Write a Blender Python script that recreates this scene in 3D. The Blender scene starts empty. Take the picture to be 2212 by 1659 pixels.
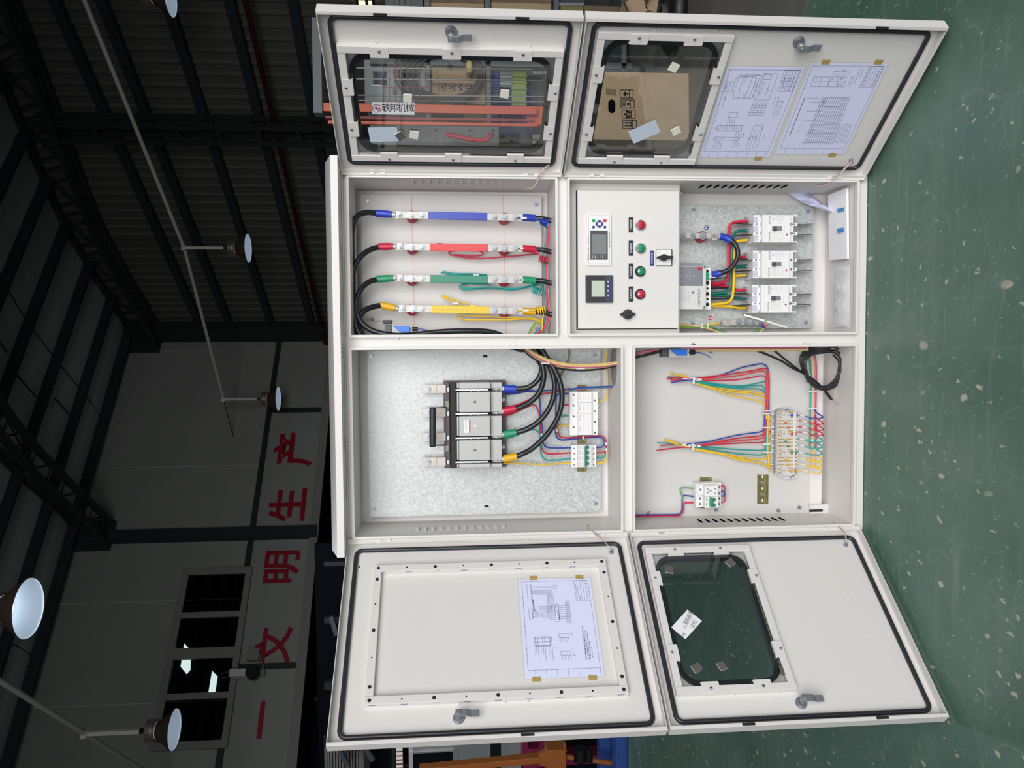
import bpy, bmesh, math, random
from mathutils import Vector, Matrix
random.seed(7)
sc = bpy.context.scene
COL = sc.collection
# ------------------------------------------------------------------ camera
# The phone was turned on its side: world up points to the left of the picture.
W_IMG, H_IMG = 2212.0, 1659.0
FPX = 1661.09
CAM = Vector((0.00315, -2.22794, 1.21192))
YAW, PITCH, ROLL = -0.0478249, -0.0787779, -0.0112869
def _axes():
    ca, sa, cb, sb = math.cos(YAW), math.sin(YAW), math.cos(PITCH), math.sin(PITCH)
    fwd = Vector((sa*cb, ca*cb, sb)); right = Vector((ca, -sa, 0)); up = right.cross(fwd)
    r = right*math.cos(ROLL) + up*math.sin(ROLL); u = -right*math.sin(ROLL) + up*math.cos(ROLL)
    return r, u, fwd
AR, AU, AF = _axes()
cd = bpy.data.cameras.new('camera'); cam = bpy.data.objects.new('camera', cd); COL.objects.link(cam)
cd.sensor_fit = 'HORIZONTAL'; cd.sensor_width = 36.0; cd.lens = 36.0*FPX/W_IMG
cd.clip_start = 0.05; cd.clip_end = 200
cx, cy, cz = -AU, AR, -AF      # picture right = world down, picture up = world right
m = Matrix((cx, cy, cz)).transposed().to_4x4(); m.translation = CAM
cam.matrix_world = m
sc.camera = cam
# ------------------------------------------------------------------ world, light, exposure
w = bpy.data.worlds.new('world'); sc.world = w; w.use_nodes = True
bg = w.node_tree.nodes['Background']; bg.inputs[0].default_value = (0.80, 0.90, 1.0, 1); bg.inputs[1].default_value = 0.045
def area(name, loc, target, sx, sy, energy, color=(1, 1, 1), spread=180):
    l = bpy.data.lights.new(name, 'AREA'); l.shape = 'RECTANGLE'; l.size = sx; l.size_y = sy
    l.energy = energy; l.color = color; l.spread = math.radians(spread)
    o = bpy.data.objects.new(name, l); COL.objects.link(o); o.location = loc
    o.rotation_euler = (Vector(target)-Vector(loc)).to_track_quat('-Z', 'Y').to_euler()
    return o
# daylight through the big open gate behind the photographer, a little to the right
area('gate_daylight', (0.95, -5.8, 2.9), (-0.05, 0.0, 0.4), 6.0, 4.2, 182, (1.0, 0.985, 0.985), 100)
sc.view_settings.view_transform = 'Standard'; sc.view_settings.look = 'None'
sc.view_settings.gamma = 1.0; sc.view_settings.use_curve_mapping = False
sc.view_settings.exposure = 0.0
# ------------------------------------------------------------------ geometry helpers
def ray(px, py):
    return AF + AR*((H_IMG-py-829.5)/FPX) - AU*((px-1106.0)/FPX)
def on_plane(px, py, p0, n):
    d = ray(px, py); return CAM + d*(((p0-CAM).dot(n))/d.dot(n))
class Frame:
    """flat surface: x to the right, y up, z towards the viewer; at() turns a picture point into x, y on it"""
    def __init__(s, o, x, y):
        s.o = Vector(o); s.x = Vector(x).normalized(); s.y = Vector(y).normalized(); s.z = s.x.cross(s.y)
        s.m = Matrix((s.x, s.y, s.z)).transposed().to_4x4(); s.m.translation = s.o
    def at(s, px, py, z=0.0):
        q = on_plane(px, py, s.o+s.z*z, s.z) - s.o
        return q.dot(s.x), q.dot(s.y)
    def p3(s, px, py, z=0.0):
        a = s.at(px, py, z); return (a[0], a[1], z)
    def off(s, z):
        return Frame(s.o+s.z*z, s.x, s.y)
def crop(x0, y0, k):
    return lambda x, y: (x0+x/k, y0+y/k)
KN = crop(900, 810, 7.9); KS = crop(1080, 750, 5.925); KP = crop(1250, 440, 6.382); KB = crop(1460, 460, 6.381)
KT = crop(1590, 870, 9.757); KO = crop(1440, 1020, 9.617); UR = crop(680, 340, 3.95); LR = crop(1200, 360, 3.16)
UL = crop(720, 720, 3.352); LL = crop(1340, 720, 3.457); DUL = crop(690, 1130, 2.873); DLL = crop(1340, 1130, 2.989)
DUR = crop(660, 0, 3.568); DLR = crop(1200, 0, 2.458); KA = crop(1110, 1240, 6.914); KE = crop(1500, 120, 5.144)
FC = Frame((0, 0, 0), (1, 0, 0), (0, 0, 1))            # cabinet front plane; depth inside is negative z
class G:
    """mesh collector in the local axes of a frame"""
    def __init__(s): s.v = []; s.f = []; s.mi = []; s.cur = 0; s.sm = []; s.smooth = False
    def add(s, vs, fs):
        b = len(s.v); s.v += [tuple(q) for q in vs]
        for f in fs: s.f.append([b+i for i in f]); s.mi.append(s.cur); s.sm.append(s.smooth)
        return s
    def box(s, x0, x1, y0, y1, z0, z1):
        if x0 > x1: x0, x1 = x1, x0
        if y0 > y1: y0, y1 = y1, y0
        if z0 > z1: z0, z1 = z1, z0
        return s.add([(x0, y0, z0), (x1, y0, z0), (x1, y1, z0), (x0, y1, z0), (x0, y0, z1), (x1, y0, z1), (x1, y1, z1), (x0, y1, z1)],
                     [(3, 2, 1, 0), (4, 5, 6, 7), (0, 1, 5, 4), (1, 2, 6, 5), (2, 3, 7, 6), (3, 0, 4, 7)])
    def prism(s, pts, z0, z1):
        n = len(pts); a = sum(pts[i][0]*pts[(i+1) % n][1]-pts[(i+1) % n][0]*pts[i][1] for i in range(n))
        if a < 0: pts = pts[::-1]
        return s.add([(p[0], p[1], z0) for p in pts]+[(p[0], p[1], z1) for p in pts],
                     [list(range(n))[::-1], list(range(n, 2*n))]+[(i, (i+1) % n, n+(i+1) % n, n+i) for i in range(n)])
    def cyl(s, x, y, z0, z1, r, n=14, r2=None):
        r2 = r if r2 is None else r2
        vs = [(x+r*math.cos(6.28319*i/n), y+r*math.sin(6.28319*i/n), z0) for i in range(n)] + \
             [(x+r2*math.cos(6.28319*i/n), y+r2*math.sin(6.28319*i/n), z1) for i in range(n)]
        s.add(vs, [list(range(n))[::-1], list(range(n, 2*n))])
        sm = s.smooth; s.smooth = n > 8; b = len(s.v)-2*n
        for i in range(n):
            s.f.append([b+i, b+(i+1) % n, b+n+(i+1) % n, b+n+i]); s.mi.append(s.cur); s.sm.append(s.smooth)
        s.smooth = sm; return s
    def lathe(s, prof, o=(0, 0, 0), ax=(0, 0, 1), n=24):
        ax = Vector(ax).normalized(); t = Vector((1, 0, 0)) if abs(ax.x) < .9 else Vector((0, 1, 0))
        e1 = ax.cross(t).normalized(); e2 = ax.cross(e1); o = Vector(o); vs = []; fs = []
        for r, h in prof:
            for i in range(n):
                a = 6.28319*i/n; vs.append(o+ax*h+(e1*math.cos(a)+e2*math.sin(a))*r)
        for j in range(len(prof)-1):
            for i in range(n):
                fs.append((j*n+i, j*n+(i+1) % n, (j+1)*n+(i+1) % n, (j+1)*n+i))
        sm = s.smooth; s.smooth = True; s.add(vs, fs); s.smooth = sm; return s
    def tube(s, pts, r, n=8, res=6, closed=False, caps=True):
        P = [Vector(p) for p in pts]
        if res > 1 and len(P) > 2:
            Q = []; m = len(P)
            rng = range(m) if closed else range(m-1)
            for i in rng:
                p0 = P[(i-1) % m] if closed or i > 0 else P[0]*2-P[1]
                p1 = P[i]; p2 = P[(i+1) % m]
                p3 = P[(i+2) % m] if closed or i < m-2 else P[-1]*2-P[-2]
                for k in range(res):
                    t = k/res
                    Q.append(.5*((2*p1)+(p2-p0)*t+(2*p0-5*p1+4*p2-p3)*t*t+(3*p1-p0-3*p2+p3)*t**3))
            if not closed: Q.append(P[-1])
            P = Q
        m = len(P); vs = []; fs = []; ref = None
        for i in range(m):
            a = P[(i+1) % m] if (closed or i < m-1) else P[i]; b = P[(i-1) % m] if (closed or i > 0) else P[i]
            d = (a-b)
            d = d.normalized() if d.length > 1e-9 else Vector((0, 0, 1))
            if ref is None: ref = d.orthogonal().normalized()
            ref = (ref-d*ref.dot(d)); ref = ref.normalized() if ref.length > 1e-6 else d.orthogonal().normalized()
            e2 = d.cross(ref)
            rr = r(i/(m-1)) if callable(r) else r
            for k in range(n):
                an = 6.28319*k/n; vs.append(P[i]+(ref*math.cos(an)+e2*math.sin(an))*rr)
        for i in range(m if closed else m-1):
            for k in range(n):
                fs.append((i*n+k, i*n+(k+1) % n, ((i+1) % m)*n+(k+1) % n, ((i+1) % m)*n+k))
        sm = s.smooth; s.smooth = True; s.add(vs, fs); s.smooth = sm
        if not closed and caps: s.add([vs[k] for k in range(n)], [list(range(n))[::-1]]); s.add(vs[-n:], [list(range(n))])
        return s
    def bar(s, a, b, w, h, up=(0, 0, 1)):
        a = Vector(a); b = Vector(b); d = (b-a).normalized(); u = Vector(up); e = d.cross(u)
        e = e.normalized() if e.length > 1e-5 else d.orthogonal().normalized(); u = e.cross(d)
        vs = [q+e*(i*w/2)+u*(j*h/2) for q in (a, b) for i, j in ((-1, -1), (1, -1), (1, 1), (-1, 1))]
        return s.add(vs, [(0, 1, 2, 3), (7, 6, 5, 4), (0, 4, 5, 1), (1, 5, 6, 2), (2, 6, 7, 3), (3, 7, 4, 0)])
    def plate(s, outer, holes, z0, z1):
        """flat sheet with holes cut through it"""
        bm = bmesh.new(); es = []; loops = [outer]+holes
        for lp in loops:
            vv = [bm.verts.new((p[0], p[1], 0)) for p in lp]
            es += [bm.edges.new((vv[i], vv[(i+1) % len(vv)])) for i in range(len(vv))]
        bmesh.ops.triangle_fill(bm, use_beauty=True, use_dissolve=False, edges=es, normal=(0, 0, 1))
        bm.verts.index_update(); V = [v.co.copy() for v in bm.verts]; F = [[v.index for v in f.verts] for f in bm.faces]
        F = [f if (V[f[1]]-V[f[0]]).cross(V[f[2]]-V[f[0]]).z > 0 else f[::-1] for f in F]; bm.free()
        s.add([(v.x, v.y, z1) for v in V], F); s.add([(v.x, v.y, z0) for v in V], [f[::-1] for f in F])
        for k, lp in enumerate(loops):
            n = len(lp); a = sum(lp[i][0]*lp[(i+1) % n][1]-lp[(i+1) % n][0]*lp[i][1] for i in range(n))
            l2 = lp if (a > 0) == (k == 0) else lp[::-1]
            s.add([(p[0], p[1], z0) for p in l2]+[(p[0], p[1], z1) for p in l2], [(i, (i+1) % n, n+(i+1) % n, n+i) for i in range(n)])
        return s
def rrect(x0, x1, y0, y1, r, n=6):
    o = []
    for cx_, cy_, a0 in ((x1-r, y1-r, 0), (x0+r, y1-r, 90), (x0+r, y0+r, 180), (x1-r, y0+r, 270)):
        for i in range(n+1):
            a = math.radians(a0+90*i/n); o.append((cx_+r*math.cos(a), cy_+r*math.sin(a)))
    return o
def rect(x0, x1, y0, y1): return [(x0, y0), (x1, y0), (x1, y1), (x0, y1)]
def offs(poly, d):
    n = len(poly); cx_ = sum(p[0] for p in poly)/n; cy_ = sum(p[1] for p in poly)/n; o = []
    for x, y in poly:
        o.append((x+d*(1 if x > cx_ else -1), y+d*(1 if y > cy_ else -1)))
    return o
WM = {}
def mesh(name, g, mats):
    me = bpy.data.meshes.new(name); me.from_pydata(g.v, [], g.f); 
    for mm in (mats if isinstance(mats, (list, tuple)) else [mats]): me.materials.append(MAT[mm] if isinstance(mm, str) else mm)
    me.polygons.foreach_set('material_index', g.mi); me.polygons.foreach_set('use_smooth', g.sm); me.update()
    return me
def put(name, me, M, parent=None):
    o = bpy.data.objects.new(name, me); COL.objects.link(o)
    if parent is not None: o.parent = parent; o.matrix_local = WM[parent.name].inverted() @ M
    else: o.matrix_local = M
    WM[o.name] = M; return o
def tag(o, label=None, cat=None, group=None, kind=None):
    if label: o['label'] = label
    if cat: o['category'] = cat
    if group: o['group'] = group
    if kind: o['kind'] = kind
    return o
def part(name, g, mats, fr=None, parent=None, bevel=0, label=None):
    """one mesh object, its origin at the middle of the geometry"""
    fr = fr or WORLD
    lo = [min(v[i] for v in g.v) for i in range(3)]; hi = [max(v[i] for v in g.v) for i in range(3)]
    c = Vector(((lo[0]+hi[0])/2, (lo[1]+hi[1])/2, (lo[2]+hi[2])/2))
    g.v = [(v[0]-c.x, v[1]-c.y, v[2]-c.z) for v in g.v]
    o = put(name, mesh(name, g, mats), fr.m @ Matrix.Translation(c), parent)
    if bevel:
        b = o.modifiers.new('bevel', 'BEVEL'); b.width = bevel; b.segments = 2; b.limit_method = 'ANGLE'; b.angle_limit = math.radians(40)
        for p in o.data.polygons: p.use_smooth = True
        o.modifiers.new('wn', 'WEIGHTED_NORMAL')
    if label: o['label'] = label
    return o
def thing(name, loc, label, cat, group=None, kind=None):
    o = bpy.data.objects.new(name, None); COL.objects.link(o); o.empty_display_size = .05
    M = Matrix.Translation(Vector(loc)); o.matrix_local = M; WM[o.name] = M
    return tag(o, label, cat, group, kind)
class _W: m = Matrix.Identity(4)
WORLD = _W()
def text_mesh(s, size, mat, bold=0.0, spacing=1.0):
    cu = bpy.data.curves.new('t', 'FONT'); cu.body = s; cu.size = size; cu.align_x = 'CENTER'; cu.align_y = 'CENTER'
    cu.offset = bold; cu.space_character = spacing; cu.resolution_u = 2
    ob = bpy.data.objects.new('t', cu); COL.objects.link(ob)
    dg = bpy.context.evaluated_depsgraph_get(); me = bpy.data.meshes.new_from_object(ob.evaluated_get(dg))
    bpy.data.objects.remove(ob); me.materials.clear(); me.materials.append(MAT[mat]); return me
def text(name, s, fr, x, y, z, size, mat, parent, rot=0, bold=0.0, sx=1.0, spacing=1.0):
    me = text_mesh(s, size, mat, bold, spacing)
    return put(name, me, fr.m @ Matrix.Translation((x, y, z)) @ Matrix.Rotation(rot, 4, 'Z') @ Matrix.Diagonal((sx, 1, 1, 1)), parent)
# ------------------------------------------------------------------ materials
MAT = {}
def srgb(r, g, b):
    f = lambda c: (c/255/12.92) if c/255 <= .04045 else ((c/255+.055)/1.055)**2.4
    return (f(r), f(g), f(b), 1)
def mat(name, col, rough=.5, metal=0, bump=0, bscale=200, var=0, vscale=8, spec=.5, emit=0, coat=0):
    m = bpy.data.materials.new(name); m.use_nodes = True; nt = m.node_tree; b = nt.nodes['Principled BSDF']
    c = srgb(*col); b.inputs['Base Color'].default_value = c; b.inputs['Roughness'].default_value = rough
    b.inputs['Metallic'].default_value = metal; b.inputs['Specular IOR Level'].default_value = spec
    b.inputs['Coat Weight'].default_value = coat
    if emit: b.inputs['Emission Color'].default_value = c; b.inputs['Emission Strength'].default_value = emit
    if var or bump:
        tc = nt.nodes.new('ShaderNodeTexCoord')
    if var:
        n = nt.nodes.new('ShaderNodeTexNoise'); n.inputs['Scale'].default_value = vscale; n.inputs['Detail'].default_value = 6
        nt.links.new(tc.outputs['Object'], n.inputs['Vector'])
        r = nt.nodes.new('ShaderNodeMapRange'); r.inputs[1].default_value = .3; r.inputs[2].default_value = .7; r.inputs[3].default_value = 1-var; r.inputs[4].default_value = 1+var
        nt.links.new(n.outputs[0], r.inputs[0])
        mx = nt.nodes.new('ShaderNodeVectorMath'); mx.operation = 'SCALE'; mx.inputs[0].default_value = c[:3]
        nt.links.new(r.outputs[0], mx.inputs['Scale']); nt.links.new(mx.outputs[0], b.inputs['Base Color'])
    if bump:
        n2 = nt.nodes.new('ShaderNodeTexNoise'); n2.inputs['Scale'].default_value = bscale; n2.inputs['Detail'].default_value = 2
        nt.links.new(tc.outputs['Object'], n2.inputs['Vector'])
        bp = nt.nodes.new('ShaderNodeBump'); bp.inputs['Strength'].default_value = bump; bp.inputs['Distance'].default_value = .0006
        nt.links.new(n2.outputs[0], bp.inputs['Height']); nt.links.new(bp.outputs[0], b.inputs['Normal'])
    MAT[name] = m; return m
mat('paint', (223, 220, 217), .42, bump=.25, bscale=700)
mat('plate_paint', (206, 204, 202), .5, bump=.15, bscale=300, var=.02, vscale=5)
mat('zinc', (158, 163, 170), .38, .6, var=.06, vscale=60)
mat('steel', (184, 186, 190), .3, .9)
mat('tin', (196, 190, 182), .5, .35, var=.06, vscale=60)
mat('dark_steel', (60, 62, 66), .4, .7)
mat('rubber', (38, 40, 46), .42, spec=.6)
mat('cable_black', (26, 28, 33), .38, spec=.6)
mat('black', (22, 22, 25), .45)
mat('black_plastic', (40, 41, 45), .38, bump=.2, bscale=900)
mat('hole', (6, 6, 8), .9, spec=0)
mat('slot_dark', (30, 30, 34), .8)
mat('white_plastic', (236, 235, 234), .38)
mat('grey_plastic', (190, 191, 188), .42)
mat('light_grey', (214, 214, 212), .45)
mat('mid_grey', (128, 131, 138), .45)
mat('dark_grey', (72, 74, 79), .45)
mat('maroon', (74, 56, 62), .4, var=.08, vscale=30)
mat('blue', (38, 66, 190), .4); mat('red', (200, 30, 60), .42); mat('green', (34, 150, 106), .42); mat('yellow', (232, 178, 28), .42)
mat('sleeve_blue', (36, 64, 178), .32); mat('sleeve_red', (226, 62, 66), .4); mat('sleeve_green', (40, 138, 110), .4); mat('sleeve_yellow', (232, 200, 40), .4)
mat('w_blue', (34, 66, 170), .4); mat('w_red', (206, 36, 66), .4); mat('w_teal', (26, 158, 152), .4); mat('w_yellow', (240, 196, 40), .4)
mat('w_green', (20, 116, 104), .4); mat('w_lime', (96, 164, 96), .42); mat('w_pink', (192, 104, 132), .4); mat('w_beige', (224, 196, 128), .4); mat('w_white', (226, 224, 224), .45)
mat('standoff_red', (178, 34, 56), .35)
mat('paper', (219, 223, 252), .7, spec=.2); mat('film', (212, 211, 206), .25); mat('tape', (178, 150, 92), .5)
mat('ink', (58, 60, 104), .7, spec=.1); mat('ink_black', (38, 38, 42), .7, spec=.1); mat('ink_grey', (150, 152, 178), .7, spec=.1); mat('ink_red', (204, 42, 56), .6)
mat('foam_dark', (92, 88, 86), .9); mat('foam_white', (226, 228, 214), .7, emit=0)
mat('sticker_blue', (196, 210, 226), .6)
mat('brass_zinc', (150, 142, 96), .3, .85, var=.2, vscale=60)
mat('brass', (222, 190, 100), .35, .6); mat('olive_zinc', (116, 116, 96), .4, .6)
mat('cardboard', (176, 154, 126), .85, var=.06, vscale=12, spec=.1); mat('cardboard_dark', (120, 104, 88), .85, var=.08, vscale=10, spec=.1)
mat('orange', (214, 92, 48), .42, var=.05, vscale=12); mat('orange_dull', (176, 104, 52), .45, var=.06, vscale=12)
mat('magenta', (152, 44, 84), .4); mat('blue_paint', (52, 86, 160), .42, var=.05, vscale=10)
mat('rack_grey', (96, 104, 108), .5, .2); mat('machine_grey', (150, 156, 158), .5, var=.03, vscale=6); mat('machine_dark', (60, 66, 70), .5)
mat('screen', (128, 134, 132), .18); mat('lcd', (196, 204, 190), .2)
mat('red_glow', (214, 40, 66), .2, coat=.6); mat('green_glow', (28, 150, 112), .2, coat=.6)
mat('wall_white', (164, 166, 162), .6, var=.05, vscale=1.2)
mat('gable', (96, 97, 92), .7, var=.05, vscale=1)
mat('girt', (44, 52, 58), .6, var=.1, vscale=6)
mat('roof', (196, 200, 198), .7, var=.06, vscale=1)
mat('truss', (52, 56, 56), .6, .1)
mat('void', (18, 22, 30), .8, spec=.1)  # near-black colour stands in for unlit space in recesses and openings
mat('red_pipe', (64, 16, 22), .5)
mat('slogan_red', (170, 6, 42), .6)
mat('frame_grey', (150, 150, 146), .5)
mat('pipe_white', (226, 220, 208), .5)
mat('lamp_alu', (170, 160, 152), .4, .7); mat('lamp_brown', (84, 68, 60), .45, .3)
mat('concrete', (104, 104, 100), .55, var=.1, vscale=5)
mat('mesh_red', (150, 70, 80), .5); mat('rod_grey', (150, 152, 150), .4, .5)
mat('lime_sheet', (150, 168, 84), .6); mat('label_white', (238, 238, 242), .5)
mat('sign_blue', (40, 50, 130), .4)
def emis(name, col, s):
    m = bpy.data.materials.new(name); m.use_nodes = True; nt = m.node_tree; nt.nodes.remove(nt.nodes['Principled BSDF'])
    e = nt.nodes.new('ShaderNodeEmission'); e.inputs[0].default_value = srgb(*col); e.inputs[1].default_value = s
    nt.links.new(e.outputs[0], nt.nodes['Material Output'].inputs[0]); MAT[name] = m
emis('led', (245, 250, 255), 7); emis('led_far', (204, 226, 250), 1.3); emis('window_glow', (250, 250, 240), 3.0); emis('daylight', (255, 250, 205), 1.2); emis('daylight_warm', (255, 236, 226), .55)
def glass(name, tint, ior=1.45, rough=.02):
    m = bpy.data.materials.new(name); m.use_nodes = True; nt = m.node_tree; nt.nodes.remove(nt.nodes['Principled BSDF'])
    t = nt.nodes.new('ShaderNodeBsdfTransparent'); t.inputs[0].default_value = (*tint, 1)
    gl = nt.nodes.new('ShaderNodeBsdfGlossy'); gl.inputs['Roughness'].default_value = rough
    fr = nt.nodes.new('ShaderNodeFresnel'); fr.inputs[0].default_value = ior
    mx = nt.nodes.new('ShaderNodeMixShader'); nt.links.new(fr.outputs[0], mx.inputs[0]); nt.links.new(t.outputs[0], mx.inputs[1]); nt.links.new(gl.outputs[0], mx.inputs[2])
    nt.links.new(mx.outputs[0], nt.nodes['Material Output'].inputs[0]); MAT[name] = m
glass('glass', (.955, .97, .965)); glass('clear_plastic', (.96, .96, .97), 1.25, .2); glass('window_glass', (.5, .55, .58)); glass('pvc_film', (.86, .86, .87), 1.3, .15)
def galv():
    m = bpy.data.materials.new('galvanised'); m.use_nodes = True; nt = m.node_tree; b = nt.nodes['Principled BSDF']; L = nt.links.new
    tc = nt.nodes.new('ShaderNodeTexCoord'); v = nt.nodes.new('ShaderNodeTexVoronoi'); v.inputs['Scale'].default_value = 190; L(tc.outputs['Object'], v.inputs['Vector'])
    n = nt.nodes.new('ShaderNodeTexNoise'); n.inputs['Scale'].default_value = 90; n.inputs['Detail'].default_value = 4; L(tc.outputs['Object'], n.inputs['Vector'])
    mx = nt.nodes.new('ShaderNodeMix'); mx.data_type = 'FLOAT'; mx.inputs[0].default_value = .5; L(v.outputs['Color'], mx.inputs[2]); L(n.outputs[0], mx.inputs[3])
    r = nt.nodes.new('ShaderNodeValToRGB'); r.color_ramp.elements[0].position = .25; r.color_ramp.elements[0].color = srgb(172, 176, 176); r.color_ramp.elements[1].position = .75; r.color_ramp.elements[1].color = srgb(208, 212, 211)
    L(mx.outputs[0], r.inputs[0]); L(r.outputs[0], b.inputs['Base Color'])
    r2 = nt.nodes.new('ShaderNodeMapRange'); r2.inputs[3].default_value = .42; r2.inputs[4].default_value = .62; L(mx.outputs[0], r2.inputs[0]); L(r2.outputs[0], b.inputs['Roughness'])
    b.inputs['Metallic'].default_value = .5
    bp = nt.nodes.new('ShaderNodeBump'); bp.inputs['Strength'].default_value = .18; bp.inputs['Distance'].default_value = .001; L(mx.outputs[0], bp.inputs['Height']); L(bp.outputs[0], b.inputs['Normal'])
    MAT['galvanised'] = m
galv()
def floor_mat():
    m = bpy.data.materials.new('green_floor'); m.use_nodes = True; nt = m.node_tree; b = nt.nodes['Principled BSDF']; L = nt.links.new
    N = lambda t: nt.nodes.new('ShaderNodeTex'+t)
    ge = nt.nodes.new('ShaderNodeNewGeometry')
    def mp(rot, sc):
        q = nt.nodes.new('ShaderNodeMapping'); q.inputs['Rotation'].default_value[2] = rot; q.inputs['Scale'].default_value = sc; L(ge.outputs['Position'], q.inputs[0]); return q
    def ramp(src, p0, c0, p1, c1):
        r = nt.nodes.new('ShaderNodeValToRGB'); r.color_ramp.elements[0].position = p0; r.color_ramp.elements[0].color = c0; r.color_ramp.elements[1].position = p1; r.color_ramp.elements[1].color = c1
        L(src, r.inputs[0]); return r.outputs[0]
    def mix(f, a, c):
        x = nt.nodes.new('ShaderNodeMix'); x.data_type = 'RGBA'; L(f, x.inputs[0])
        L(a, x.inputs[6])
        if isinstance(c, tuple): x.inputs[7].default_value = c
        else: L(c, x.inputs[7])
        return x.outputs[2]
    n1 = N('Noise'); n1.inputs['Scale'].default_value = 2.2; n1.inputs['Detail'].default_value = 8; n1.inputs['Roughness'].default_value = .62; L(mp(0, (1, 1, 1)).outputs[0], n1.inputs['Vector'])
    base = ramp(n1.outputs[0], .3, srgb(66, 104, 90), .72, srgb(104, 130, 119))
    # wiped dusty streaks, two directions
    for rot, sc_, lo, hi, c in ((.5, (2.2, 26, 1), .60, .78, srgb(138, 152, 140)), (-.75, (3, 40, 1), .62, .78, srgb(144, 156, 144)), (1.25, (1.2, 9, 1), .54, .8, srgb(116, 136, 122))):
        n = N('Noise'); n.inputs['Scale'].default_value = 1.0; n.inputs['Detail'].default_value = 7; n.inputs['Roughness'].default_value = .6; L(mp(rot, sc_).outputs[0], n.inputs['Vector'])
        f = ramp(n.outputs[0], lo, (0, 0, 0, 1), hi, (.55, .55, .55, 1)); base = mix(f, base, c)
    # chipped paint flecks
    for scl, thr, c in ((9, .12, srgb(178, 172, 158)), (21, .17, srgb(196, 196, 180)), (42, .2, srgb(190, 196, 180)), (90, .2, srgb(160, 174, 160))):
        nz = N('Noise'); nz.inputs['Scale'].default_value = scl*2; L(ge.outputs['Position'], nz.inputs['Vector'])
        ad = nt.nodes.new('ShaderNodeVectorMath'); ad.operation = 'MULTIPLY_ADD'; ad.inputs[1].default_value = (.03, .03, 0); L(nz.outputs['Color'], ad.inputs[0]); L(ge.outputs['Position'], ad.inputs[2])
        mpp = nt.nodes.new('ShaderNodeMapping'); mpp.inputs['Scale'].default_value = (1, .55, 1); mpp.inputs['Rotation'].default_value[2] = .6; L(ad.outputs[0], mpp.inputs[0])
        v = N('Voronoi'); v.inputs['Scale'].default_value = scl; L(mpp.outputs[0], v.inputs['Vector'])
        f1 = ramp(v.outputs['Distance'], thr*.6, (1, 1, 1, 1), thr, (0, 0, 0, 1))
        sep = nt.nodes.new('ShaderNodeSeparateColor'); L(v.outputs['Color'], sep.inputs[0])
        f2 = ramp(sep.outputs[0], .66, (0, 0, 0, 1), .7, (.8, .8, .8, 1))
        mu = nt.nodes.new('ShaderNodeMath'); mu.operation = 'MULTIPLY'; L(f1, mu.inputs[0]); L(f2, mu.inputs[1])
        base = mix(mu.outputs[0], base, c)
    # fine curved scratches
    for rot, sc_, wd, op, c in ((.3, (1.1, 2.6, 1), .0028, .16, srgb(168, 178, 166)), (-.9, (2.4, .9, 1), .0024, .14, srgb(160, 172, 160)), (.9, (5, 1.6, 1), .003, .12, srgb(150, 164, 152))):
        n = N('Noise'); n.inputs['Scale'].default_value = 1.6; n.inputs['Detail'].default_value = 3; n.inputs['Roughness'].default_value = .45; L(mp(rot, sc_).outputs[0], n.inputs['Vector'])
        s1 = nt.nodes.new('ShaderNodeMath'); s1.operation = 'SUBTRACT'; s1.inputs[1].default_value = .5; L(n.outputs[0], s1.inputs[0])
        s2 = nt.nodes.new('ShaderNodeMath'); s2.operation = 'ABSOLUTE'; L(s1.outputs[0], s2.inputs[0])
        f = ramp(s2.outputs[0], 0, (op, op, op, 1), wd, (0, 0, 0, 1)); base = mix(f, base, c)
    L(base, b.inputs['Base Color']); b.inputs['Roughness'].default_value = .42
    MAT['green_floor'] = m
floor_mat()
# ------------------------------------------------------------------ room
ZF = -0.034
UPV = Vector((0, 0, 1))
g = G(); g.box(-30, 30, -9, 32, ZF-.2, ZF)
tag(part('floor', g, 'green_floor'), 'green painted workshop floor with scratches and paint chips', None, kind='structure')
def on_floor(px, py, z=ZF): return on_plane(px, py, Vector((0, 0, z)), UPV)
# bare concrete strip beside the painted area on the right
q0 = on_floor(1747, 0); q1 = on_floor(1735, 39); dd = (q1-q0).normalized(); nn = Vector((-dd.y, dd.x, 0))
if nn.x < 0: nn = -nn
g = G(); aa = q0-dd*.9
g.prism([tuple((aa)[:2]), tuple((aa+dd*2.6)[:2]), tuple((aa+dd*2.6+nn*7)[:2]), tuple((aa+nn*7)[:2])], ZF+.0005, ZF+.004)
tag(part('floor_concrete', g, 'concrete'), 'bare grey concrete strip beside the green floor paint', None, kind='structure')
AN = math.radians(36.5)
GA = Vector((-math.sin(AN), math.cos(AN), 0)); GB = Vector((math.cos(AN), math.sin(AN), 0))
KC = CAM + ray(700, 715)*17.0; KC.z = 0
FG = Frame(KC, -GA, UPV)       # end wall on the right of the hall: x runs from the corner towards the viewer
FL = Frame(KC, GB, UPV)        # white long wall on the left: x is negative away from the corner
EAVE = FL.at(280, 712)[1]
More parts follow.
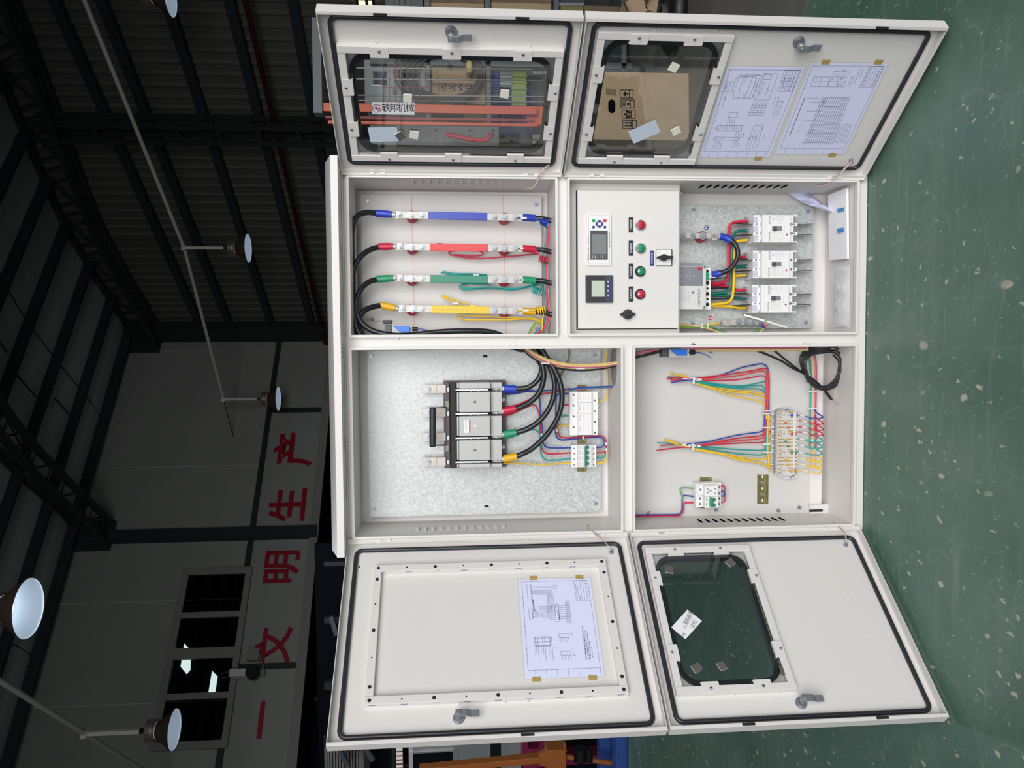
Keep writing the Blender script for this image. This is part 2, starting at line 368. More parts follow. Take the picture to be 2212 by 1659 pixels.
# end wall: ribbed sheets under an arched roof
arch_px = [(282, 711.5), (260, 681), (199.6, 590), (134.5, 481.5), (76, 351), (19.5, 213)]
arch = [FG.at(*p, .05) for p in arch_px]
arch = [(0, EAVE)] + arch[1:]
x_, y_ = arch[-1]; sl = (arch[-1][1]-arch[-2][1])/(arch[-1][0]-arch[-2][0])
for k in range(1, 12):
    sl *= .86; x_ += 1.0; y_ += sl*1.0; arch.append((x_, y_))
def roof_h(x):
    for a, b in zip(arch, arch[1:]):
        if a[0] <= x <= b[0]: return a[1]+(b[1]-a[1])*(x-a[0])/(b[0]-a[0])
    return arch[-1][1] if x > 0 else EAVE
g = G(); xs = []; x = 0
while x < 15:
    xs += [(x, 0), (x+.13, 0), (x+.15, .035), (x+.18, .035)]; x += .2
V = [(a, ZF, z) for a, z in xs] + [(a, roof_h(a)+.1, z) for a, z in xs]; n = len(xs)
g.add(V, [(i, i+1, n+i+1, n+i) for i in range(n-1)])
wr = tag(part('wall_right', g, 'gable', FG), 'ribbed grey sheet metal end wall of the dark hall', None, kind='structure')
for px in (118, 219, 360, 496, 632):
    y = FG.at(px, 0, .1)[1]; g = G(); x0 = 0
    xe = 15
    for a, b in zip(arch, arch[1:]):
        pass
    xs0 = 0.1
    while roof_h(xs0) < y+.15 and xs0 < 14: xs0 += .1
    g.box(xs0, xe, y-.07, y+.07, .04, .16)
    part('girt', g, 'girt', FG, wr)
# lattice column in front of the end wall
xa = FG.at(420, 262, .3)[0]; xb = FG.at(420, 298, .3)[0]
lc = thing('lattice_column', FG.m @ Vector((xa, ZF, .3)), 'dark lattice steel column standing against the ribbed end wall', 'column')
for xx in (min(xa, xb), max(xa, xb)):
    for zz in (.2, .42):
        g = G(); g.box(xx-.035, xx+.035, ZF, roof_h(xx)-.4, zz-.03, zz+.03); part('chord', g, 'truss', FG, lc)
y = ZF+.5
while y < roof_h(xa)-.5:
    g = G(); g.box(min(xa, xb), max(xa, xb), y-.03, y+.03, .4, .44); g.box(min(xa, xb), max(xa, xb), y+.13, y+.17, .18, .2); part('batten', g, 'truss', FG, lc); y += .62
g = G(); g.box(.02, .42, ZF, EAVE-.2, .05, .3)
part('corner_column', g, 'truss', FG, wr)
# sprinkler pipe running along the end wall
yp = FG.at(533, 0, .35)[1]; ym = FG.at(690, 690, .35)[1]
g = G(); g.tube([(-.0+FG.at(692, 700, .35)[0], ym, .35), (14, yp, .35)], .04, 10, 1); g.box(.05, .3, ym-.12, ym+.02, .28, .42)
tag(part('sprinkler_pipe', g, 'red_pipe', FG), 'thin dark red pipe running along the ribbed end wall', 'pipe')
g = G(); xs1 = FG.at(380, 519, .2)[0]; g.tube([(xs1, 5.0, .2), (xs1, roof_h(xs1), .2)], .012, 6, 1)
part('cable_drop', g, 'truss', FG, wr)
# left wall: white sheeting, slogan band, dark recess below
BOT = (FL.at(709, 878)[1]+FL.at(642, 1659)[1])/2
SEAM = (FL.at(605, 740)[1]+FL.at(475, 1630)[1])/2
g = G(); g.box(-19, 0.2, BOT, EAVE+.05, -.12, 0)
wl = tag(part('wall_left', g, 'wall_white', FL), 'dull white sheeted long wall with a red slogan band', None, kind='structure')
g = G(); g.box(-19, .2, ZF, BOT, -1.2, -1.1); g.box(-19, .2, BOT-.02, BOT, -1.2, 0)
part('recess_wall', g, 'void', FL, wl)  # darkness of the unlit recess is put into the wall colour
g = G(); g.box(-19, 0, BOT-.02, BOT+.14, 0, .06); part('bottom_rail', g, 'frame_grey', FL, wl)
g = G(); g.box(-19, 0, SEAM-.05, SEAM+.05, 0, .05); part('seam_rail', g, 'truss', FL, wl)
for py_ in (887, 1437):
    xx = FL.at(655, py_)[0]; g = G(); g.box(xx-.045, xx+.045, BOT, SEAM, 0, .05); part('post', g, 'truss', FL, wl)
xcol = FL.at(450, 1158)[0]
g = G(); g.box(xcol-.11, xcol+.11, BOT, EAVE-.3, 0, .14); part('wall_column', g, 'girt', FL, wl)
for py_, xx0 in ((760, 0), (1010, 0), (1300, 0), (1520, 0)):
    xx = FL.at(300, py_)[0]; g = G(); g.box(xx-.008, xx+.008, SEAM, EAVE, 0, .006); part('sheet_joint', g, 'roof', FL, wl)
for xx in [-.6-i*1.15 for i in range(15)]:
    g = G(); g.box(xx-.03, xx+.03, ZF, BOT, -1.08, -1.0); part('recess_post', g, 'girt', FL, wl)
# slogan, one painted character each
for ch, (px, py_), s in (('一', (571, 1555), 1.0), ('文', (597, 1394), 1.0), ('明', (613, 1224), 1.02), ('生', (629, 1090), 1.05), ('产', (641, 969), 1.1)):
    x, y = FL.at(px, py_, .01)
    a = FL.at(px-36, py_)[1]-FL.at(px+36, py_)[1]
    text('slogan_character', ch, FL, x, y, .012, a*s*1.12, 'slogan_red', wl, bold=a*.026)
# window in the left wall with a dark backing and glowing shapes behind its panes
c4 = [FL.at(410.5, 1244.7), FL.at(532.4, 1242.4), FL.at(480.6, 1600)]
wx1 = (c4[0][0]+c4[1][0])/2; wx0 = c4[2][0]; wy1 = c4[0][1]; wy0 = c4[1][1]
win = tag(thing('window_1', FL.m @ Vector(((wx0+wx1)/2, wy0, 0)), 'wide four-pane window high in the white wall', None, kind='structure'), None, None)
g = G(); g.plate(rect(wx0-.12, wx1+.12, wy0-.1, wy1+.12), [rect(wx0, wx1, wy0, wy1)], 0, .09); part('outer_frame', g, 'frame_grey', FL, win)
g = G(); g.box(wx0, wx1, wy0, wy1, .001, .004); part('backing', g, 'void', FL, win)
xm = [FL.at(450, p)[0] for p in (1330.6, 1413, 1504.7)]
for i, xx in enumerate(xm):
    g = G(); wd = .09 if i == 1 else .05; g.box(xx-wd, xx+wd, wy0, wy1, .02, .085); part('mullion', g, 'frame_grey', FL, win)
ed = [wx1]+xm+[wx0]
for i in range(4):
    g = G(); g.box(ed[i+1], ed[i], wy0, wy1, .05, .056); part('pane', g, 'window_glass', FL, win)
for pts in ([(398, 1390), (412, 1405), (411, 1447), (403, 1456), (390, 1440)], [(458, 1449), (470, 1461), (464, 1500), (450, 1498)]):
    g = G(); g.prism([FL.at(*p, .03) for p in pts], .02, .03); part('glowing_shape', g, 'window_glow', FL, win)  # flat glowing shapes put in for the bright patches in the window
# small camera on a bracket beside the window
sx, sy = FL.at(527, 1455, .2)
cm_ = thing('wall_camera', FL.m @ Vector((sx, sy, 0)), 'small white and black surveillance camera below the wall window', 'camera')
g = G(); g.box(sx-.06, sx+.06, sy-.05, sy+.22, .1, .3); part('housing', g, 'white_plastic', FL, cm_, .01)
g = G(); g.cyl(sx, sy-.14, .1, .3, .1, 16); part('lens_dome', g, 'black', FL, cm_)
g = G(); g.tube([(sx-.03, sy+.2, .2), (sx-.03, sy+.4, .05)], .012, 6, 1); g.tube([(sx+.05, sy+.2, .2), (sx+.05, sy+.4, .05)], .012, 6, 1); part('bracket', g, 'steel', FL, cm_)
sx2, sy2 = FL.at(547, 1413, .1)
g = G(); g.box(sx2-.1, sx2+.1, sy2-.1, sy2+.1, .02, .12); g.tube([(sx2, sy2-.1, .07), (sx2-.35, sy2-.22, .1), (sx-.02, sy-.06, .2)], .01, 6, 4)
tag(part('junction_box', g, 'frame_grey', FL), 'small grey cable box on the wall beside the camera', 'box')
# arched roof following the end wall profile, with purlins parallel to the left wall
RB = 22.0
g = G(); n = len(arch)
for k in range(n-1):
    (xa_, ya_), (xb_, yb_) = arch[k], arch[k+1]
    g.add([(xa_, ya_, 0), (xb_, yb_, 0), (xb_, yb_, RB), (xa_, ya_, RB), (xa_, ya_+.08, 0), (xb_, yb_+.08, 0), (xb_, yb_+.08, RB), (xa_, ya_+.08, RB)], [(0, 1, 2, 3), (7, 6, 5, 4), (0, 3, 7, 4), (1, 5, 6, 2), (0, 4, 5, 1), (3, 2, 6, 7)])
ce = tag(part('ceiling', g, 'roof', FG), 'arched grey sheet metal roof of the dark hall', None, kind='structure')
L_ = 0.25
while L_ < arch[-1][0]-.3:
    h = roof_h(L_); sl = (roof_h(L_+.1)-roof_h(L_-.1))/.2
    g = G(); g.bar((L_, h-.09, .05), (L_, h-.09, RB), .07, .17, (-sl, 1, 0)); part('purlin', g, 'girt', FG, ce); L_ += 1.02
for k in range(1, 9):
    zz = k*2.3; g = G()
    pp = [(x, roof_h(x)-.012, zz) for x in [i*.8 for i in range(16)]]
    for a, b in zip(pp, pp[1:]): g.bar(a, b, .012, .012)
    part('sheet_lap', g, 'truss', FG, ce)
for a_, z0 in ((1.2, 3.0), (2.4, 3.3), (3.6, 3.2), (4.9, 3.5)):
    g = G(); g.bar((a_+.03, roof_h(a_)-.1, z0), (a_+.8, roof_h(a_+.8)-.1, z0), .02, .02); part('sag_rod', g, 'truss', FG, ce)
g = G(); g.tube([(0.3, roof_h(.3)-.2, 4.6), (2.6, roof_h(2.6)-.2, 4.3), (6.5, roof_h(6.5)-.25, 3.6)], .016, 6, 4); part('brace_rod', g, 'truss', FG, ce)
# curved lattice trusses under the roof
def truss(zo, label, xmax):
    def lo(x): return roof_h(x)-.62
    t = thing('roof_truss', FG.m @ Vector((0, EAVE-.5, zo)), label, 'truss')
    xs_ = [i*.5 for i in range(int(xmax/.5)+1)]
    for dz, f in ((.0, roof_h), (0, lo), (.35, lo)):
        g = G()
        for a, b in zip(xs_, xs_[1:]): g.bar((a, f(a)-.06, zo+dz), (b, f(b)-.06, zo+dz), .09, .09)
        part('chord', g, 'truss', FG, t)
    for i, (a, b) in enumerate(zip(xs_, xs_[1:])):
        g = G(); 
        if i % 2: g.bar((a, roof_h(a)-.06, zo), (b, lo(b)-.06, zo+.35), .03, .03)
        else: g.bar((a, lo(a)-.06, zo+.35), (b, roof_h(b)-.06, zo), .03, .03)
        part('web', g, 'truss', FG, t)
        g = G(); g.bar((b, lo(b)-.06, zo), (b, lo(b)-.06, zo+.35), .025, .025); g.bar((b, lo(b)-.06, zo), (a+.25, roof_h(a+.25)-.06, zo), .025, .025); part('strut', g, 'truss', FG, t)
    g = G(); g.box(-.02, .12, EAVE-.75, EAVE, zo-.1, zo+.45); part('bearing', g, 'truss', FG, t)
truss(.12, 'long curved lattice truss tight against the ribbed end wall', 12.5)
zt = -(FL.at(217, 1157)[0])
truss(zt-.15, 'curved lattice truss ending on the wall column near the bright lamp', 12.5)
# ------------------------------------------------------------------ lamps on their conduits
def lamp_pos(px, py, h):
    d = ray(px, py); return CAM + d*((h-CAM.z)/d.z)
HL = 4.55
ZC = HL+.25+.78
def lamp(p, label, lit, hang):
    t = thing('highbay_lamp', p, label, 'lamp', 'high bay lamps hanging in the hall')
    fr = Frame(p, (1, 0, 0), (0, 1, 0)); R_ = .235
    g = G(); pr = [(R_, 0), (R_*1.0, .006)]
    for i in range(14):
        k = i/13; pr += [(R_*(1-.6*k)+.0025, .01+.17*k), (R_*(1-.6*k)-.003, .016+.17*k)]
    g.lathe([(r-.004, h) for r, h in pr], n=40); part('reflector', g, 'lamp_inside', fr, t)
    g = G(); g.lathe([(R_+.004, -.004), (R_+.006, .008), (R_*.42, .19), (R_*.42, .2)], n=40); part('shade', g, 'lamp_brown', fr, t)
    g = G(); g.lathe([(R_*.40, .165), (R_*.2, .160), (.001, .158)], n=32); part('led_plate', g, 'led' if lit else 'led_far', fr, t)
    g = G(); g.cyl(0, 0, .205, .30, R_*.52, 32)
    for i in range(40):
        a = 6.28319*i/40; g.bar((R_*.52*math.cos(a), R_*.52*math.sin(a), .2), (R_*.52*math.cos(a), R_*.52*math.sin(a), .31), .012, .02, (math.cos(a), math.sin(a), 0))
    part('heat_sink', g, 'lamp_alu', fr, t)
    g = G(); g.cyl(0, 0, .30, .36, .018, 10); g.box(-.025, .025, -.025, .025, .36, .4); part('hook', g, 'dark_steel', fr, t)
    g = G(); g.box(-.024, .024, -.024, .024, .4, hang-.036); part('drop_channel', g, 'pipe_white', fr, t)
    g = G(); g.box(-.045, .045, -.045, .045, hang-.036, hang+.036); part('joint_box', g, 'pipe_white', fr, t)
    return t
MAT['lamp_inside'] = mat('lamp_inside', (200, 216, 232), .3, .0, emit=.25)
lp = []
for px, py, lab, lit in ((62, 1314, 'brightly glowing lamp hanging nearest, at the upper left of the hall', True),
                         (377, 1576, 'lamp hanging in front of the wall window', False),
                         (601, 861, 'farthest small lamp hanging before the plain white wall', False),
                         (536, 536, 'lamp hanging before the ribbed end wall', False),
                         (368, -8, 'lamp cut by the frame edge near the ribbed end wall', False)):
    p = lamp_pos(px, py, HL); lp.append(p); lamp(p, lab, lit, .25+.78)
def conduit(pts, label):
    g = G(); g.tube(pts, .03, 8, 1); 
    tag(part('lighting_conduit', g, 'pipe_white'), label, 'conduit')
top = lambda p: Vector((p.x, p.y, ZC))
d1 = (top(lp[4])-top(lp[3])); d2 = (top(lp[2])-top(lp[3]))
conduit([top(lp[4])+d1.normalized()*3, top(lp[4]), top(lp[3]), top(lp[2])], 'straight white lighting conduit carrying the lamps before the end wall')
g = G(); g.tube([top(lp[2]), top(lp[2])+d2.normalized()*1.5], .008, 6, 1); tag(part('guy_wire', g, 'dark_steel'), 'thin wire continuing the conduit past the farthest lamp', 'wire')
d3 = (top(lp[1])-top(lp[0])).normalized()
conduit([top(lp[0])-d3*2, top(lp[0]), top(lp[1]), top(lp[1])+d3*3], 'white lighting conduit carrying the bright lamp')
pl = bpy.data.lights.new('bright_lamp_light', 'AREA'); pl.shape = 'DISK'; pl.size = .3; pl.energy = 45; pl.color = (.86, .93, 1)
po = bpy.data.objects.new('bright_lamp_light', pl); COL.objects.link(po); po.location = lp[0]+Vector((0, 0, -.012))
# ------------------------------------------------------------------ cabinet
R2, R1, L2, L1 = .490674, .034190, .005882, -.544958
ZT, ZRB, ZRT, ZLB, ZLT = 1.5, .901315, .873764, .710762, .682505
FX0, FX1, FY0, FY1 = -.559, .505, -.032, 1.522
DEP = -.18
CB = thing('distribution_cabinet', (0, .1, ZF), 'large off-white steel electrical cabinet with four open doors', 'cabinet')
RIM = {'UR': (R1, R2, ZRB, ZT), 'LR': (R1, R2, 0, ZRT), 'UL': (L1, L2, ZLB, ZT), 'LL': (L1, L2, 0, ZLT)}
t_ = .0072
inner = {k: (a+t_, b-t_, c+t_, d-t_) for k, (a, b, c, d) in RIM.items()}
g = G(); g.plate(rect(FX0, FX1, FY0, FY1), [rect(*inner[k]) for k in RIM], -.012, 0)
part('front_frame', g, 'paint', FC, CB, .001)
for k, r in RIM.items():
    g = G(); g.plate(rrect(*r, .006, 3), [rect(*inner[k])], -.001, .016); part('opening_rim', g, 'paint', FC, CB, .0012)
xi1 = R2-.007; xi0 = L1+.007
g = G(); g.box(xi1, FX1, FY0, FY1, -.2, -.0125); part('side_panel', g, 'paint', FC, CB)
g = G(); g.box(FX0, xi0, FY0, FY1, -.2, -.0125); part('side_panel', g, 'paint', FC, CB)
g = G(); g.box(xi0, xi1, ZT-.007, FY1, -.2, -.0125); part('top_panel', g, 'paint', FC, CB)
g = G(); g.box(xi0, xi1, FY0, .007, -.2, -.0125); part('bottom_panel', g, 'paint', FC, CB)
g = G(); g.box(xi0, xi1, .007, ZT-.007, -.2, DEP); part('back_panel', g, 'paint', FC, CB)
g = G(); g.box(.02, xi1, ZRT-.0065, ZRB+.0065, DEP, -.0125); part('shelf_panel', g, 'paint', FC, CB)
# left shelf has the long cable hole of the lower duct
g = G(); g.box(xi0, .02, ZLT-.0065, ZLB+.0065, DEP, -.0125); part('shelf_panel', g, 'paint', FC, CB)
FS = Frame((0, 0, ZLB+.0068), (1, 0, 0), (0, 1, 0))
g = G(); g.prism([(-.055+.0+(.062*math.cos(a)), .085+.045*math.sin(a)) for a in [6.283*i/24 for i in range(24)]], 0, .0006); part('cable_hole', g, 'mid_grey', FS, CB)  # flat disc for the hole, the light below put into its grey
# rain cap
hx, hh = FC.at(701, 352, -.1); hx0, hh0 = FC.at(718, 1188, -.1); hh = (hh+hh0)/2
cx0, cx1, cy0, cy1, czf, czb = -.579, .5285, 1.514, 1.5335, .08, -.26
g = G(); V = [(cx0, cy0, czf), (cx1, cy0, czf), (cx1, cy1, czf), (cx0, cy1, czf), (cx0, cy0, czb), (cx1, cy0, czb), (cx1, cy1, czb), (cx0, cy1, czb), (hx0, hh, -.1), (hx, hh, -.1)]
g.add(V, [(0, 1, 2, 3), (1, 5, 6, 2), (5, 4, 7, 6), (4, 0, 3, 7), (3, 2, 9, 8), (2, 6, 9), (6, 7, 8, 9), (7, 3, 8)])
g.box(cx0, cx1, cy0, cy0+.002, .002, czf-.0005); g.box(cx0, cx1, cy0-.004, cy0, .0, .012)
part('rain_cap', g, 'paint', FC, CB, .0015)
g = G()
for k in range(9):
    xc = -.545+k*.132
    for j in range(4):
        x = xc+j*.0115; g.add([(x, cy0-.0006, .03), (x+.002, cy0-.0006, .03), (x+.006*(1 if k > 4 else -1)+.002, cy0-.0006, .05), (x+.006*(1 if k > 4 else -1), cy0-.0006, .05)], [(0, 1, 2, 3)])
part('vent_slots', g, 'hole', FC, CB)
# side louvres: pressed hoods, twelve on each of the four side walls
def louvre_mesh(nm, dark):
    g = G(); W, L, h = .052, .011, .005; n, k = 10, 6; V = []
    for i in range(n+1):
        for j in range(k+1):
            x = -W/2+W*i/n; y = -L/2+L*j/k; V.append((x, y, h*math.sin(math.pi*i/n)**.5*math.sin(math.pi*.5*j/k)))
    g.smooth = True; g.add(V, [(i*(k+1)+j, (i+1)*(k+1)+j, (i+1)*(k+1)+j+1, i*(k+1)+j+1) for i in range(n) for j in range(k)]); g.smooth = False; g.cur = 1
    e = [V[i*(k+1)+k] for i in range(n+1)]; g.add(e, [list(range(n+1))])
    if dark:
        g.prism([(W*.5*math.cos(q), L*.1+L*.42*math.sin(q)) for q in [6.283*i/20 for i in range(20)]], h*1.0, h*1.06)
    return mesh(nm, g, ['paint', 'hole'])
lm = {0: louvre_mesh('louvre', 0), 1: louvre_mesh('louvre_open', 1)}
FRR = Frame((xi1-.0002, 0, 0), (0, 1, 0), (0, 0, 1)); FRR = Frame((xi1-.0002, 0, 0), (0, -1, 0), (0, 0, 1))   # looks towards -x
FLL = Frame((xi0+.0002, 0, 0), (0, 1, 0), (0, 0, 1))     # looks towards +x
assert FRR.z.x < 0 and FLL.z.x > 0
for fr, cr, a, b, dk in ((FRR, UR, (833, 205), (1585, 217), 0), (FRR, LR, (995, 124), (1560, 124), 1), (FLL, UL, (608, 1420), (1228, 1402), 0), (FLL, LL, (592, 1413), (1203, 1398), 1)):
    p, q = fr.at(*cr(*a)), fr.at(*cr(*b))
    for i in range(12):
        x = p[0]+(q[0]-p[0])*i/11; y = p[1]+(q[1]-p[1])*i/11
        put('louvre', lm[dk], fr.m @ Matrix.Translation((x, y, 0)) @ Matrix.Rotation(math.pi, 4, 'Z'), CB)
def screw_mesh(r=.0042, h=.0028, mat_='zinc'):
    g = G(); g.lathe([(r, 0), (r, h*.4), (r*.75, h*.9), (0.0001, h)], n=12); g.cur = 1; g.box(-r*.6, r*.6, -r*.12, r*.12, h*.75, h*1.02); g.box(-r*.12, r*.12, -r*.6, r*.6, h*.75, h*1.02)
    return mesh('screw', g, [mat_, 'dark_steel'])
SCREW = screw_mesh()
def bolt_mesh(r=.0075, stud=True):
    g = G(); g.cyl(0, 0, 0, .0018, r*1.35, 20); g.cyl(0, 0, .0018, .008, r, 6)
    g.cyl(0, 0, .008, .013 if stud else .0095, r*.55, 12)
    return mesh('bolt', g, 'zinc')
BOLT = bolt_mesh(); HEX = bolt_mesh(.0085, False); SBOLT = bolt_mesh(.0045)
def at_(fr, me, name, x, y, z, parent, rot=0): return put(name, me, fr.m @ Matrix.Translation((x, y, z)) @ Matrix.Rotation(rot, 4, 'Z'), parent)
# loose latch studs on the middle mullion
for p in ((UR(705, 1535)), (LR(940, 1215)), (LL(548, 88))):
    x, y = FC.at(*p, .005); g = G(); g.cyl(0, 0, 0, .006, .0052, 14); g.cyl(0, 0, .006, .012, .0035, 12); put('latch_stud', mesh('latch_stud', g, 'zinc'), FC.m @ Matrix.Translation((x, y, 0)), CB)
for p in (UR(1685, 1530), UR(1685, 1612), LR(1725, 1140), LR(1725, 1212), LL(1400, 78)):
    x, y = FC.at(*p, .005); g = G(); g.box(-.002, .002, -.010, .010, 0, .006); g.box(-.005, .005, -.012, -.008, 0, .004); g.box(-.005, .005, .008, .012, 0, .004)
    put('keeper', mesh('keeper', g, 'paint'), FC.m @ Matrix.Translation((x, y, 0)), CB)
# hinges: two knuckles with a bullet pin
def hinge_mesh():
    g = G(); g.box(-.006, .006, -.021, -.009, 0, .016); g.box(-.006, .006, .009, .021, 0, .016); g.box(-.009, -.006, -.021, .021, 0, .006)
    g.cur = 1
    for y0, y1 in ((-.009, .009), (.021, .024)):
        for i in range(1): 
            m_ = G()
    g.tube([(0, -.009, .009), (0, .009, .009)], .0038, 10, 1)
    g.cur = 0; g.tube([(0, -.021, .009), (0, -.028, .009), (0, -.031, .009)], lambda t: .0042 if t < .6 else .0022, 10, 1)
    return mesh('hinge', g, ['paint', 'zinc'])
HG = hinge_mesh()
for p, s in (((815.4, 371), 0), ((1147, 375.5), 0), ((1290, 377), 0), ((1803, 382), 0), ((829, 1170), 1), ((1291, 1157), 1), ((1430, 1153), 1), ((1794, 1144), 1)):
    x, y = FC.at(*p, .02); put('hinge', HG, FC.m @ Matrix.Translation((x, y, .004)) @ Matrix.Rotation(math.pi if False else 0, 4, 'Z'), CB)
# ------------------------------------------------------------------ doors
aR, aL, wR, wL = .920877, .850826, .473345, .571645
FDR = Frame((R2, -.02, 0), (math.cos(aR), -math.sin(aR), 0), (0, 0, 1))
FDL = Frame((L1, -.02, 0), (math.cos(aL), math.sin(aL), 0), (0, 0, 1))
ZS = -.027           # inner skin
def quad(fr, cr, pts, z):
    P = [fr.at(*cr(*p), z) for p in pts]; xs = sorted(p[0] for p in P); ys = sorted(p[1] for p in P)
    return (xs[0]+xs[1])/2, (xs[2]+xs[3])/2, (ys[0]+ys[1])/2, (ys[2]+ys[3])/2
def clip_mesh(w, h):
    g = G(); g.prism(rrect(-w/2, w/2, -h/2, h/2, .003, 3), 0, .0015); g.box(-w/2, w/2, h/2-.0015, h/2, -.008, 0)
    return mesh('clip', g, 'paint')
CLIP = clip_mesh(.046, .026)
def bars(fr, r, bw, z0, z1, door, holes=False):
    x0, x1, y0, y1 = r
    for (a, b, c, d) in ((x0, x0+bw, y0, y1), (x1-bw, x1, y0, y1), (x0+bw, x1-bw, y0, y0+bw), (x0+bw, x1-bw, y1-bw, y1)):
        g = G(); g.box(a, b, c, d, z0, z1-.0015 if a == x0+bw else z1); part('frame_bar', g, 'paint', fr, door, .0012)
    for i in range(14):       # weld studs along the frame
        t = random.random(); sd = i % 4
        x, y = ((x0-.001, y0+(y1-y0)*t), (x1+.001, y0+(y1-y0)*t), (x0+(x1-x0)*t, y0-.001), (x0+(x1-x0)*t, y1+.001))[sd]
        g = G(); g.lathe([(.003, 0), (.0025, .003), (.0005, .005)], (x, y, ZS), n=8); part('weld', g, 'paint', fr, door)
def door(fr, x0, x1, y0, y1, label, win=None, clips=(), lock=None, stud=None, wire=None, hinge_left=True):
    d = thing_part('door', fr, (x0+x1)/2, y0, 0, CB, label)
    hole = []
    if win:
        bw = .019; fx0, fx1, fy0, fy1 = win; ix = (fx0+bw, fx1-bw, fy0+bw, fy1-bw)
        o1 = rrect(ix[0]+.006, ix[1]-.006, ix[2]+.004, ix[3]-.004, .046, 8); o2 = rrect(ix[0]+.017, ix[1]-.017, ix[2]+.015, ix[3]-.015, .040, 8)
        hole = [rrect(ix[0]+.011, ix[1]-.011, ix[2]+.009, ix[3]-.009, .044, 8)]
    g = G(); g.plate(rect(x0, x1, y0, y1), hole, -.030, ZS); part('skin', g, 'paint', fr, d)
    tk = .0016
    g = G()
    g.box(x0, x0+tk, y0, y1, ZS, 0); g.box(x1-tk, x1, y0, y1, ZS, 0); g.box(x0+tk, x1-tk, y0, y0+tk, ZS, 0); g.box(x0+tk, x1-tk, y1-tk, y1, ZS, 0)
    part('edge_fold', g, 'paint', fr, d)
    lw = .009; g = G(); free = (x1-lw, x1) if hinge_left else (x0, x0+lw); hs = (x0, x0+.012) if hinge_left else (x1-.012, x1)
    g.box(free[0], free[1], y0, y1, -.0016, .0004); part('return_lip', g, 'paint', fr, d, .0008)
    g = G(); g.box(hs[0], hs[1], y0, y1, -.008, -.006); part('hinge_lip', g, 'paint', fr, d, .0008)
    ins = .0255; pts = [(p[0], p[1], ZS+.006) for p in rrect(x0+ins, x1-ins, y0+ins, y1-ins, .018, 6)]
    g = G(); g.tube(pts, .0062, 10, 1, closed=True); part('door_gasket', g, 'rubber', fr, d)
    # notches in the free edge
    if win:
        bars(fr, win, bw, ZS, -.009, d)
        g = G(); g.plate(o1, [o2], -.036, -.0185); part('window_gasket', g, 'rubber', fr, d, .002)
        g = G(); g.box(ix[0]+.001, ix[1]-.001, ix[2]+.001, ix[3]-.001, -.0183, -.0143); part('window_pane', g, 'glass', fr, d)
        for px, py, sd in clips:
            x, y = fr.at(px, py, -.008); rot = {'b': 0, 't': math.pi, 'l': -math.pi/2, 'r': math.pi/2}[sd]
            if sd == 'l': x = fx0+bw*.5+.006
            if sd == 'r': x = fx1-bw*.5-.006
            if sd == 't': y = fy1-bw*.5-.006
            if sd == 'b': y = fy0+bw*.5+.006
            at_(fr, CLIP, 'glass_clip', x, y, -.0088, d, rot); 
            ox, oy = {'l': (-.005, 0), 'r': (.005, 0), 't': (0, .005), 'b': (0, -.005)}[sd]
            at_(fr, SCREW, 'screw', x+ox, y+oy, -.0073, d, random.random())
    if lock:
        x, y = fr.at(*lock, -.015)
        g = G(); g.cyl(x, y, ZS, ZS+.004, .0145, 24); g.cyl(x, y, ZS+.004, ZS+.010, .0135, 6); g.cyl(x, y, ZS+.01, ZS+.032, .0085, 20); part('cam_lock', g, 'zinc', fr, d)
        g = G(); zz = ZS+.032; g.prism([(x-.0085, y+.008), (x+.0085, y+.008), (x+.0085, y-.020), (x-.0085, y-.020)], zz, zz+.003)
        g.add([(x-.0085, y-.020, zz), (x+.0085, y-.020, zz), (x+.0085, y-.030, zz-.007), (x-.0085, y-.030, zz-.007), (x-.0085, y-.020, zz+.003), (x+.0085, y-.020, zz+.003), (x+.0085, y-.030, zz-.004), (x-.0085, y-.030, zz-.004)], [(0, 3, 2, 1), (4, 5, 6, 7), (0, 4, 7, 3), (1, 2, 6, 5)])
        g.box(x-.0085, x+.0085, y-.050, y-.030, zz-.007, zz-.004); g.cyl(x, y, zz+.003, zz+.007, .006, 6); part('cam_arm', g, 'zinc', fr, d, .0006)
    if stud:
        x, y = fr.at(*stud, -.015); at_(fr, SBOLT, 'earth_stud', x, y, ZS, d)
        x2, y2 = fr.at(*wire[0], -.012)
        w0 = fr.m @ Vector((x, y, ZS+.008)); w3 = on_plane(*wire[1], Vector((0, -.002, 0)), Vector((0, 1, 0)))
        w1 = fr.m @ Vector((x2, y2, .004)); mid = w1.lerp(w3, .5)+Vector((0, -.006, -.003)); end = w3+Vector((0, .03, -.01 if not hinge_left else .02))
        for k, mm in ((-.0009, 'steel'), (.0009, 'copper_braid')):
            g = G(); of = Vector((k, 0, k)); g.tube([w0+of, w1+of, mid+of, w3+of, end+of], .0013, 6, 6); part('earth_braid', g, 'clear_braid' if mm == 'steel' else mm, None, d)
    return d
def thing_part(name, fr, x, y, z, parent, label=None):
    o = bpy.data.objects.new(name, None); COL.objects.link(o); o.empty_display_size = .05
    M = fr.m @ Matrix.Translation((x, y, z)); o.parent = parent; o.matrix_local = WM[parent.name].inverted() @ M; WM[o.name] = M
    if label: o['label'] = label
    return o
mat('clear_braid', (226, 216, 216), .3); mat('copper_braid', (196, 140, 130), .3)
zwin = -.010
W_UR = quad(FDR, DUR, [(238, 350), (1990, 395), (1890, 1260), (358, 1240)], zwin)
W_LR = quad(FDR, DLR, [(232, 172), (950, 188), (742, 876), (115, 870)], zwin)
W_LL = quad(FDL, DLL, [(157, 158), (838, 140), (1138, 1070), (365, 1108)], zwin)
W_UL = quad(FDL, DUL, [(342, 258), (1778, 220), (1918, 1050), (275, 1135)], zwin)
C_ = lambda cr, L: [(*cr(x, y), s) for x, y, s in L]
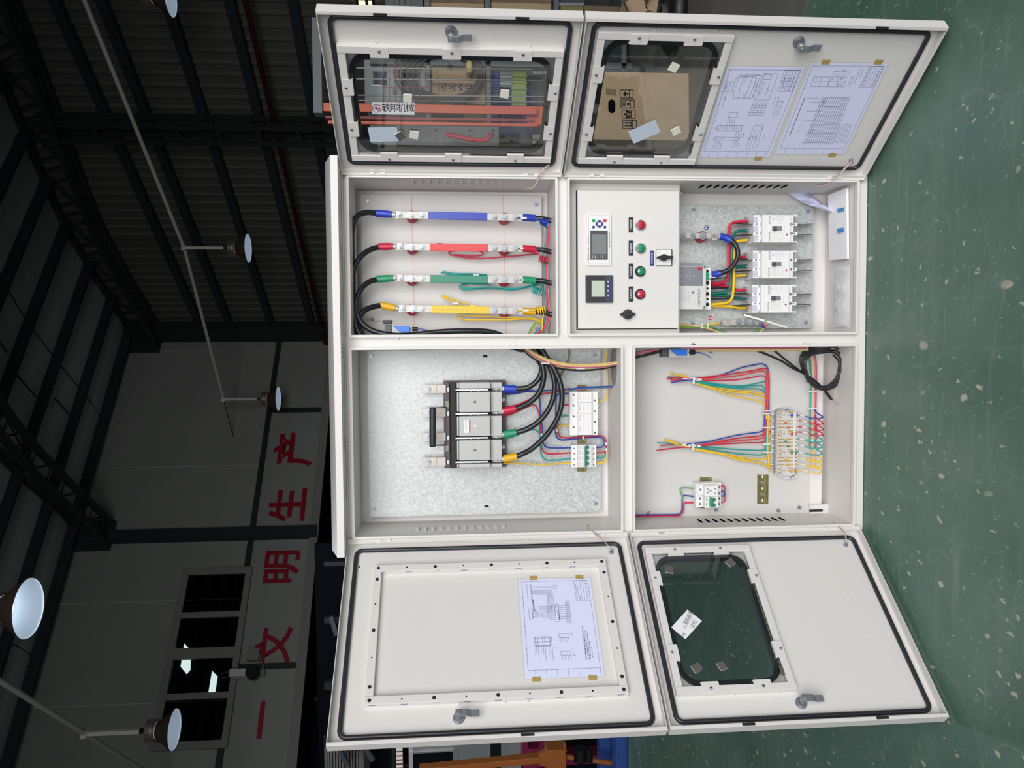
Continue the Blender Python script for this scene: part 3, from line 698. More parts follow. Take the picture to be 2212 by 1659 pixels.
dUR = door(FDR, -.003, wR, ZRB-.0107, ZT+.0128, 'upper right door with a long glass window', W_UR,
     C_(DUR, [(570, 437, 'r'), (1127, 452, 'r'), (1673, 467, 'r'), (645, 1208, 'l'), (1137, 1212, 'l'), (1617, 1217, 'l'), (330, 675, 't'), (377, 998, 't'), (1905, 715, 'b'), (1862, 1028, 'b')]),
     DUR(1122, 262), DUR(1878, 1276), (DUR(1810, 1290), DUR(1755, 1440)))
dLR = door(FDR, -.003, wR, -.0128, ZRT+.0107, 'lower right door with a glass window and two taped drawings', W_LR,
     C_(DLR, [(440, 225, 'r'), (732, 232, 'r'), (313, 848, 'l'), (562, 852, 'l'), (225, 398, 't'), (175, 712, 't'), (852, 407, 'b'), (757, 712, 'b')]),
     DLR(1297, 235), DLR(1575, 862), (DLR(1530, 872), DLR(1440, 975)))
dUL = door(FDL, -wL, .003, ZLB-.0107, ZT+.0128, 'upper left door with a plain drilled reinforcing frame', None, (), DUL(865, 1200), DUL(1815, 168), (DUL(1770, 140), DUL(1665, 28)), False)
dLL = door(FDL, -wL, .003, -.0128, ZLT+.0107, 'lower left door with a glass window', W_LL,
     C_(DLL, [(580, 1045, 'l'), (918, 1035, 'l'), (355, 183, 'r'), (650, 180, 'r'), (237, 355, 't'), (355, 836, 't'), (858, 340, 'b'), (1018, 812, 'b')]),
     DLL(1175, 1152), DLL(1462, 130), (DLL(1440, 95), DLL(1385, 5)), False)
bars(FDL, W_UL, .021, ZS, -.010, dUL)
HB = G(); HB.cyl(0, 0, 0, .0004, .0048, 16); HB = mesh('bar_hole', HB, 'slot_dark'); HS = G(); HS.cyl(0, 0, 0, .0004, .0022, 12); HS = mesh('bar_hole_small', HS, 'hole')
fx0, fx1, fy0, fy1 = W_UL; b2 = .0105
for i in range(9):
    t = i/8; y = fy1-.012-(fy1-fy0-.024)*t
    for x in (fx0+b2, fx1-b2): at_(FDL, HS if i % 2 else HB, 'bar_hole', x, y, -.0099, dUL)
for i in range(5):
    x = fx0+.045+(fx1-fx0-.09)*i/4
    for y in (fy0+b2, fy1-b2): at_(FDL, HS if i % 2 else HB, 'bar_hole', x, y, -.0114, dUL)
SL = G(); SL.box(-.0006, .0006, -.009, .009, -.0002, .0004); SL = mesh('edge_slot', SL, 'sign_blue')
for i in range(9):
    y = fy1-.02-(fy1-fy0-.04)*i/8
    for x, s in ((fx1-.0212, 1), (fx0-.0002, -1)): put('edge_slot', SL, FDL.m @ Matrix.Translation((x, y, -.016)) @ Matrix.Rotation(-math.pi/2, 4, 'Y'), dUL)
for p in (DUL(256, 181), DUL(247, 272)):
    x, y = FDL.at(*p, ZS); at_(FDL, HS, 'door_hole', x, y, ZS, dUL)
for p in (DLL(1470, 485), DLL(1625, 479), DLL(1574, 726), DLL(1735, 719)):
    x, y = FDL.at(*p, ZS); g = G(); g.cyl(0, 0, 0, .0006, .0026, 10); put('rivet', mesh('rivet', g, 'label_white'), FDL.m @ Matrix.Translation((x, y, ZS)), dLL)
# lock notches in the free door edges
for fr, dd_, ps, xe in ((FDR, dUR, (DUR(575, 112), DUR(1670, 146)), wR), (FDR, dLR, (DLR(1735, 142),), wR), (FDL, dUL, (DUL(1292, 1305),), -wL), (FDL, dLL, (DLL(1690, 1255), DLL(825, 1292)), -wL)):
    for p in ps:
        x, y = fr.at(*p, -.002); g = G(); g.box(xe-.0085 if xe > 0 else xe+.0015, xe-.0015 if xe > 0 else xe+.0085, y-.016, y+.016, -.0005, .0012); part('edge_notch', g, 'slot_dark', fr, dd_)
# ------------------------------------------------------------------ pads and stickers on the panes
def slab(name, fr, cr, pts, z0, z1, mats, label, cat, group=None):
    g = G(); P = [fr.at(*cr(*p), z0) for p in pts]; g.prism(P, z0, z1)
    if isinstance(mats, tuple):
        for i in range(len(g.mi)): g.mi[i] = 0
        g.mi[-len(pts)-1] = 1
    o = part(name, g, list(mats) if isinstance(mats, tuple) else mats, fr); return tag(o, label, cat, group)
PU = crop(760, 120, 7.372); PU2 = crop(980, 120, 7.373); PR = crop(1270, 80, 6.262); PL = crop(1400, 1190, 5.353)
zg = -.0142
slab('backing_sheet', FDR, PU, [(252, 1148), (715, 1135), (755, 1362), (298, 1378)], zg, zg+.0004, 'sticker_blue', 'pale blue blank sticker on the upper right door pane', 'sticker')
slab('foam_pad', FDR, PU, [(680, 1255), (790, 1192), (872, 1293), (762, 1362)], zg+.0006, zg+.003, ('foam_white', 'foam_dark'), 'dark square foam pad beside the blank sticker on the upper right pane', 'foam pad')
slab('foam_pad', FDR, PU, [(930, 1188), (1068, 1210), (1050, 1327), (912, 1305)], zg, zg+.003, 'foam_white', 'pale square foam pad next to the dark pad on the upper right pane', 'foam pad')
slab('foam_pad', FDR, PU, [(820, 605), (958, 610), (955, 738), (816, 728)], zg, zg+.003, 'foam_white', 'pale square foam pad above the orange mast on the upper right pane', 'foam pad')
slab('foam_pad', FDR, PU2, [(752, 532), (888, 548), (866, 677), (728, 655)], zg, zg+.003, 'foam_white', 'pale square foam pad low on the upper right pane', 'foam pad')
slab('backing_sheet', FDR, PR, [(545, 1280), (910, 1117), (982, 1285), (620, 1442)], zg, zg+.0004, 'sticker_blue', 'pale blue blank sticker on the lower right door pane', 'sticker')
slab('foam_pad', FDR, PR, [(1075, 435), (1148, 332), (1248, 378), (1178, 480)], zg, zg+.003, 'foam_white', 'pale foam pad near the free edge of the lower right pane', 'foam pad')
slab('foam_pad', FDR, PR, [(1120, 1252), (1230, 1200), (1260, 1275), (1155, 1332)], zg, zg+.003, 'foam_white', 'pale foam pad near the hinge side of the lower right pane', 'foam pad')
for i, (pts, lab) in enumerate((([(885, 125), (955, 80), (1015, 145), (945, 188)], 'dark foam pad at the lower hinge corner of the lower left pane'), ([(205, 180), (280, 175), (292, 265), (198, 250)], 'dark foam pad at the upper hinge corner of the lower left pane'),
        ([(487, 1338), (570, 1288), (635, 1362), (552, 1422)], 'dark foam pad at the upper free corner of the lower left pane'), ([(785, 1300), (862, 1275), (920, 1362), (840, 1390)], 'dark foam pad in the middle of the free edge of the lower left pane'))):
    slab('foam_pad', FDL, PL, pts, zg, zg+.002, ('label_white', 'foam_dark'), lab, 'foam pad')
for p, lab in ((DLL(1047, 948), 'lower left'), ):
    x, y = FDL.at(*p, -.012); g = G(); g.prism(rect(x-.012, x+.012, y-.006, y+.006), -.0142, -.0125); part('edge_pad', g, 'foam_dark', FDL, dLL)
for q in ((DLR(880, 290)), (DLR(722, 800))):
    x, y = FDR.at(*q, -.012); g = G(); g.prism(rect(x-.013, x+.013, y-.004, y+.004), -.0142, -.012); part('edge_pad', g, 'foam_dark', FDR, dLR)
for q in (DUR(1917, 540), DUR(1842, 1165)):
    x, y = FDR.at(*q, -.012); g = G(); g.prism(rect(x-.013, x+.013, y-.003, y+.003), -.0142, -.012); part('edge_pad', g, 'foam_dark', FDR, dUR)
st = slab('glass_label', FDL, PL, [(268, 885), (455, 678), (622, 810), (432, 1022)], zg, zg+.0003, 'label_white', 'white printed glass maker label stuck askew on the lower left pane', 'label')
rows = [((508, 742), (430, 880), .0065, 'P2 400*270-1'), ((478, 735), (440, 808), .0075, '钢化玻璃'), ((540, 790), (490, 905), .0045, '厂家 编号'), ((572, 800), (510, 915), .004, '规格 安装'), ((415, 965), (396, 985), .006, '合格')]
for a, b, s, tx in rows:
    p = FDL.at(*PL(*a), zg); q = FDL.at(*PL(*b), zg); c = ((p[0]+q[0])/2, (p[1]+q[1])/2)
    ang = math.atan2(p[1]-q[1], p[0]-q[0])
    text('print', tx, FDL, c[0], c[1], zg+.0005, s*1.5, 'ink', st, ang)
# ------------------------------------------------------------------ taped drawings
def sheet(fr, cr, film, paper, tapes, label, lines, boxes, texts, heavy=()):
    t = thing('wiring_drawing', fr.m @ Vector((*fr.at(*cr(*paper[3]), ZS), ZS)), label, 'drawing')
    g = G(); g.prism([fr.at(*cr(*p), ZS) for p in film], ZS+.0003, ZS+.0007); part('plastic_sleeve', g, 'film', fr, t)
    g = G(); g.prism([fr.at(*cr(*p), ZS) for p in paper], ZS+.0008, ZS+.0011); part('paper', g, 'paper', fr, t)
    for p in tapes:
        x, y = fr.at(*cr(*p), ZS); g = G(); g.box(x-.0065, x+.0065, y-.011, y+.011, ZS+.0012, ZS+.0015); part('tape', g, 'tape', fr, t)
    def ink(L, w, mm, nm):
        g = G()
        for x1, y1, x2, y2 in L:
            a = Vector(fr.at(*cr(x1, y1), ZS)); b = Vector(fr.at(*cr(x2, y2), ZS)); d = b-a
            if d.length < 1e-5: continue
            n = Vector((-d.y, d.x)).normalized()*w/2
            g.add([(*(a+n), ZS+.0015), (*(a-n), ZS+.0015), (*(b-n), ZS+.0015), (*(b+n), ZS+.0015)], [(0, 1, 2, 3)])
        if g.f: part(nm, g, mm, fr, t)['kind'] = 'stuff'
    L = list(lines)
    for bx in boxes:
        pts = bx if len(bx) == 4 and isinstance(bx[0], tuple) else [(bx[0], bx[1]), (bx[2], bx[1]), (bx[2], bx[3]), (bx[0], bx[3])]
        for i in range(4): L.append((*pts[i], *pts[(i+1) % 4]))
    ink(L, .0006, 'ink', 'printed_lines'); ink(heavy, .0016, 'ink', 'printed_bold'); ink(texts, .0012, 'ink_grey', 'printed_notes')
    return t
def dashes(x0, y0, x1, y1, n, seg, j=.5):
    o = []
    for i in range(n):
        t = i/n; u = t+seg/n*(j+random.random()*(1-j)); o.append((x0+(x1-x0)*t, y0+(y1-y0)*t, x0+(x1-x0)*u, y0+(y1-y0)*u))
    return o
# drawing on the upper left door
ln = [(118, 122, 212, 1446), (212, 1446, 1290, 1404), (1290, 1404, 1145, 395), (118, 122, 1100, 95)] + [(x, 1440-.04*(x-320), x+8, 1535-.03*(x-320)) for x in (320, 485, 648, 810, 970, 1132, 1292)]
ln += [(108+i*8.5, 130+i*110, 128+i*8.5, 129+i*110) for i in range(12)]
ln += [(275, 190, 560, 185), (275, 212, 560, 206)] + [(265, 245+i*12, 565-i*12, 240+i*14) for i in range(6)] + [(565-i*13, 240+i*14, 600-i*18, 455+i*36) for i in range(6)]
ln += [(275+i*4, 380, 290+i*10, 560) for i in range(4)] + [(280, 545+i*18, 350+i*8, 545+i*15) for i in range(7)] + [(355+i*8, 490+i*22, 620, 480+i*30) for i in range(8)]
ln += [(665, 480+i*28, 810, 472+i*28) for i in range(8)] + [(765+i*14, 405, 795+i*16, 735) for i in range(5)]
ln += [(320+i*105, 945, 320+i*105+25, 1190) for i in range(3)] + [(350+i*105, 945, 380+i*105, 1300) for i in range(3)] + [(300, 965+i*60, 545, 955+i*60) for i in range(3)]
ln += [(690+i*42, 950, 705+i*42, 1020) for i in range(4)] + [(720+i*42, 1215, 735+i*42, 1290) for i in range(4)]
bx = [[(190, 160), (245, 157), (268, 385), (210, 390)], [(218, 525), (270, 522), (288, 672), (234, 678)], [(585, 172), (635, 170), (640, 220), (590, 222)], [(605, 455), (660, 452), (690, 715), (632, 718)], [(893, 108), (1102, 95), (1142, 395), (935, 398)],
      [(310, 945), (545, 940), (548, 1070), (318, 1075)], [(668, 898), (828, 895), (825, 955), (675, 955)], [(695, 1160), (855, 1158), (858, 1215), (702, 1215)]]
ln += [(893+i*42, 108-i*3, 935+i*42, 398-i*1) for i in (1, 2, 3, 4)] + [(1050+i*12, 150+i*60, 1110+i*10, 148+i*60) for i in range(4)]
hv = dashes(1045, 805, 1085, 1290, 14, .8)+dashes(1070, 850, 1110, 1290, 12, .8)+dashes(1095, 880, 1130, 1285, 10, .8)+dashes(1125, 1010, 1150, 1285, 8, .8)+dashes(1155, 1100, 1185, 1265, 5, .8)+dashes(1018, 785, 1080, 1290, 22, .9)
hv += dashes(255, 170, 275, 380, 14, .5)+dashes(270, 530, 285, 670, 10, .5)+dashes(920, 170, 948, 380, 8, .6)+dashes(985, 330, 990, 380, 2, .8)+dashes(620, 470, 685, 700, 9, .6)+dashes(650, 470, 690, 700, 9, .5)+dashes(860, 890, 872, 930, 2, .8)+dashes(622, 1090, 626, 1125, 2, .8)+dashes(895, 1195, 905, 1230, 2, .8)
sheet(FDL, KA, [(45, 60), (1155, 40), (1375, 1545), (145, 1590)], [(70, 90), (1135, 65), (1350, 1520), (168, 1572)], [(292, 62), (980, 48), (1178, 1548), (340, 1572)], 'wiring drawing taped low on the upper left door', ln, bx, dashes(310, 1110, 330, 1250, 7, .5)+dashes(415, 1100, 440, 1240, 7, .5)+dashes(520, 1095, 545, 1240, 7, .5), hv)
# first drawing on the lower right door
ln = [(395, 158, 105, 1058), (395, 155, 1185, 158), (1185, 158, 820, 1060), (105, 1060, 820, 1060)] + [(165+i*106, 1068, 145+i*106, 1118) for i in range(7)] + [(385-i*23, 158+i*80, 398-i*23, 158+i*80) for i in range(12)]
ln += [(440, 300, 470, 240), (470, 240, 740, 212), (420, 340, 465, 340), (465, 340, 500, 210), (500, 212, 735, 212), (735, 212, 640, 470), (640, 470, 430, 468), (430, 468, 440, 380), (520, 232, 690, 235), (690, 235, 665, 350), (560, 225, 490, 400), (590, 212, 550, 300), (650, 225, 560, 470), (500, 400, 490, 468), (545, 410, 535, 465), (575, 405, 545, 468), (690, 250, 605, 470), (710, 300, 640, 460)]
ln += [(760, 260, 700, 470), (780, 280, 735, 430), (835, 300, 790, 440), (800, 350, 830, 400)] + [(235+i*27, 905, 205+i*27, 1020) for i in range(4)] + [(265+i*26, 770, 250+i*26, 830) for i in range(11)] + [(470+i*26, 830, 420+i*26, 1020) for i in range(3)] + [(380+i*25, 695, 360+i*25, 765) for i in range(4)]
ln += [(640+i*36, 830, 570+i*36, 1030) for i in range(3)] + [(765, 775, 680, 1040), (565, 1040, 690, 1045)]
bx = [[(358, 285), (440, 290), (410, 398), (328, 395)], [(768, 195), (930, 200), (825, 492), (660, 488)], [(1000, 160), (1185, 160), (1085, 398), (928, 395)], [(395, 630), (482, 630), (465, 685), (375, 682)], [(258, 775), (540, 775), (515, 838), (240, 835)], [(220, 902), (492, 905), (480, 940), (205, 935)], [(668, 775), (765, 778), (735, 835), (640, 832)], [(612, 902), (695, 905), (685, 935), (600, 932)], [(655, 520), (808, 520), (760, 662), (600, 660)], [(940, 500), (988, 502), (925, 665), (870, 660)], [(775, 210), (862, 212), (848, 262), (760, 258)], [(905, 455), (942, 455), (905, 555), (868, 552)]]
ln += [(655+38*i, 520, 600+40*i, 660) for i in range(1, 4)] + [(645-14*i, 548+28*i, 798-12*i, 548+28*i) for i in range(4)] + [(1000+i*34, 160, 940+i*28, 396) for i in range(1, 6)] + [(960, 250+i*30, 1120-i*10, 250+i*30) for i in range(4)]
hv = dashes(352, 430, 300, 590, 9, .7)+dashes(1010, 215, 960, 370, 8, .6)+dashes(1060, 250, 1030, 300, 3, .7)+dashes(545, 865, 530, 915, 3, .8)+dashes(775, 875, 760, 925, 3, .8)+dashes(1110, 240, 1040, 395, 7, .6)+dashes(962, 505, 905, 650, 9, .5)+dashes(370, 310, 340, 390, 5, .6)+dashes(400, 300, 375, 385, 4, .5)
sheet(FDR, KE, [(345, 98), (1255, 112), (850, 1145), (40, 1140)], [(368, 118), (1228, 130), (830, 1130), (55, 1125)], [(710, 1140)], 'control circuit drawing below the window of the lower right door', ln, bx, dashes(245, 780, 220, 830, 4, .5)+dashes(725, 340, 700, 470, 6, .5)+dashes(180, 1030, 290, 1035, 10, .5), hv)
# second drawing on the lower right door
ln = [(1315, 112, 950, 1028), (1315, 112, 2110, 115), (2110, 115, 1665, 1030), (950, 1028, 1665, 1028)] + [(1020+i*106, 1036, 1000+i*106, 1080) for i in range(7)] + [(1300-i*31, 125+i*80, 1314-i*31, 125+i*80) for i in range(12)]
bx = [[(1325, 235), (1505, 235), (1475, 340), (1290, 338)], [(1520, 232), (1690, 235), (1660, 342), (1480, 342)], [(1545, 175), (1728, 165), (1715, 205), (1535, 205)], [(1945, 115), (2105, 118), (1985, 352), (1830, 350)], [(1742, 235), (1772, 235), (1725, 335), (1700, 335)]]
ln += [(1415, 235, 1385, 338), (1308, 285, 1490, 288), (1600, 235, 1572, 342), (1500, 285, 1675, 288), (1240, 470, 1380, 470)] + [(1945+i*35, 115, 1840+i*32, 350) for i in range(1, 5)] + [(1640, 140, 1655, 185), (1670, 150, 1680, 185)]
gr = [(1415+i*22, 465, 1215+i*22, 985) for i in range(15)] + [(1415-45*i, 465+100*i, 1725-45*i, 462+100*i) for i in range(6)] + [(1280, 515, 1400, 515), (1240, 612, 1360, 615), (1200, 712, 1320, 715)] + [(1620+i*26, 755, 1540+i*26, 970) for i in range(6)] + [(1840, 140, 1780, 300), (1880, 140, 1830, 250)]
hv = [(1225, 465, 1055, 890)]+dashes(1440, 480, 1415, 550, 3, .8)+dashes(1460, 485, 1435, 550, 3, .7)+dashes(1395, 580, 1370, 650, 3, .8)+dashes(1350, 680, 1330, 745, 3, .8)+dashes(1305, 790, 1270, 865, 4, .8)+dashes(1328, 795, 1300, 860, 4, .7)+dashes(1955, 130, 1850, 345, 12, .75)+dashes(1355, 250, 1340, 330, 2, .3)+dashes(1620, 250, 1650, 255, 2, .9)+dashes(1600, 300, 1590, 335, 2, .9)+dashes(1540, 245, 1520, 275, 4, .6)+dashes(1640, 305, 1620, 330, 3, .8)+dashes(2050, 170, 1960, 350, 9, .6)
sheet(FDR, KE, [(1288, 62), (2178, 70), (1688, 1103), (875, 1103)], [(1295, 82), (2150, 85), (1665, 1093), (893, 1092)], [(1460, 70), (2045, 70), (1530, 1102)], 'assembly drawing with parts table taped nearest the floor on the lower right door', ln, bx, gr+dashes(1690, 465, 1500, 960, 22, .6)+dashes(1660, 465, 1460, 960, 22, .6)+dashes(1180, 770, 1130, 880, 8, .5)+dashes(1240, 940, 1280, 945, 3, .8), hv)
# ------------------------------------------------------------------ inside the cabinet
def pts(cr, L, z0=None): return [FC.p3(*cr(p[0], p[1]), p[2] if len(p) > 2 else z0) for p in L]
def rc(cr, x0, y0, x1, y1, z):
    """picture rectangle on the plane z -> x0, x1, y0, y1 in cabinet axes"""
    a = FC.at(*cr(x0, y0), z); b = FC.at(*cr(x1, y1), z)
    return min(a[0], b[0]), max(a[0], b[0]), min(a[1], b[1]), max(a[1], b[1])
def pbox(cr, x0, y0, x1, y1, z0, z1, g=None):
    g = g or G(); g.box(*rc(cr, x0, y0, x1, y1, z1), z0, z1); return g
def wire(parent, cr, L, z, r, m, name='wire', n=8, res=6):
    g = G(); g.tube(pts(cr, L, z), r, n, res); return part(name, g, m, FC, parent)
def helix(a, b, R, turns, n=10):
    a = Vector(a); b = Vector(b); d = (b-a).normalized(); e = d.orthogonal().normalized(); f = d.cross(e)
    return [a.lerp(b, i/(turns*n))+(e*math.cos(6.283*i/n)+f*math.sin(6.283*i/n))*R for i in range(turns*n+1)]
def bolt(fr, me, cr, x, y, z, parent, name='bolt', rot=None):
    u, v = fr.at(*cr(x, y), z); return at_(fr, me, name, u, v, z, parent, random.random()*3 if rot is None else rot)
def tprint(s, cr, x, y, z, size, m, parent, rot=0, sx=1, bold=0):
    u, v = FC.at(*cr(x, y), z); return text('print', s, FC, u, v, z+.0003, size, m, parent, rot, bold, sx)
def lines(cr, L, z, m, parent, w=.0007, name='print'):
    g = G()
    for x1, y1, x2, y2 in L:
        a = Vector(FC.at(*cr(x1, y1), z)); b = Vector(FC.at(*cr(x2, y2), z)); d = b-a
        if d.length < 1e-6: continue
        n = Vector((-d.y, d.x)).normalized()*w/2
        g.add([(*(a+n), z+.0003), (*(a-n), z+.0003), (*(b-n), z+.0003), (*(b+n), z+.0003)], [(0, 1, 2, 3)])
    o = part(name, g, m, FC, parent); o['kind'] = 'stuff'; return o
# --- mounting plates (parts of the cabinet)
ZP = -.150
g = pbox(UR, 392, 318, 1940, 1530, ZP-.003, ZP); part('mounting_plate', g, 'plate_paint', FC, CB, label='pale grey plate behind the busbars')
for x in (825, 1606): lines(UR, [(x, 322, x+28, 1530)], ZP, 'marker_red' if 'marker_red' in MAT else mat('marker_red', (206, 120, 130), .6) and 'marker_red', CB, .0012, 'marker_line')
for p in ((455, 378), (1888, 402), (1893, 1460)): bolt(FC, SBOLT, UR, *p, ZP, CB, 'plate_bolt')
g = pbox(UL, 246, 124, 1937, 1290, ZP-.003, ZP); part('mounting_plate', g, 'galvanised', FC, CB, label='galvanised plate behind the knife switch')
for p in ((280, 168), (1893, 158), (293, 1275), (1900, 1232)): bolt(FC, SBOLT, UL, *p, ZP, CB, 'plate_bolt')
for p in ((1100, 165), (1110, 1252)):
    u, v = FC.at(*UL(*p), ZP); g = G(); g.prism(rrect(u-.004, u+.004, v-.007, v+.007, .0039, 5), ZP, ZP+.0006); part('slot', g, 'slot_dark', FC, CB)
g = pbox(LR, 700, 262, 1752, 1101, ZP+.002, ZP+.005); part('mounting_plate', g, 'galvanised', FC, CB, label='galvanised plate behind the three breakers')
for p in ((942, 292), (1722, 303), (936, 1070), (1708, 1062)): bolt(FC, SBOLT, LR, *p, ZP+.005, CB, 'plate_bolt')
g = pbox(LL, 95, 100, 1412, 1345, ZP-.003, ZP); part('mounting_plate', g, 'plate_paint', FC, CB, label='pale grey plate behind the terminal block')
for p in ((207, 1340), (713, 1318), (1177, 1322), (1335, 1300), (1397, 355), (675, 135)): bolt(FC, SBOLT, LL, *p, ZP, CB, 'plate_bolt')
g = pbox(LL, 1412, 100, 1500, 1280, ZP-.012, ZP-.004); part('plate_support', g, 'paint', FC, CB)
g = pbox(LL, 1415, 1280, 1597, 1365, ZP-.01, ZP+.012); part('bracket', g, 'paint', FC, CB, .001)
g = pbox(LL, 1412, 1316, 1512, 1332, ZP+.012, ZP+.0126); part('slot', g, 'slot_dark', FC, CB)
g = pbox(LL, 110, 1372, 1500, 1392, ZP-.02, ZP-.004); part('plate_support', g, 'paint', FC, CB)
# --- busbars with insulators, sleeves and cable lugs
ZB = -.098
bar_data = (('blue', (490, 512), (968, 1472), 'sleeve_blue', 'blue', 680), ('red', (762, 777), (985, 1480), 'sleeve_red', 'red', 690),
            ('green', (1032, 1044), (985, 1477), 'sleeve_green', 'green', 690), ('yellow', (1288, 1310), (998, 1487), 'sleeve_yellow', 'yellow', 708))
for nm, (ya, yb), (s0, s1), sm, cm, xl in bar_data:
    Y = lambda x: ya+(yb-ya)*(x-715)/1000.0
    A = Vector(FC.p3(*UR(xl+2, Y(xl)), ZB)); B = Vector(FC.p3(*UR(1768, Y(1768)), ZB)); upz = (0, 0, 1)
    t = thing('busbar', FC.m @ A.lerp(B, .5), nm+'-sleeved flat busbar on two red insulators', 'busbar', 'busbars in the upper right compartment')
    g = G(); g.bar(A, B, .0205, .005, upz); part('bar', g, 'tin', FC, t, .0006)
    a = Vector(FC.p3(*UR(s0, Y(s0)), ZB)); b = Vector(FC.p3(*UR(s1, Y(s1)), ZB)); g = G(); g.bar(a, b, .0222, .0066, upz); part('sleeve', g, sm, FC, t, .001)
    if nm in ('red', 'yellow'): lines(UR, dashes(1040 if nm == 'yellow' else 1210, Y(1150), 1330 if nm == 'yellow' else 1470, Y(1350), 7, .6), ZB+.0034, 'ink_grey', t, .0022)
    for xi in (822, 1612):
        u, v = FC.at(*UR(xi+4, Y(xi)+12), -.125)
        g = G(); g.lathe([(.0165, ZP), (.0165, ZP+.008), (.0135, ZP+.013), (.0165, ZP+.022), (.0165, ZP+.027), (.0125, ZP+.033), (.0135, ZB-.0026), (.001, ZB-.0026)], (u, v, 0), n=24); part('insulator', g, 'standoff_red', FC, t)
    for k, x in enumerate((xl+35, 817+(xl-680)*.6, 912, 1533, 1617, 1715)):
        bolt(FC, HEX if k in (1, 4) else BOLT, UR, x, Y(x), ZB+.0026+(.003 if k in (0, 5) else 0), t)
# --- long power cables from the busbars down behind the mullion to the knife switch
run = {'blue': [(535, 478, ZB), (450, 470, -.085), (365, 500, -.07), (322, 600, -.06), (316, 800, -.06), (318, 1100, -.06), (335, 1380, -.06), (420, 1560, -.06), (800, 1590, -.06), (1300, 1590, -.06), (1640, 1600, -.06)],
       'red': [(556, 762, ZB), (470, 790, -.085), (390, 850, -.07), (335, 950, -.06), (326, 1080, -.055), (330, 1300, -.05), (380, 1500, -.05), (520, 1570, -.05), (900, 1570, -.055), (1500, 1590, -.06), (1690, 1620, -.06)],
       'green': [(542, 1038, ZB), (460, 1065, -.085), (395, 1125, -.07), (356, 1225, -.06), (362, 1340, -.055), (430, 1440, -.05), (560, 1500, -.045), (760, 1520, -.045), (1050, 1490, -.05), (1300, 1480, -.05), (1520, 1495, -.055), (1720, 1580, -.06)],
       'yellow': [(572, 1262, ZB), (500, 1275, -.085), (420, 1310, -.07), (372, 1390, -.06), (390, 1480, -.055), (470, 1550, -.05), (800, 1560, -.05), (1300, 1555, -.055), (1650, 1600, -.06), (1760, 1640, -.06)]}
runb = {'blue': [(300, 15, -.07), (440, 110, -.07), (530, 240, -.075), (520, 345, -.075), (455, 450, -.075), (345, 518, -.08), (205, 535, -.085)],
        'red': [(400, 10, -.06), (500, 120, -.06), (553, 270, -.06), (556, 420, -.06), (500, 585, -.065), (400, 690, -.07), (300, 750, -.078), (205, 787, -.085)],
        'green': [(470, 5, -.07), (590, 170, -.07), (668, 330, -.07), (698, 480, -.065), (680, 660, -.065), (600, 830, -.068), (480, 965, -.072), (330, 1055, -.08), (208, 1092, -.085)],
        'yellow': [(490, 0, -.055), (600, 140, -.055), (715, 320, -.05), (785, 520, -.045), (790, 720, -.045), (730, 920, -.05), (590, 1130, -.06), (420, 1290, -.07), (300, 1360, -.08), (215, 1395, -.085)]}
swt = {'blue': ((205, 535), (52, 530)), 'red': ((205, 785), (44, 818)), 'green': ((208, 1092), (44, 1118)), 'yellow': ((215, 1396), (52, 1428))}
for nm, *_r in bar_data:
    cm = _r[-2]
    L = pts(UR, run[nm]) + pts(KS, runb[nm])
    t = thing('power_cable', FC.m @ Vector(L[0]), 'thick black cable with '+nm+' end sleeves joining '+nm+' busbar and knife switch', 'cable', 'black power cables of the upper compartments')
    g = G(); g.tube(L, .0083, 10, 8); part('jacket', g, 'cable_black', FC, t)
    ya, yb = _r[0]; xl = _r[-1]
    a = Vector(pts(UR, [(xl-20, ya-2, ZB+.004)])[0]); b = Vector(L[0])
    g = G(); g.tube([a, a.lerp(b, .5), b, b+(b-a)*.1], lambda q: .0108 if q > .12 else .0098, 12, 3); part('end_sleeve', g, cm, FC, t)
    g = G(); g.tube([a+(a-b)*.25, a], .0075, 12, 1); c_ = Vector(pts(UR, [(xl+62, ya, ZB+.004)])[0]); g.bar(a+(a-b)*.2, c_, .0225, .0034, (0, 0, 1)); part('lug', g, 'tin', FC, t, .0006)
    (x1, y1), (x2, y2) = swt[nm]; a = Vector(pts(KS, [(x1, y1, -.085)])[0]); b = Vector(pts(KS, [(x2, y2, -.088)])[0])
    g = G(); g.tube([a, a.lerp(b, .5), b], .0118, 12, 3); part('end_sleeve', g, cm, FC, t)
    g = G(); e = b+(b-a)*.35; g.tube([b, e], .008, 12, 1); part('lug', g, 'tin', FC, t)
# short cables leaving the busbars downwards
for nm, (ya, yb), sx_, sm, cm, xl in bar_data:
    y = yb+2
    L = pts(UR, [(1880, y+6, ZB), (1950, y+10, -.095), (2010, y+26, -.085), (2055, y+34, -.08)])
    t = thing('outgoing_cable', FC.m @ Vector(L[0]), 'short black cable with '+nm+' sleeve leaving the lower end of '+nm+' busbar', 'cable', 'short outgoing cables of the busbars')
    g = G(); g.tube(L, .0078, 10, 6); part('jacket', g, 'cable_black', FC, t)
    a, b = Vector(pts(UR, [(1775, y-2, ZB+.004)])[0]), Vector(L[0]); g = G(); g.tube([a, a.lerp(b, .5), b], .0108, 12, 3); part('end_sleeve', g, cm, FC, t)
    g = G(); c_ = Vector(pts(UR, [(1690, y-6, ZB+.004)])[0]); g.bar(c_, a, .0225, .0034, (0, 0, 1)); part('lug', g, 'tin', FC, t, .0006)
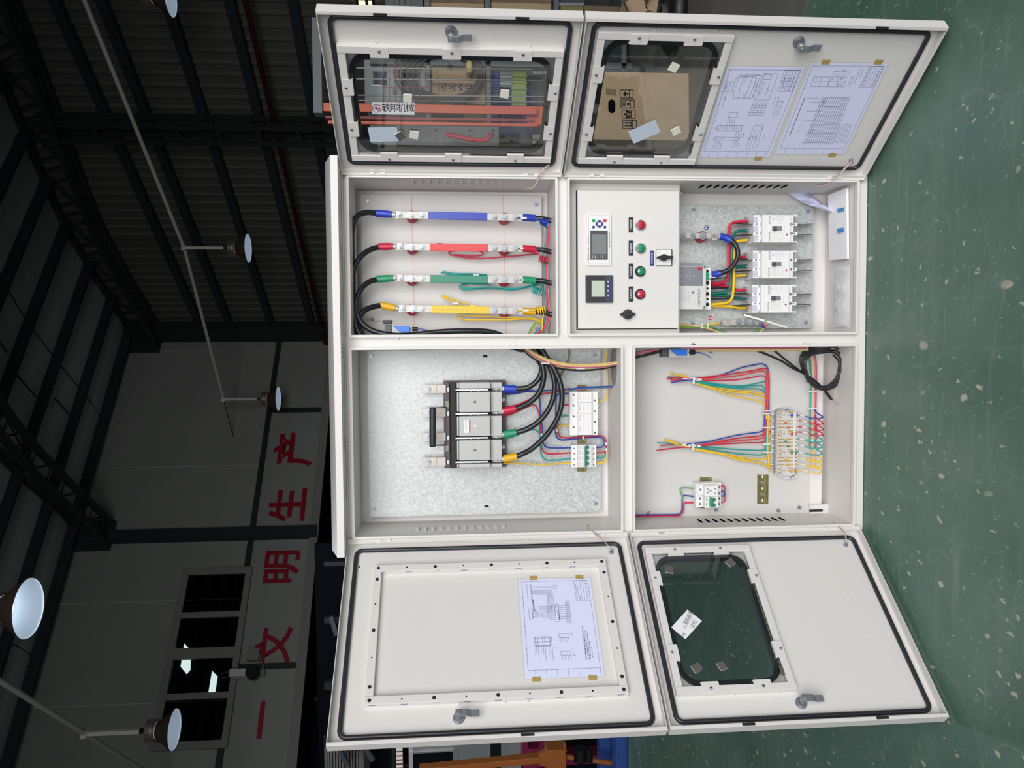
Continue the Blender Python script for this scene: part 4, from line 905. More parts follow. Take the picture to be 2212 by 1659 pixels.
# --- thin signal leads in the busbar compartment
def lead(label, loc, L, group='signal leads at the busbars'):
    t = thing('signal_lead', FC.m @ Vector(loc), label, 'wire', group)
    return t
rw = .0022
t = lead('red signal lead looped under the red busbar', pts(UR, [(1600, 850, -.12)])[0], None)
wire(t, UR, [(1720, 780), (1790, 776), (1870, 780), (1915, 830), (1925, 880)], -.09, rw, 'w_red')
wire(t, UR, [(1905, 822), (1740, 838), (1600, 850), (1400, 864), (1230, 845), (1150, 825), (1160, 802), (1260, 795), (1400, 800), (1436, 822), (1400, 838), (1280, 838), (1190, 830)], -.125, rw, 'w_red')
wire(t, UR, [(1030, 742), (1060, 736), (1110, 742)], -.105, rw, 'w_red')
g = G(); g.tube(helix(*pts(UR, [(1920, 868, -.08), (1990, 880, -.08)]), .0095, 4), rw, 6, 1); part('wire_spiral', g, 'w_red', FC, t)
g = G(); g.box(*rc(UR, 1752, 768, 1800, 786, -.085), -.09, -.085); part('marker_tube', g, 'w_white', FC, t, .001)
t = lead('teal signal lead looped under the green busbar', pts(UR, [(1600, 1130, -.12)])[0], None)
wire(t, UR, [(1075, 982), (1180, 1003), (1300, 1000), (1410, 1002), (1480, 1018), (1500, 1060), (1420, 1080), (1300, 1078), (1238, 1095), (1262, 1128), (1400, 1122), (1560, 1122), (1700, 1130), (1850, 1100), (1930, 1088), (1960, 1130), (1975, 1250)], -.122, rw, 'w_teal')
wire(t, UR, [(1090, 972), (1190, 990), (1330, 992), (1470, 1000)], -.118, rw, 'w_teal')
wire(t, UR, [(1500, 1090), (1330, 1068), (1245, 1090), (1290, 1115), (1500, 1108), (1720, 1118), (1900, 1080), (1945, 1110)], -.116, rw, 'w_teal')
wire(t, UR, [(1750, 1043), (1810, 1050), (1850, 1090), (1865, 1140)], -.09, rw, 'w_teal')
g = G(); g.tube(helix(*pts(UR, [(1862, 1130, -.08), (1940, 1150, -.08)]), .0105, 4), rw, 6, 1); part('wire_spiral', g, 'w_teal', FC, t)
for x, y in ((1380, 997), (1795, 1046), (1240, 1010)):
    g = G(); g.box(*rc(UR, x-26, y-9, x+26, y+9, -.085), -.118, -.114) if x < 1700 else g.box(*rc(UR, x-26, y-9, x+26, y+9, -.085), -.09, -.085); part('marker_tube', g, 'w_white', FC, t, .001)
t = lead('yellow signal lead looped around the yellow busbar', pts(UR, [(1600, 1380, -.12)])[0], None)
wire(t, UR, [(1075, 1172), (1130, 1195), (1240, 1232), (1350, 1262), (1480, 1288)], -.12, rw, 'w_yellow'); wire(t, UR, [(1080, 1184), (1190, 1240), (1290, 1282), (1340, 1300)], -.118, rw, 'w_yellow')
wire(t, UR, [(1205, 1340), (1215, 1362), (1290, 1385), (1450, 1386), (1650, 1386), (1800, 1378), (1900, 1390), (1945, 1425)], -.122, rw, 'w_yellow'); wire(t, UR, [(1225, 1340), (1350, 1352), (1550, 1362), (1750, 1372), (1870, 1372), (1935, 1405)], -.118, rw, 'w_yellow')
wire(t, UR, [(1730, 1308), (1800, 1305), (1880, 1306)], -.085, rw, 'w_yellow'); g = G(); g.tube(helix(*pts(UR, [(1890, 1306, -.085), (1968, 1300, -.085)]), .0105, 4), rw, 6, 1); part('wire_spiral', g, 'w_yellow', FC, t)
wire(t, UR, [(1968, 1300), (1945, 1370), (1942, 1430), (1935, 1480)], -.09, rw, 'w_yellow')
for x, y in ((1200, 1242), (1352, 1264), (1800, 1306)):
    g = G(); g.box(*rc(UR, x-26, y-9, x+26, y+9, -.085), -.118, -.112) if x < 1700 else g.box(*rc(UR, x-26, y-9, x+26, y+9, -.085), -.087, -.081); part('marker_tube', g, 'w_white', FC, t, .001)
t = lead('blue signal lead coiled at the lower end of the blue busbar', pts(UR, [(1950, 540, -.09)])[0], None)
wire(t, UR, [(1730, 514), (1790, 518), (1880, 530), (1930, 540)], -.085, rw, 'w_blue'); g = G(); g.tube(helix(*pts(UR, [(1930, 538, -.085), (1985, 570, -.085)]), .0105, 4), rw, 6, 1); part('wire_spiral', g, 'w_blue', FC, t)
g = G(); g.box(*rc(UR, 1758, 508, 1810, 526, -.08), -.085, -.08); part('marker_tube', g, 'w_white', FC, t, .001)
t = thing('wire_harness', FC.m @ Vector(pts(UR, [(1975, 1500, -.1)])[0]), 'bundled coloured wires wrapped in clear film beside the busbar ends', 'wire bundle')
for dx, m_, zz in ((-14, 'w_teal', -.10), (0, 'w_pink', -.098), (13, 'w_white', -.104), (6, 'w_red', -.092), (-6, 'w_blue', -.106)):
    wire(t, UR, [(1990+dx*.6, 590), (1978+dx, 760), (1970+dx, 950), (1975+dx, 1150), (1988+dx, 1300), (1970+dx*1.4, 1420), (1900+dx*1.6, 1500), (1850+dx*1.6, 1560)], zz, .0034 if m_ == 'w_pink' else .0026, m_)
for y in (900, 1130, 1330):
    u, v = FC.at(*UR(1976, y), -.095); g = G(); g.tube([(u+.009*math.cos(a), v, -.1+.009*math.sin(a)) for a in [6.283*i/12 for i in range(12)]], .0012, 6, 1, closed=True); part('cable_tie', g, 'w_white', FC, t)
wire(t, UR, [(1900, 1400), (1860, 1440), (1830, 1500), (1825, 1560)], -.11, .0026, 'w_lime'); wire(t, UR, [(1910, 1402), (1868, 1446), (1838, 1504), (1832, 1560)], -.112, .0022, 'w_yellow')
# --- limit switches with roller lever
def limit_switch(cr, o, k, label):
    """o = top-left of the grey body in the crop, k = scale"""
    X = lambda x, y: (o[0]+x*k, o[1]+y*k)
    R = lambda x0, y0, x1, y1, z0, z1: pbox(cr, *X(x0, y0), *X(x1, y1), z0, z1)
    t = thing('limit_switch', FC.m @ Vector(FC.p3(*cr(*X(120, 40)), -.05)), label, 'switch', 'blue roller-lever limit switches')
    part('head', R(0, 0, 60, 75, -.075, -.042), 'dark_grey', FC, t, .001)
    part('body', R(60, 2, 235, 75, -.075, -.045), 'grey_plastic', FC, t, .001)
    g = G(); P = [FC.at(*cr(*X(*q)), -.038) for q in ((70, 8), (215, 8), (215, 62), (130, 62))]; g.prism(P, -.045, -.038); part('cover', g, 'sw_blue' if 'sw_blue' in MAT else mat('sw_blue', (44, 120, 226), .38) and 'sw_blue', FC, t, .001)
    g = G(); g.tube(pts(cr, [(*X(215, 34), -.052), (*X(282, 34), -.052)]), .0062, 12, 1); 
    for i in range(4): g.tube(pts(cr, [(*X(222+i*15, 34), -.052), (*X(230+i*15, 34), -.052)]), .0074, 12, 1)
    part('gland', g, 'black', FC, t)
    part('hub', R(-18, -42, 58, -10, -.06, -.030), 'black', FC, t, .001)
    g = G(); g.tube(pts(cr, [(*X(85, -33), -.034), (*X(-105, -33), -.034)]), .0011, 6, 1); part('lever', g, 'dark_steel', FC, t)
    part('roller', R(-150, -60, -100, -34, -.045, -.030), 'black', FC, t, .001)
    wire(t, cr, [X(280, 34), X(340, 40), X(400, 68), X(420, 85)], -.052, .0014, 'w_blue', 'lead'); wire(t, cr, [X(280, 40), X(350, 48), X(410, 78)], -.05, .0014, 'ink_grey', 'lead')
limit_switch(UR, (597, 1430), 1.0, 'blue and grey limit switch at the foot of the busbar compartment')
limit_switch(LL, (312, 112), .87, 'blue and grey limit switch hanging at the top of the terminal compartment')
# --- knife switch
t = thing('knife_switch', FC.m @ Vector(FC.p3(*KN(1000, 1580), -.12)), 'large grey three-cover knife switch with black handle on maroon base', 'switch')
B_ = lambda x0, y0, x1, y1, z0, z1: pbox(KN, x0, y0, x1, y1, z0, z1)
part('base', B_(455, 100, 1532, 1570, ZP, -.118), 'maroon', FC, t, .001)
part('front_strip', B_(500, 135, 575, 1580, -.118, -.082), 'maroon', FC, t, .001)
part('crossbar', B_(572, 140, 680, 1592, -.112, -.068), 'black_bar' if 'black_bar' in MAT else mat('black_bar', (44, 42, 44), .7, var=.2, vscale=90) and 'black_bar', FC, t, .001)
for y in (250, 662, 1072, 1488):
    u, v = FC.at(*KN(537, y), -.081); g = G(); g.prism([(u+.007*math.cos(a), v+.0036*math.sin(a)) for a in [6.283*i/20 for i in range(20)]], -.082, -.0808); part('blade_plug', g, 'light_grey', FC, t)
for y0, y1 in ((125, 238), (282, 640), (695, 1050), (1105, 1462), (1512, 1588)):
    part('arc_cover', B_(722, y0+10, 1258, y1-6, -.118, -.052), 'grey_plastic', FC, t, .003); part('terminal_cover', B_(1258, y0+4, 1458, y1-12, -.118, -.076), 'grey_plastic', FC, t, .002); part('inlet_cover', B_(684, y0+12, 722, y1-10, -.118, -.072), 'grey_plastic', FC, t, .002)
for y in (258, 664, 1078, 1488):
    part('gap', B_(722, y-18, 1258, y+24, -.11, -.1), 'black', FC, t)
    g = G(); g.box(*rc(KN, 666, y-10, 1215, y+6, -.06), -.09, -.060); part('blade', g, 'steel', FC, t)
    for x0, x1 in ((925, 938), (1046, 1060)): part('gap_rib', B_(x0, y-4, x1, y+26, -.1, -.066), 'grey_plastic', FC, t)
    bolt(FC, SBOLT, KN, 1360, y-28, -.09, t, 'terminal_screw'); g = B_(1300, y-46, 1450, y-4, -.1, -.09); part('terminal', g, 'tin', FC, t)
for y in (240, 642, 1062, 1480):
    part('link', B_(80, y-72, 345, y+72, -.122, -.117), 'tin', FC, t, .0006); part('link_step', B_(345, y-75, 500, y+72, -.118, -.108), 'tin', FC, t, .001); bolt(FC, BOLT, KN, 195, y+4, -.117, t, 'link_nut')
g = G(); g.tube(pts(KN, [(272, 562, -.035), (272, 580, -.035), (272, 900, -.035), (272, 1195, -.035), (272, 1212, -.035)]), lambda q: .0083+.0012*math.sin(q*3.1416), 16, 3); part('handle_grip', g, 'rubber', FC, t)
g = G(); g.tube(pts(KN, [(265, 545, -.035), (265, 1228, -.035)]), .0046, 12, 1); part('handle_rod', g, 'steel', FC, t)
for y in (556, 1200):
    g = G(); a, b = pts(KN, [(272, y, -.035), (500, y-10, -.088)]); g.bar(a, b, .003, .016, (0, 0, 1)); part('handle_arm', g, 'steel', FC, t)
for y0, y1 in ((440, 560), (1195, 1310)): part('handle_bracket', B_(490, y0, 560, y1, -.09, -.078), 'olive_zinc', FC, t, .001)
for y, m_ in ((460, SCREW), (1280, SCREW)): bolt(FC, m_, KN, 993, y, -.052, t, 'cover_screw')
u, v = FC.at(*KN(995, 870), -.052); g = G(); g.cyl(u, v, -.052, -.0515, .0036, 16); part('plug', g, 'white_plastic', FC, t)
part('rating_label', B_(808, 772, 918, 985, -.052, -.0516), 'label_white', FC, t); g = B_(893, 772, 918, 985, -.0516, -.0514); part('label_band', g, 'ink_red', FC, t)
lines(KN, dashes(830, 785, 830, 960, 6, .7)+dashes(850, 785, 850, 960, 5, .6)+dashes(870, 800, 870, 970, 6, .5), -.0514, 'ink', t)
for p in ((1475, 420), (1475, 1225)): bolt(FC, SBOLT, KN, *p, -.118, t, 'base_screw')
# --- rail with surge protector and breaker
rail1 = thing('din_rail', FC.m @ Vector(FC.p3(*KS(1045, 1590), ZP)), 'yellow-zinc mounting rail behind the surge protector and the small breaker', 'rail')
g = pbox(KS, 1003, 480, 1090, 1590, ZP, ZP+.002); part('web', g, 'brass_zinc', FC, rail1)
for x0, x1 in ((988, 1003), (1090, 1106)): part('flange', pbox(KS, x0, 480, x1, 1590, ZP, ZP+.0075), 'brass_zinc', FC, rail1)
def pole_text(cr, x, y, t, z): lines(cr, dashes(x, y+4, x, y+84, 5, .7), z, 'ink_red', t, .0016); lines(cr, sum([dashes(x+50+k*30, y+8, x+50+k*30, y+90, 4, .6) for k in range(3)], []), z, 'ink_grey', t, .0011)
t = thing('surge_protector', FC.m @ Vector(FC.p3(*KS(1070, 1130), -.12)), 'white four-module surge protector on the upper part of the rail', 'surge protector')
for i in range(4):
    y0 = 572+i*138.5; y1 = y0+137
    part('base', pbox(KS, 893, y0, 1252, y1, ZP+.0076, -.104), 'white_plastic', FC, t, .0006)
    part('module', pbox(KS, 1001, y0, 1174, y1, -.104, -.088), 'white_plastic', FC, t, .001)
    pole_text(KS, 1022, y0+18, t, -.088); lines(KS, [(1001, y1, 1174, y1)], -.088, 'ink_grey', t, .0008)
    for x, yy in ((943, 36), (1215, 108)):
        u, v = FC.at(*KS(x, y0+yy), -.104); g = G(); g.cyl(u, v, -.104, -.1035, .0028, 14); part('screw_hole', g, 'dark_grey', FC, t)
t = thing('circuit_breaker', FC.m @ Vector(FC.p3(*KS(1075, 1535), -.12)), 'small white four-pole circuit breaker with green toggles on the rail', 'circuit breaker')
for i in range(4):
    y0 = 1254+i*70; y1 = y0+69
    part('pole', pbox(KS, 915, y0, 1234, y1, ZP+.0076, -.108), 'white_plastic', FC, t, .0006)
    part('pole_front', pbox(KS, 1001, y0, 1172, y1, -.108, -.086), 'white_plastic', FC, t, .001)
    lines(KS, dashes(1022, y0+8, 1022, y0+58, 4, .7), -.086, 'ink_red', t, .0014); lines(KS, dashes(1048, y0+12, 1048, y0+55, 3, .5)+dashes(1070, y0+10, 1070, y0+58, 3, .5), -.086, 'ink', t, .001)
    part('toggle', pbox(KS, 1114, y0+10, 1141, y1-26, -.086, -.074), 'green_toggle' if 'green_toggle' in MAT else mat('green_toggle', (30, 128, 110), .4) and 'green_toggle', FC, t, .0008)
    for x in (950, 1200):
        u, v = FC.at(*KS(x, y0+42), -.108); g = G(); g.cyl(u, v, -.108, -.1075, .0026, 14); part('screw_hole', g, 'mid_grey', FC, t)
part('toggle_bar', pbox(KS, 1090, 1272, 1113, 1534, -.086, -.072), 'green_toggle', FC, t, .001)
# --- control wires of the knife switch compartment
t = thing('wire_harness', FC.m @ Vector(FC.p3(*KS(700, 1200), -.14)), 'blue red teal and yellow wires between knife switch, breaker and surge protector', 'wire bundle')
WZ = -.132; r_ = .0024
for L, m_, z in (([(0, 545), (60, 580), (140, 592), (260, 572), (400, 555), (470, 585), (505, 650), (518, 850), (535, 1000), (545, 1180), (575, 1265), (650, 1288), (780, 1290), (915, 1285)], 'w_blue', -.120),
                 ([(40, 606), (180, 595), (340, 568), (450, 562), (600, 556), (740, 553), (900, 530)], 'w_blue', -.122),
                 ([(893, 596), (790, 596), (735, 610), (718, 680), (714, 900), (710, 1080), (735, 1160), (800, 1186), (960, 1172), (1150, 1155), (1290, 1156), (1330, 1190), (1334, 1245), (1300, 1278), (1235, 1283)], 'w_blue', -.126),
                 ([(40, 775), (200, 742), (330, 690), (520, 608), (650, 583), (760, 565), (840, 552)], 'w_red', -.124),
                 ([(40, 886), (150, 855), (260, 805), (380, 752), (445, 745), (480, 790), (505, 890), (514, 1080), (525, 1240), (555, 1330), (620, 1364), (760, 1362), (915, 1352)], 'w_red', -.118),
                 ([(893, 742), (810, 742), (760, 770), (742, 860), (738, 1040), (752, 1125), (810, 1158), (950, 1158), (1130, 1140), (1280, 1132), (1340, 1160), (1364, 1225), (1362, 1310), (1320, 1345), (1235, 1353)], 'w_red', -.12),
                 ([(60, 1170), (170, 1142), (290, 1095), (380, 1062), (440, 1055), (490, 1085), (515, 1160), (520, 1300), (540, 1400), (600, 1442), (720, 1446), (915, 1422)], 'w_teal', -.114),
                 ([(893, 877), (800, 880), (745, 930), (730, 1060), (750, 1140)], 'w_teal', -.128), ([(1235, 1415), (1305, 1415), (1342, 1385), (1350, 1300), (1345, 1230)], 'w_teal', -.126),
                 ([(40, 1478), (90, 1488), (250, 1490), (420, 1497), (560, 1500), (740, 1492), (915, 1484)], 'w_yellow', -.118),
                 ([(893, 1008), (790, 1005), (752, 1030), (745, 1090), (765, 1140)], 'w_yellow', -.124), ([(1235, 1484), (1320, 1480), (1364, 1450), (1372, 1380), (1374, 1290)], 'w_yellow', -.122),
                 ([(1270, 682), (1325, 678), (1366, 640), (1374, 540), (1374, 380), (1372, 200), (1362, 90), (1335, 20)], 'w_yellow', -.13), ([(1366, 300), (1368, 150), (1356, 70), (1330, 15)], 'w_lime', -.132),
                 ([(890, 540), (1050, 518), (1250, 508), (1540, 498)], 'w_blue', -.10), ([(880, 548), (1050, 526), (1250, 516), (1540, 505)], 'w_teal', -.103), ([(830, 552), (1050, 538), (1250, 526), (1540, 514)], 'w_pink', -.106),
                 ([(875, 10), (886, 90), (870, 170), (830, 260), (790, 330), (768, 390)], 'olive' if 'olive' in MAT else mat('olive', (120, 118, 66), .5) and 'olive', -.13)):
    wire(t, KS, L, z, r_, m_)
for x, y, z in ((320, 522, -.085), (322, 745, -.085), (296, 1068, -.085), (528, 1118, -.115), (722, 1060, -.12), (1062, 1155, -.12), (1355, 1232, -.12), (1356, 1306, -.12)):
    u, v = FC.at(*KS(x, y), z); g = G(); g.box(u-.0045, u+.0045, v-.0028, v+.0028, z+.003, z+.009); part('cable_tie', g, 'w_white', FC, t, .001)
t = thing('wire_harness', FC.m @ Vector(FC.p3(*KS(1000, 260), -.06)), 'thick film-wrapped bundle arching across the top of the knife switch compartment', 'wire bundle')
for dy, m_, r, z in ((-24, 'w_beige', .0048, -.05), (-4, 'w_pink', .0052, -.046), (14, 'w_beige', .0042, -.05), (-12, 'w_beige', .003, -.043), (34, 'cable_black', .0032, -.05), (44, 'cable_black', .0026, -.054)):
    wire(t, KS, [(300+dy*-.5, 0+dy*.3), (400-dy*.6, 80+dy*.6), (520-dy*.4, 150+dy*.9), (680, 210+dy), (860, 245+dy), (1060, 255+dy), (1260, 245+dy*.9), (1420, 225+dy*.7), (1560, 198+dy*.6)], z, r, m_, n=8)
for x, y, a in ((575, 205, .6), (1026, 275, 0)):
    u, v = FC.at(*KS(x, y), -.05); g = G(); g.tube([(u+.012*math.cos(q)*math.cos(-a)*.0+.0, v, 0) for q in (0,)]*1 or [], .001) if False else g.box(u-.0016, u+.0016, v-.013, v+.013, -.06, -.0395); part('cable_tie', g, 'w_white', FC, t, .0006)
# --- control panel on its hinged inner door
ZPN = -.028
cp = thing('control_panel', FC.m @ Vector(FC.p3(*LR(490, 1100), ZPN)), 'off-white inner control panel with screens and push buttons', 'control panel')
g = G(); a = rc(LR, 98, 100, 845, 1140, -.045); b = rc(LR, 150, 158, 860, 1103, -.045); g.plate(rect(a[0], a[1], a[2], a[3]), [rect(b[0], b[1], a[2]+.004, b[3])], -.05, -.045); part('surround', g, 'paint', FC, cp)
pr = rc(LR, 150, 158, 840, 1103, ZPN)
g = G(); g.box(pr[0], pr[1], pr[2], pr[3], ZPN-.002, ZPN); g.box(pr[0], pr[1], pr[2], pr[2]+.0016, ZPN-.016, ZPN); g.box(pr[0], pr[0]+.0016, pr[2], pr[3], ZPN-.016, ZPN); g.box(pr[1]-.0016, pr[1], pr[2], pr[3], ZPN-.016, ZPN); part('panel_door', g, 'paint', FC, cp, .0008)
g = G(); g.box(pr[0]-.0022, pr[1]+.0022, pr[2], pr[3]+.0022, -.0448, -.0444); part('gap_shadow_strip', g, 'slot_dark', FC, cp)
P_ = lambda x0, y0, x1, y1, z0, z1: pbox(KP, x0, y0, x1, y1, ZPN+z0, ZPN+z1)
c1 = part('controller', P_(112, 138, 450, 855, 0, .008), 'white_plastic', FC, cp, .0016, 'white controller with tall grey screen and blue keys')
z = ZPN+.008
part('screen_bezel', P_(160, 368, 402, 772, .008, .0088), 'dark_grey', FC, c1, .0004); part('screen', P_(180, 425, 382, 695, .0088, .0091), 'screen', FC, c1)
lines(KP, dashes(193, 715, 193, 760, 2, .8)+sum([dashes(193+i*34, 715, 193+i*34, 760, 2, .8) for i in range(1, 6)], []), z+.0009, 'label_white', c1, .0012)
for x, y, sx_, sy_, m_ in ((205, 236, 22, 17, 'green'), (361, 236, 22, 17, 'ink_red'), (285, 243, 30, 16, 'sign_blue'), (285, 316, 30, 16, 'sign_blue'), (248, 280, 15, 28, 'sign_blue'), (320, 280, 15, 28, 'sign_blue'), (204, 323, 19, 19, 'sign_blue'), (361, 323, 19, 19, 'sign_blue')):
    u, v = FC.at(*KP(x, y), z); sxx, syy = sy_/6.382/724, sx_/6.382/724
    g = G(); g.prism([(u+sxx*math.cos(q), v+syy*math.sin(q)) for q in [6.283*i/20 for i in range(20)]] if m_ == 'sign_blue' else rrect(u-sxx, u+sxx, v-syy, v+syy, .001, 3), z, z+.0012); part('key', g, m_, FC, c1)
a = rc(KP, 135, 160, 428, 832, z); g = G(); g.plate(rrect(*a, .003, 4), [rrect(a[0]+.0006, a[1]-.0006, a[2]+.0006, a[3]-.0006, .0027, 4)], z, z+.0003); part('outline', g, 'ink_grey', FC, c1)
tprint('馈线自动化智能控制终端', KP, 424, 495, z, .0052, 'dark_grey', c1, 0, .8); tprint('智能 配电终端', KP, 135, 500, z, .004, 'dark_grey', c1); tprint('上海电气', KP, 137, 632, z, .0042, 'dark_grey', c1); tprint('ZXNJY', KP, 134, 728, z, .0062, 'ink_red', c1, 0, 1.1, .0002)
c2 = part('power_meter', P_(100, 985, 472, 1362, 0, .011), 'black_plastic', FC, cp, .0016, 'square black power meter with pale screen')
part('screen', P_(178, 1062, 358, 1283, .011, .0113), 'lcd', FC, c2); part('key_strip', P_(372, 995, 465, 1350, .011, .0112), 'dark_blue' if 'dark_blue' in MAT else mat('dark_blue', (56, 62, 78), .4) and 'dark_blue', FC, c2)
for y in (1075, 1138, 1202, 1266):
    part('key', P_(392, y-22, 418, y+22, .0112, .0122), 'blue', FC, c2, .0006); lines(KP, [(405, y-12, 405, y+12)], ZPN+.0122, 'label_white', c2, .0022)
def button(x, y, m_, ring, tx, rot, lab):
    u, v = FC.at(*KP(x, y), ZPN+.012); o = thing_part('push_button' if ring == 'steel' else 'pilot_lamp', FC, u, v, ZPN, cp, lab)
    g = G(); g.lathe([(.0152, ZPN), (.0152, ZPN+.006), (.0142, ZPN+.010), (.0118, ZPN+.0105)], (u, v, 0), n=28); part('ring', g, ring, FC, o)
    g = G(); g.lathe([(.0117, ZPN+.002), (.0112, ZPN+.0125), (.0095, ZPN+.0142), (.0001, ZPN+.0146)], (u, v, 0), n=28); part('cap', g, m_, FC, o)
    text('print', tx, FC, u, v, ZPN+.0149, .0065, 'ink_black', o, rot)
button(862, 290, 'red', 'steel', 'YIJIA', 1.57, 'red push button with chrome ring'); button(862, 612, 'green', 'steel', 'YIJIA', 1.4, 'green push button with chrome ring')
button(858, 930, 'green_glow', 'black', 'YIJIA', .4, 'green pilot lamp with black ring'); button(857, 1245, 'red_glow', 'black', 'YIJIA', .9, 'red pilot lamp with black ring')
for y, tx in ((293, '分闸按钮'), (613, '合闸按钮'), (930, '分闸指示'), (1247, '合闸指示')):
    o = part('nameplate', P_(690, y-106, 754, y+104, 0, .002), 'black_plastic', FC, cp, .0005); tprint(tx, KP, 724, y-2, ZPN+.002, .0078, 'label_white', o, 0, .95)
    for dy in (-88, 86):
        u, v = FC.at(*KP(722, y+dy), ZPN+.002); g = G(); g.cyl(u, v, ZPN+.002, ZPN+.003, .002, 10); part('pin', g, 'black', FC, o)
o = part('nameplate', P_(984, 645, 1038, 853, 0, .002), 'sign_blue', FC, cp, .0005); tprint('手动/自动切换', KP, 1011, 750, ZPN+.002, .0066, 'label_white', o, 0, .8)
o = part('selector_plate', P_(1058, 632, 1280, 858, 0, .006), 'white_plastic', FC, cp, .0012, 'white selector plate with black turn handle'); a = rc(KP, 1056, 630, 1282, 860, ZPN); g = G(); g.plate(rrect(*a, .003, 4), [rect(a[0]+.0016, a[1]-.0016, a[2]+.0016, a[3]-.0016)], ZPN, ZPN+.0064); part('frame', g, 'dark_blue', FC, o)
u, v = FC.at(*KP(1185, 740), ZPN+.02); g = G(); g.lathe([(.0105, ZPN+.006), (.0105, ZPN+.012), (.008, ZPN+.024), (.0001, ZPN+.025)], (u, v, 0), n=24); g.prism([(u-.0035, v-.024), (u+.0035, v-.024), (u+.005, v), (u+.0028, v+.022), (u-.0028, v+.022), (u-.005, v)], ZPN+.012, ZPN+.026); part('turn_handle', g, 'black', FC, o, .001)
for tx, x, y in (('3', 1108, 675), ('2', 1105, 815), ('1', 1165, 832)): tprint(tx, KP, x, y, ZPN+.006, .006, 'ink_black', o)
u, v = FC.at(*KP(678, 1525), ZPN+.012); g = G(); g.lathe([(.0148, ZPN), (.0148, ZPN+.014), (.0132, ZPN+.018), (.0001, ZPN+.019)], (u, v, 0), n=28); g.prism([(u-.004, v-.022), (u+.004, v-.022), (u+.004, v-.008), (u-.004, v-.008)], ZPN, ZPN+.014); g.prism(rect(u-.0035, u+.0035, v+.008, v+.022), ZPN, ZPN+.014); g.prism(rect(u-.006, u+.006, v-.012, v+.012), ZPN+.018, ZPN+.022); part('latch_knob', g, 'black_plastic', FC, cp, .001)
g = G(); g.tube(pts(LR, [(848, 180, -.034), (866, 181, -.034)]), .0016, 8, 1); part('hinge_pin', g, 'w_white', FC, cp)
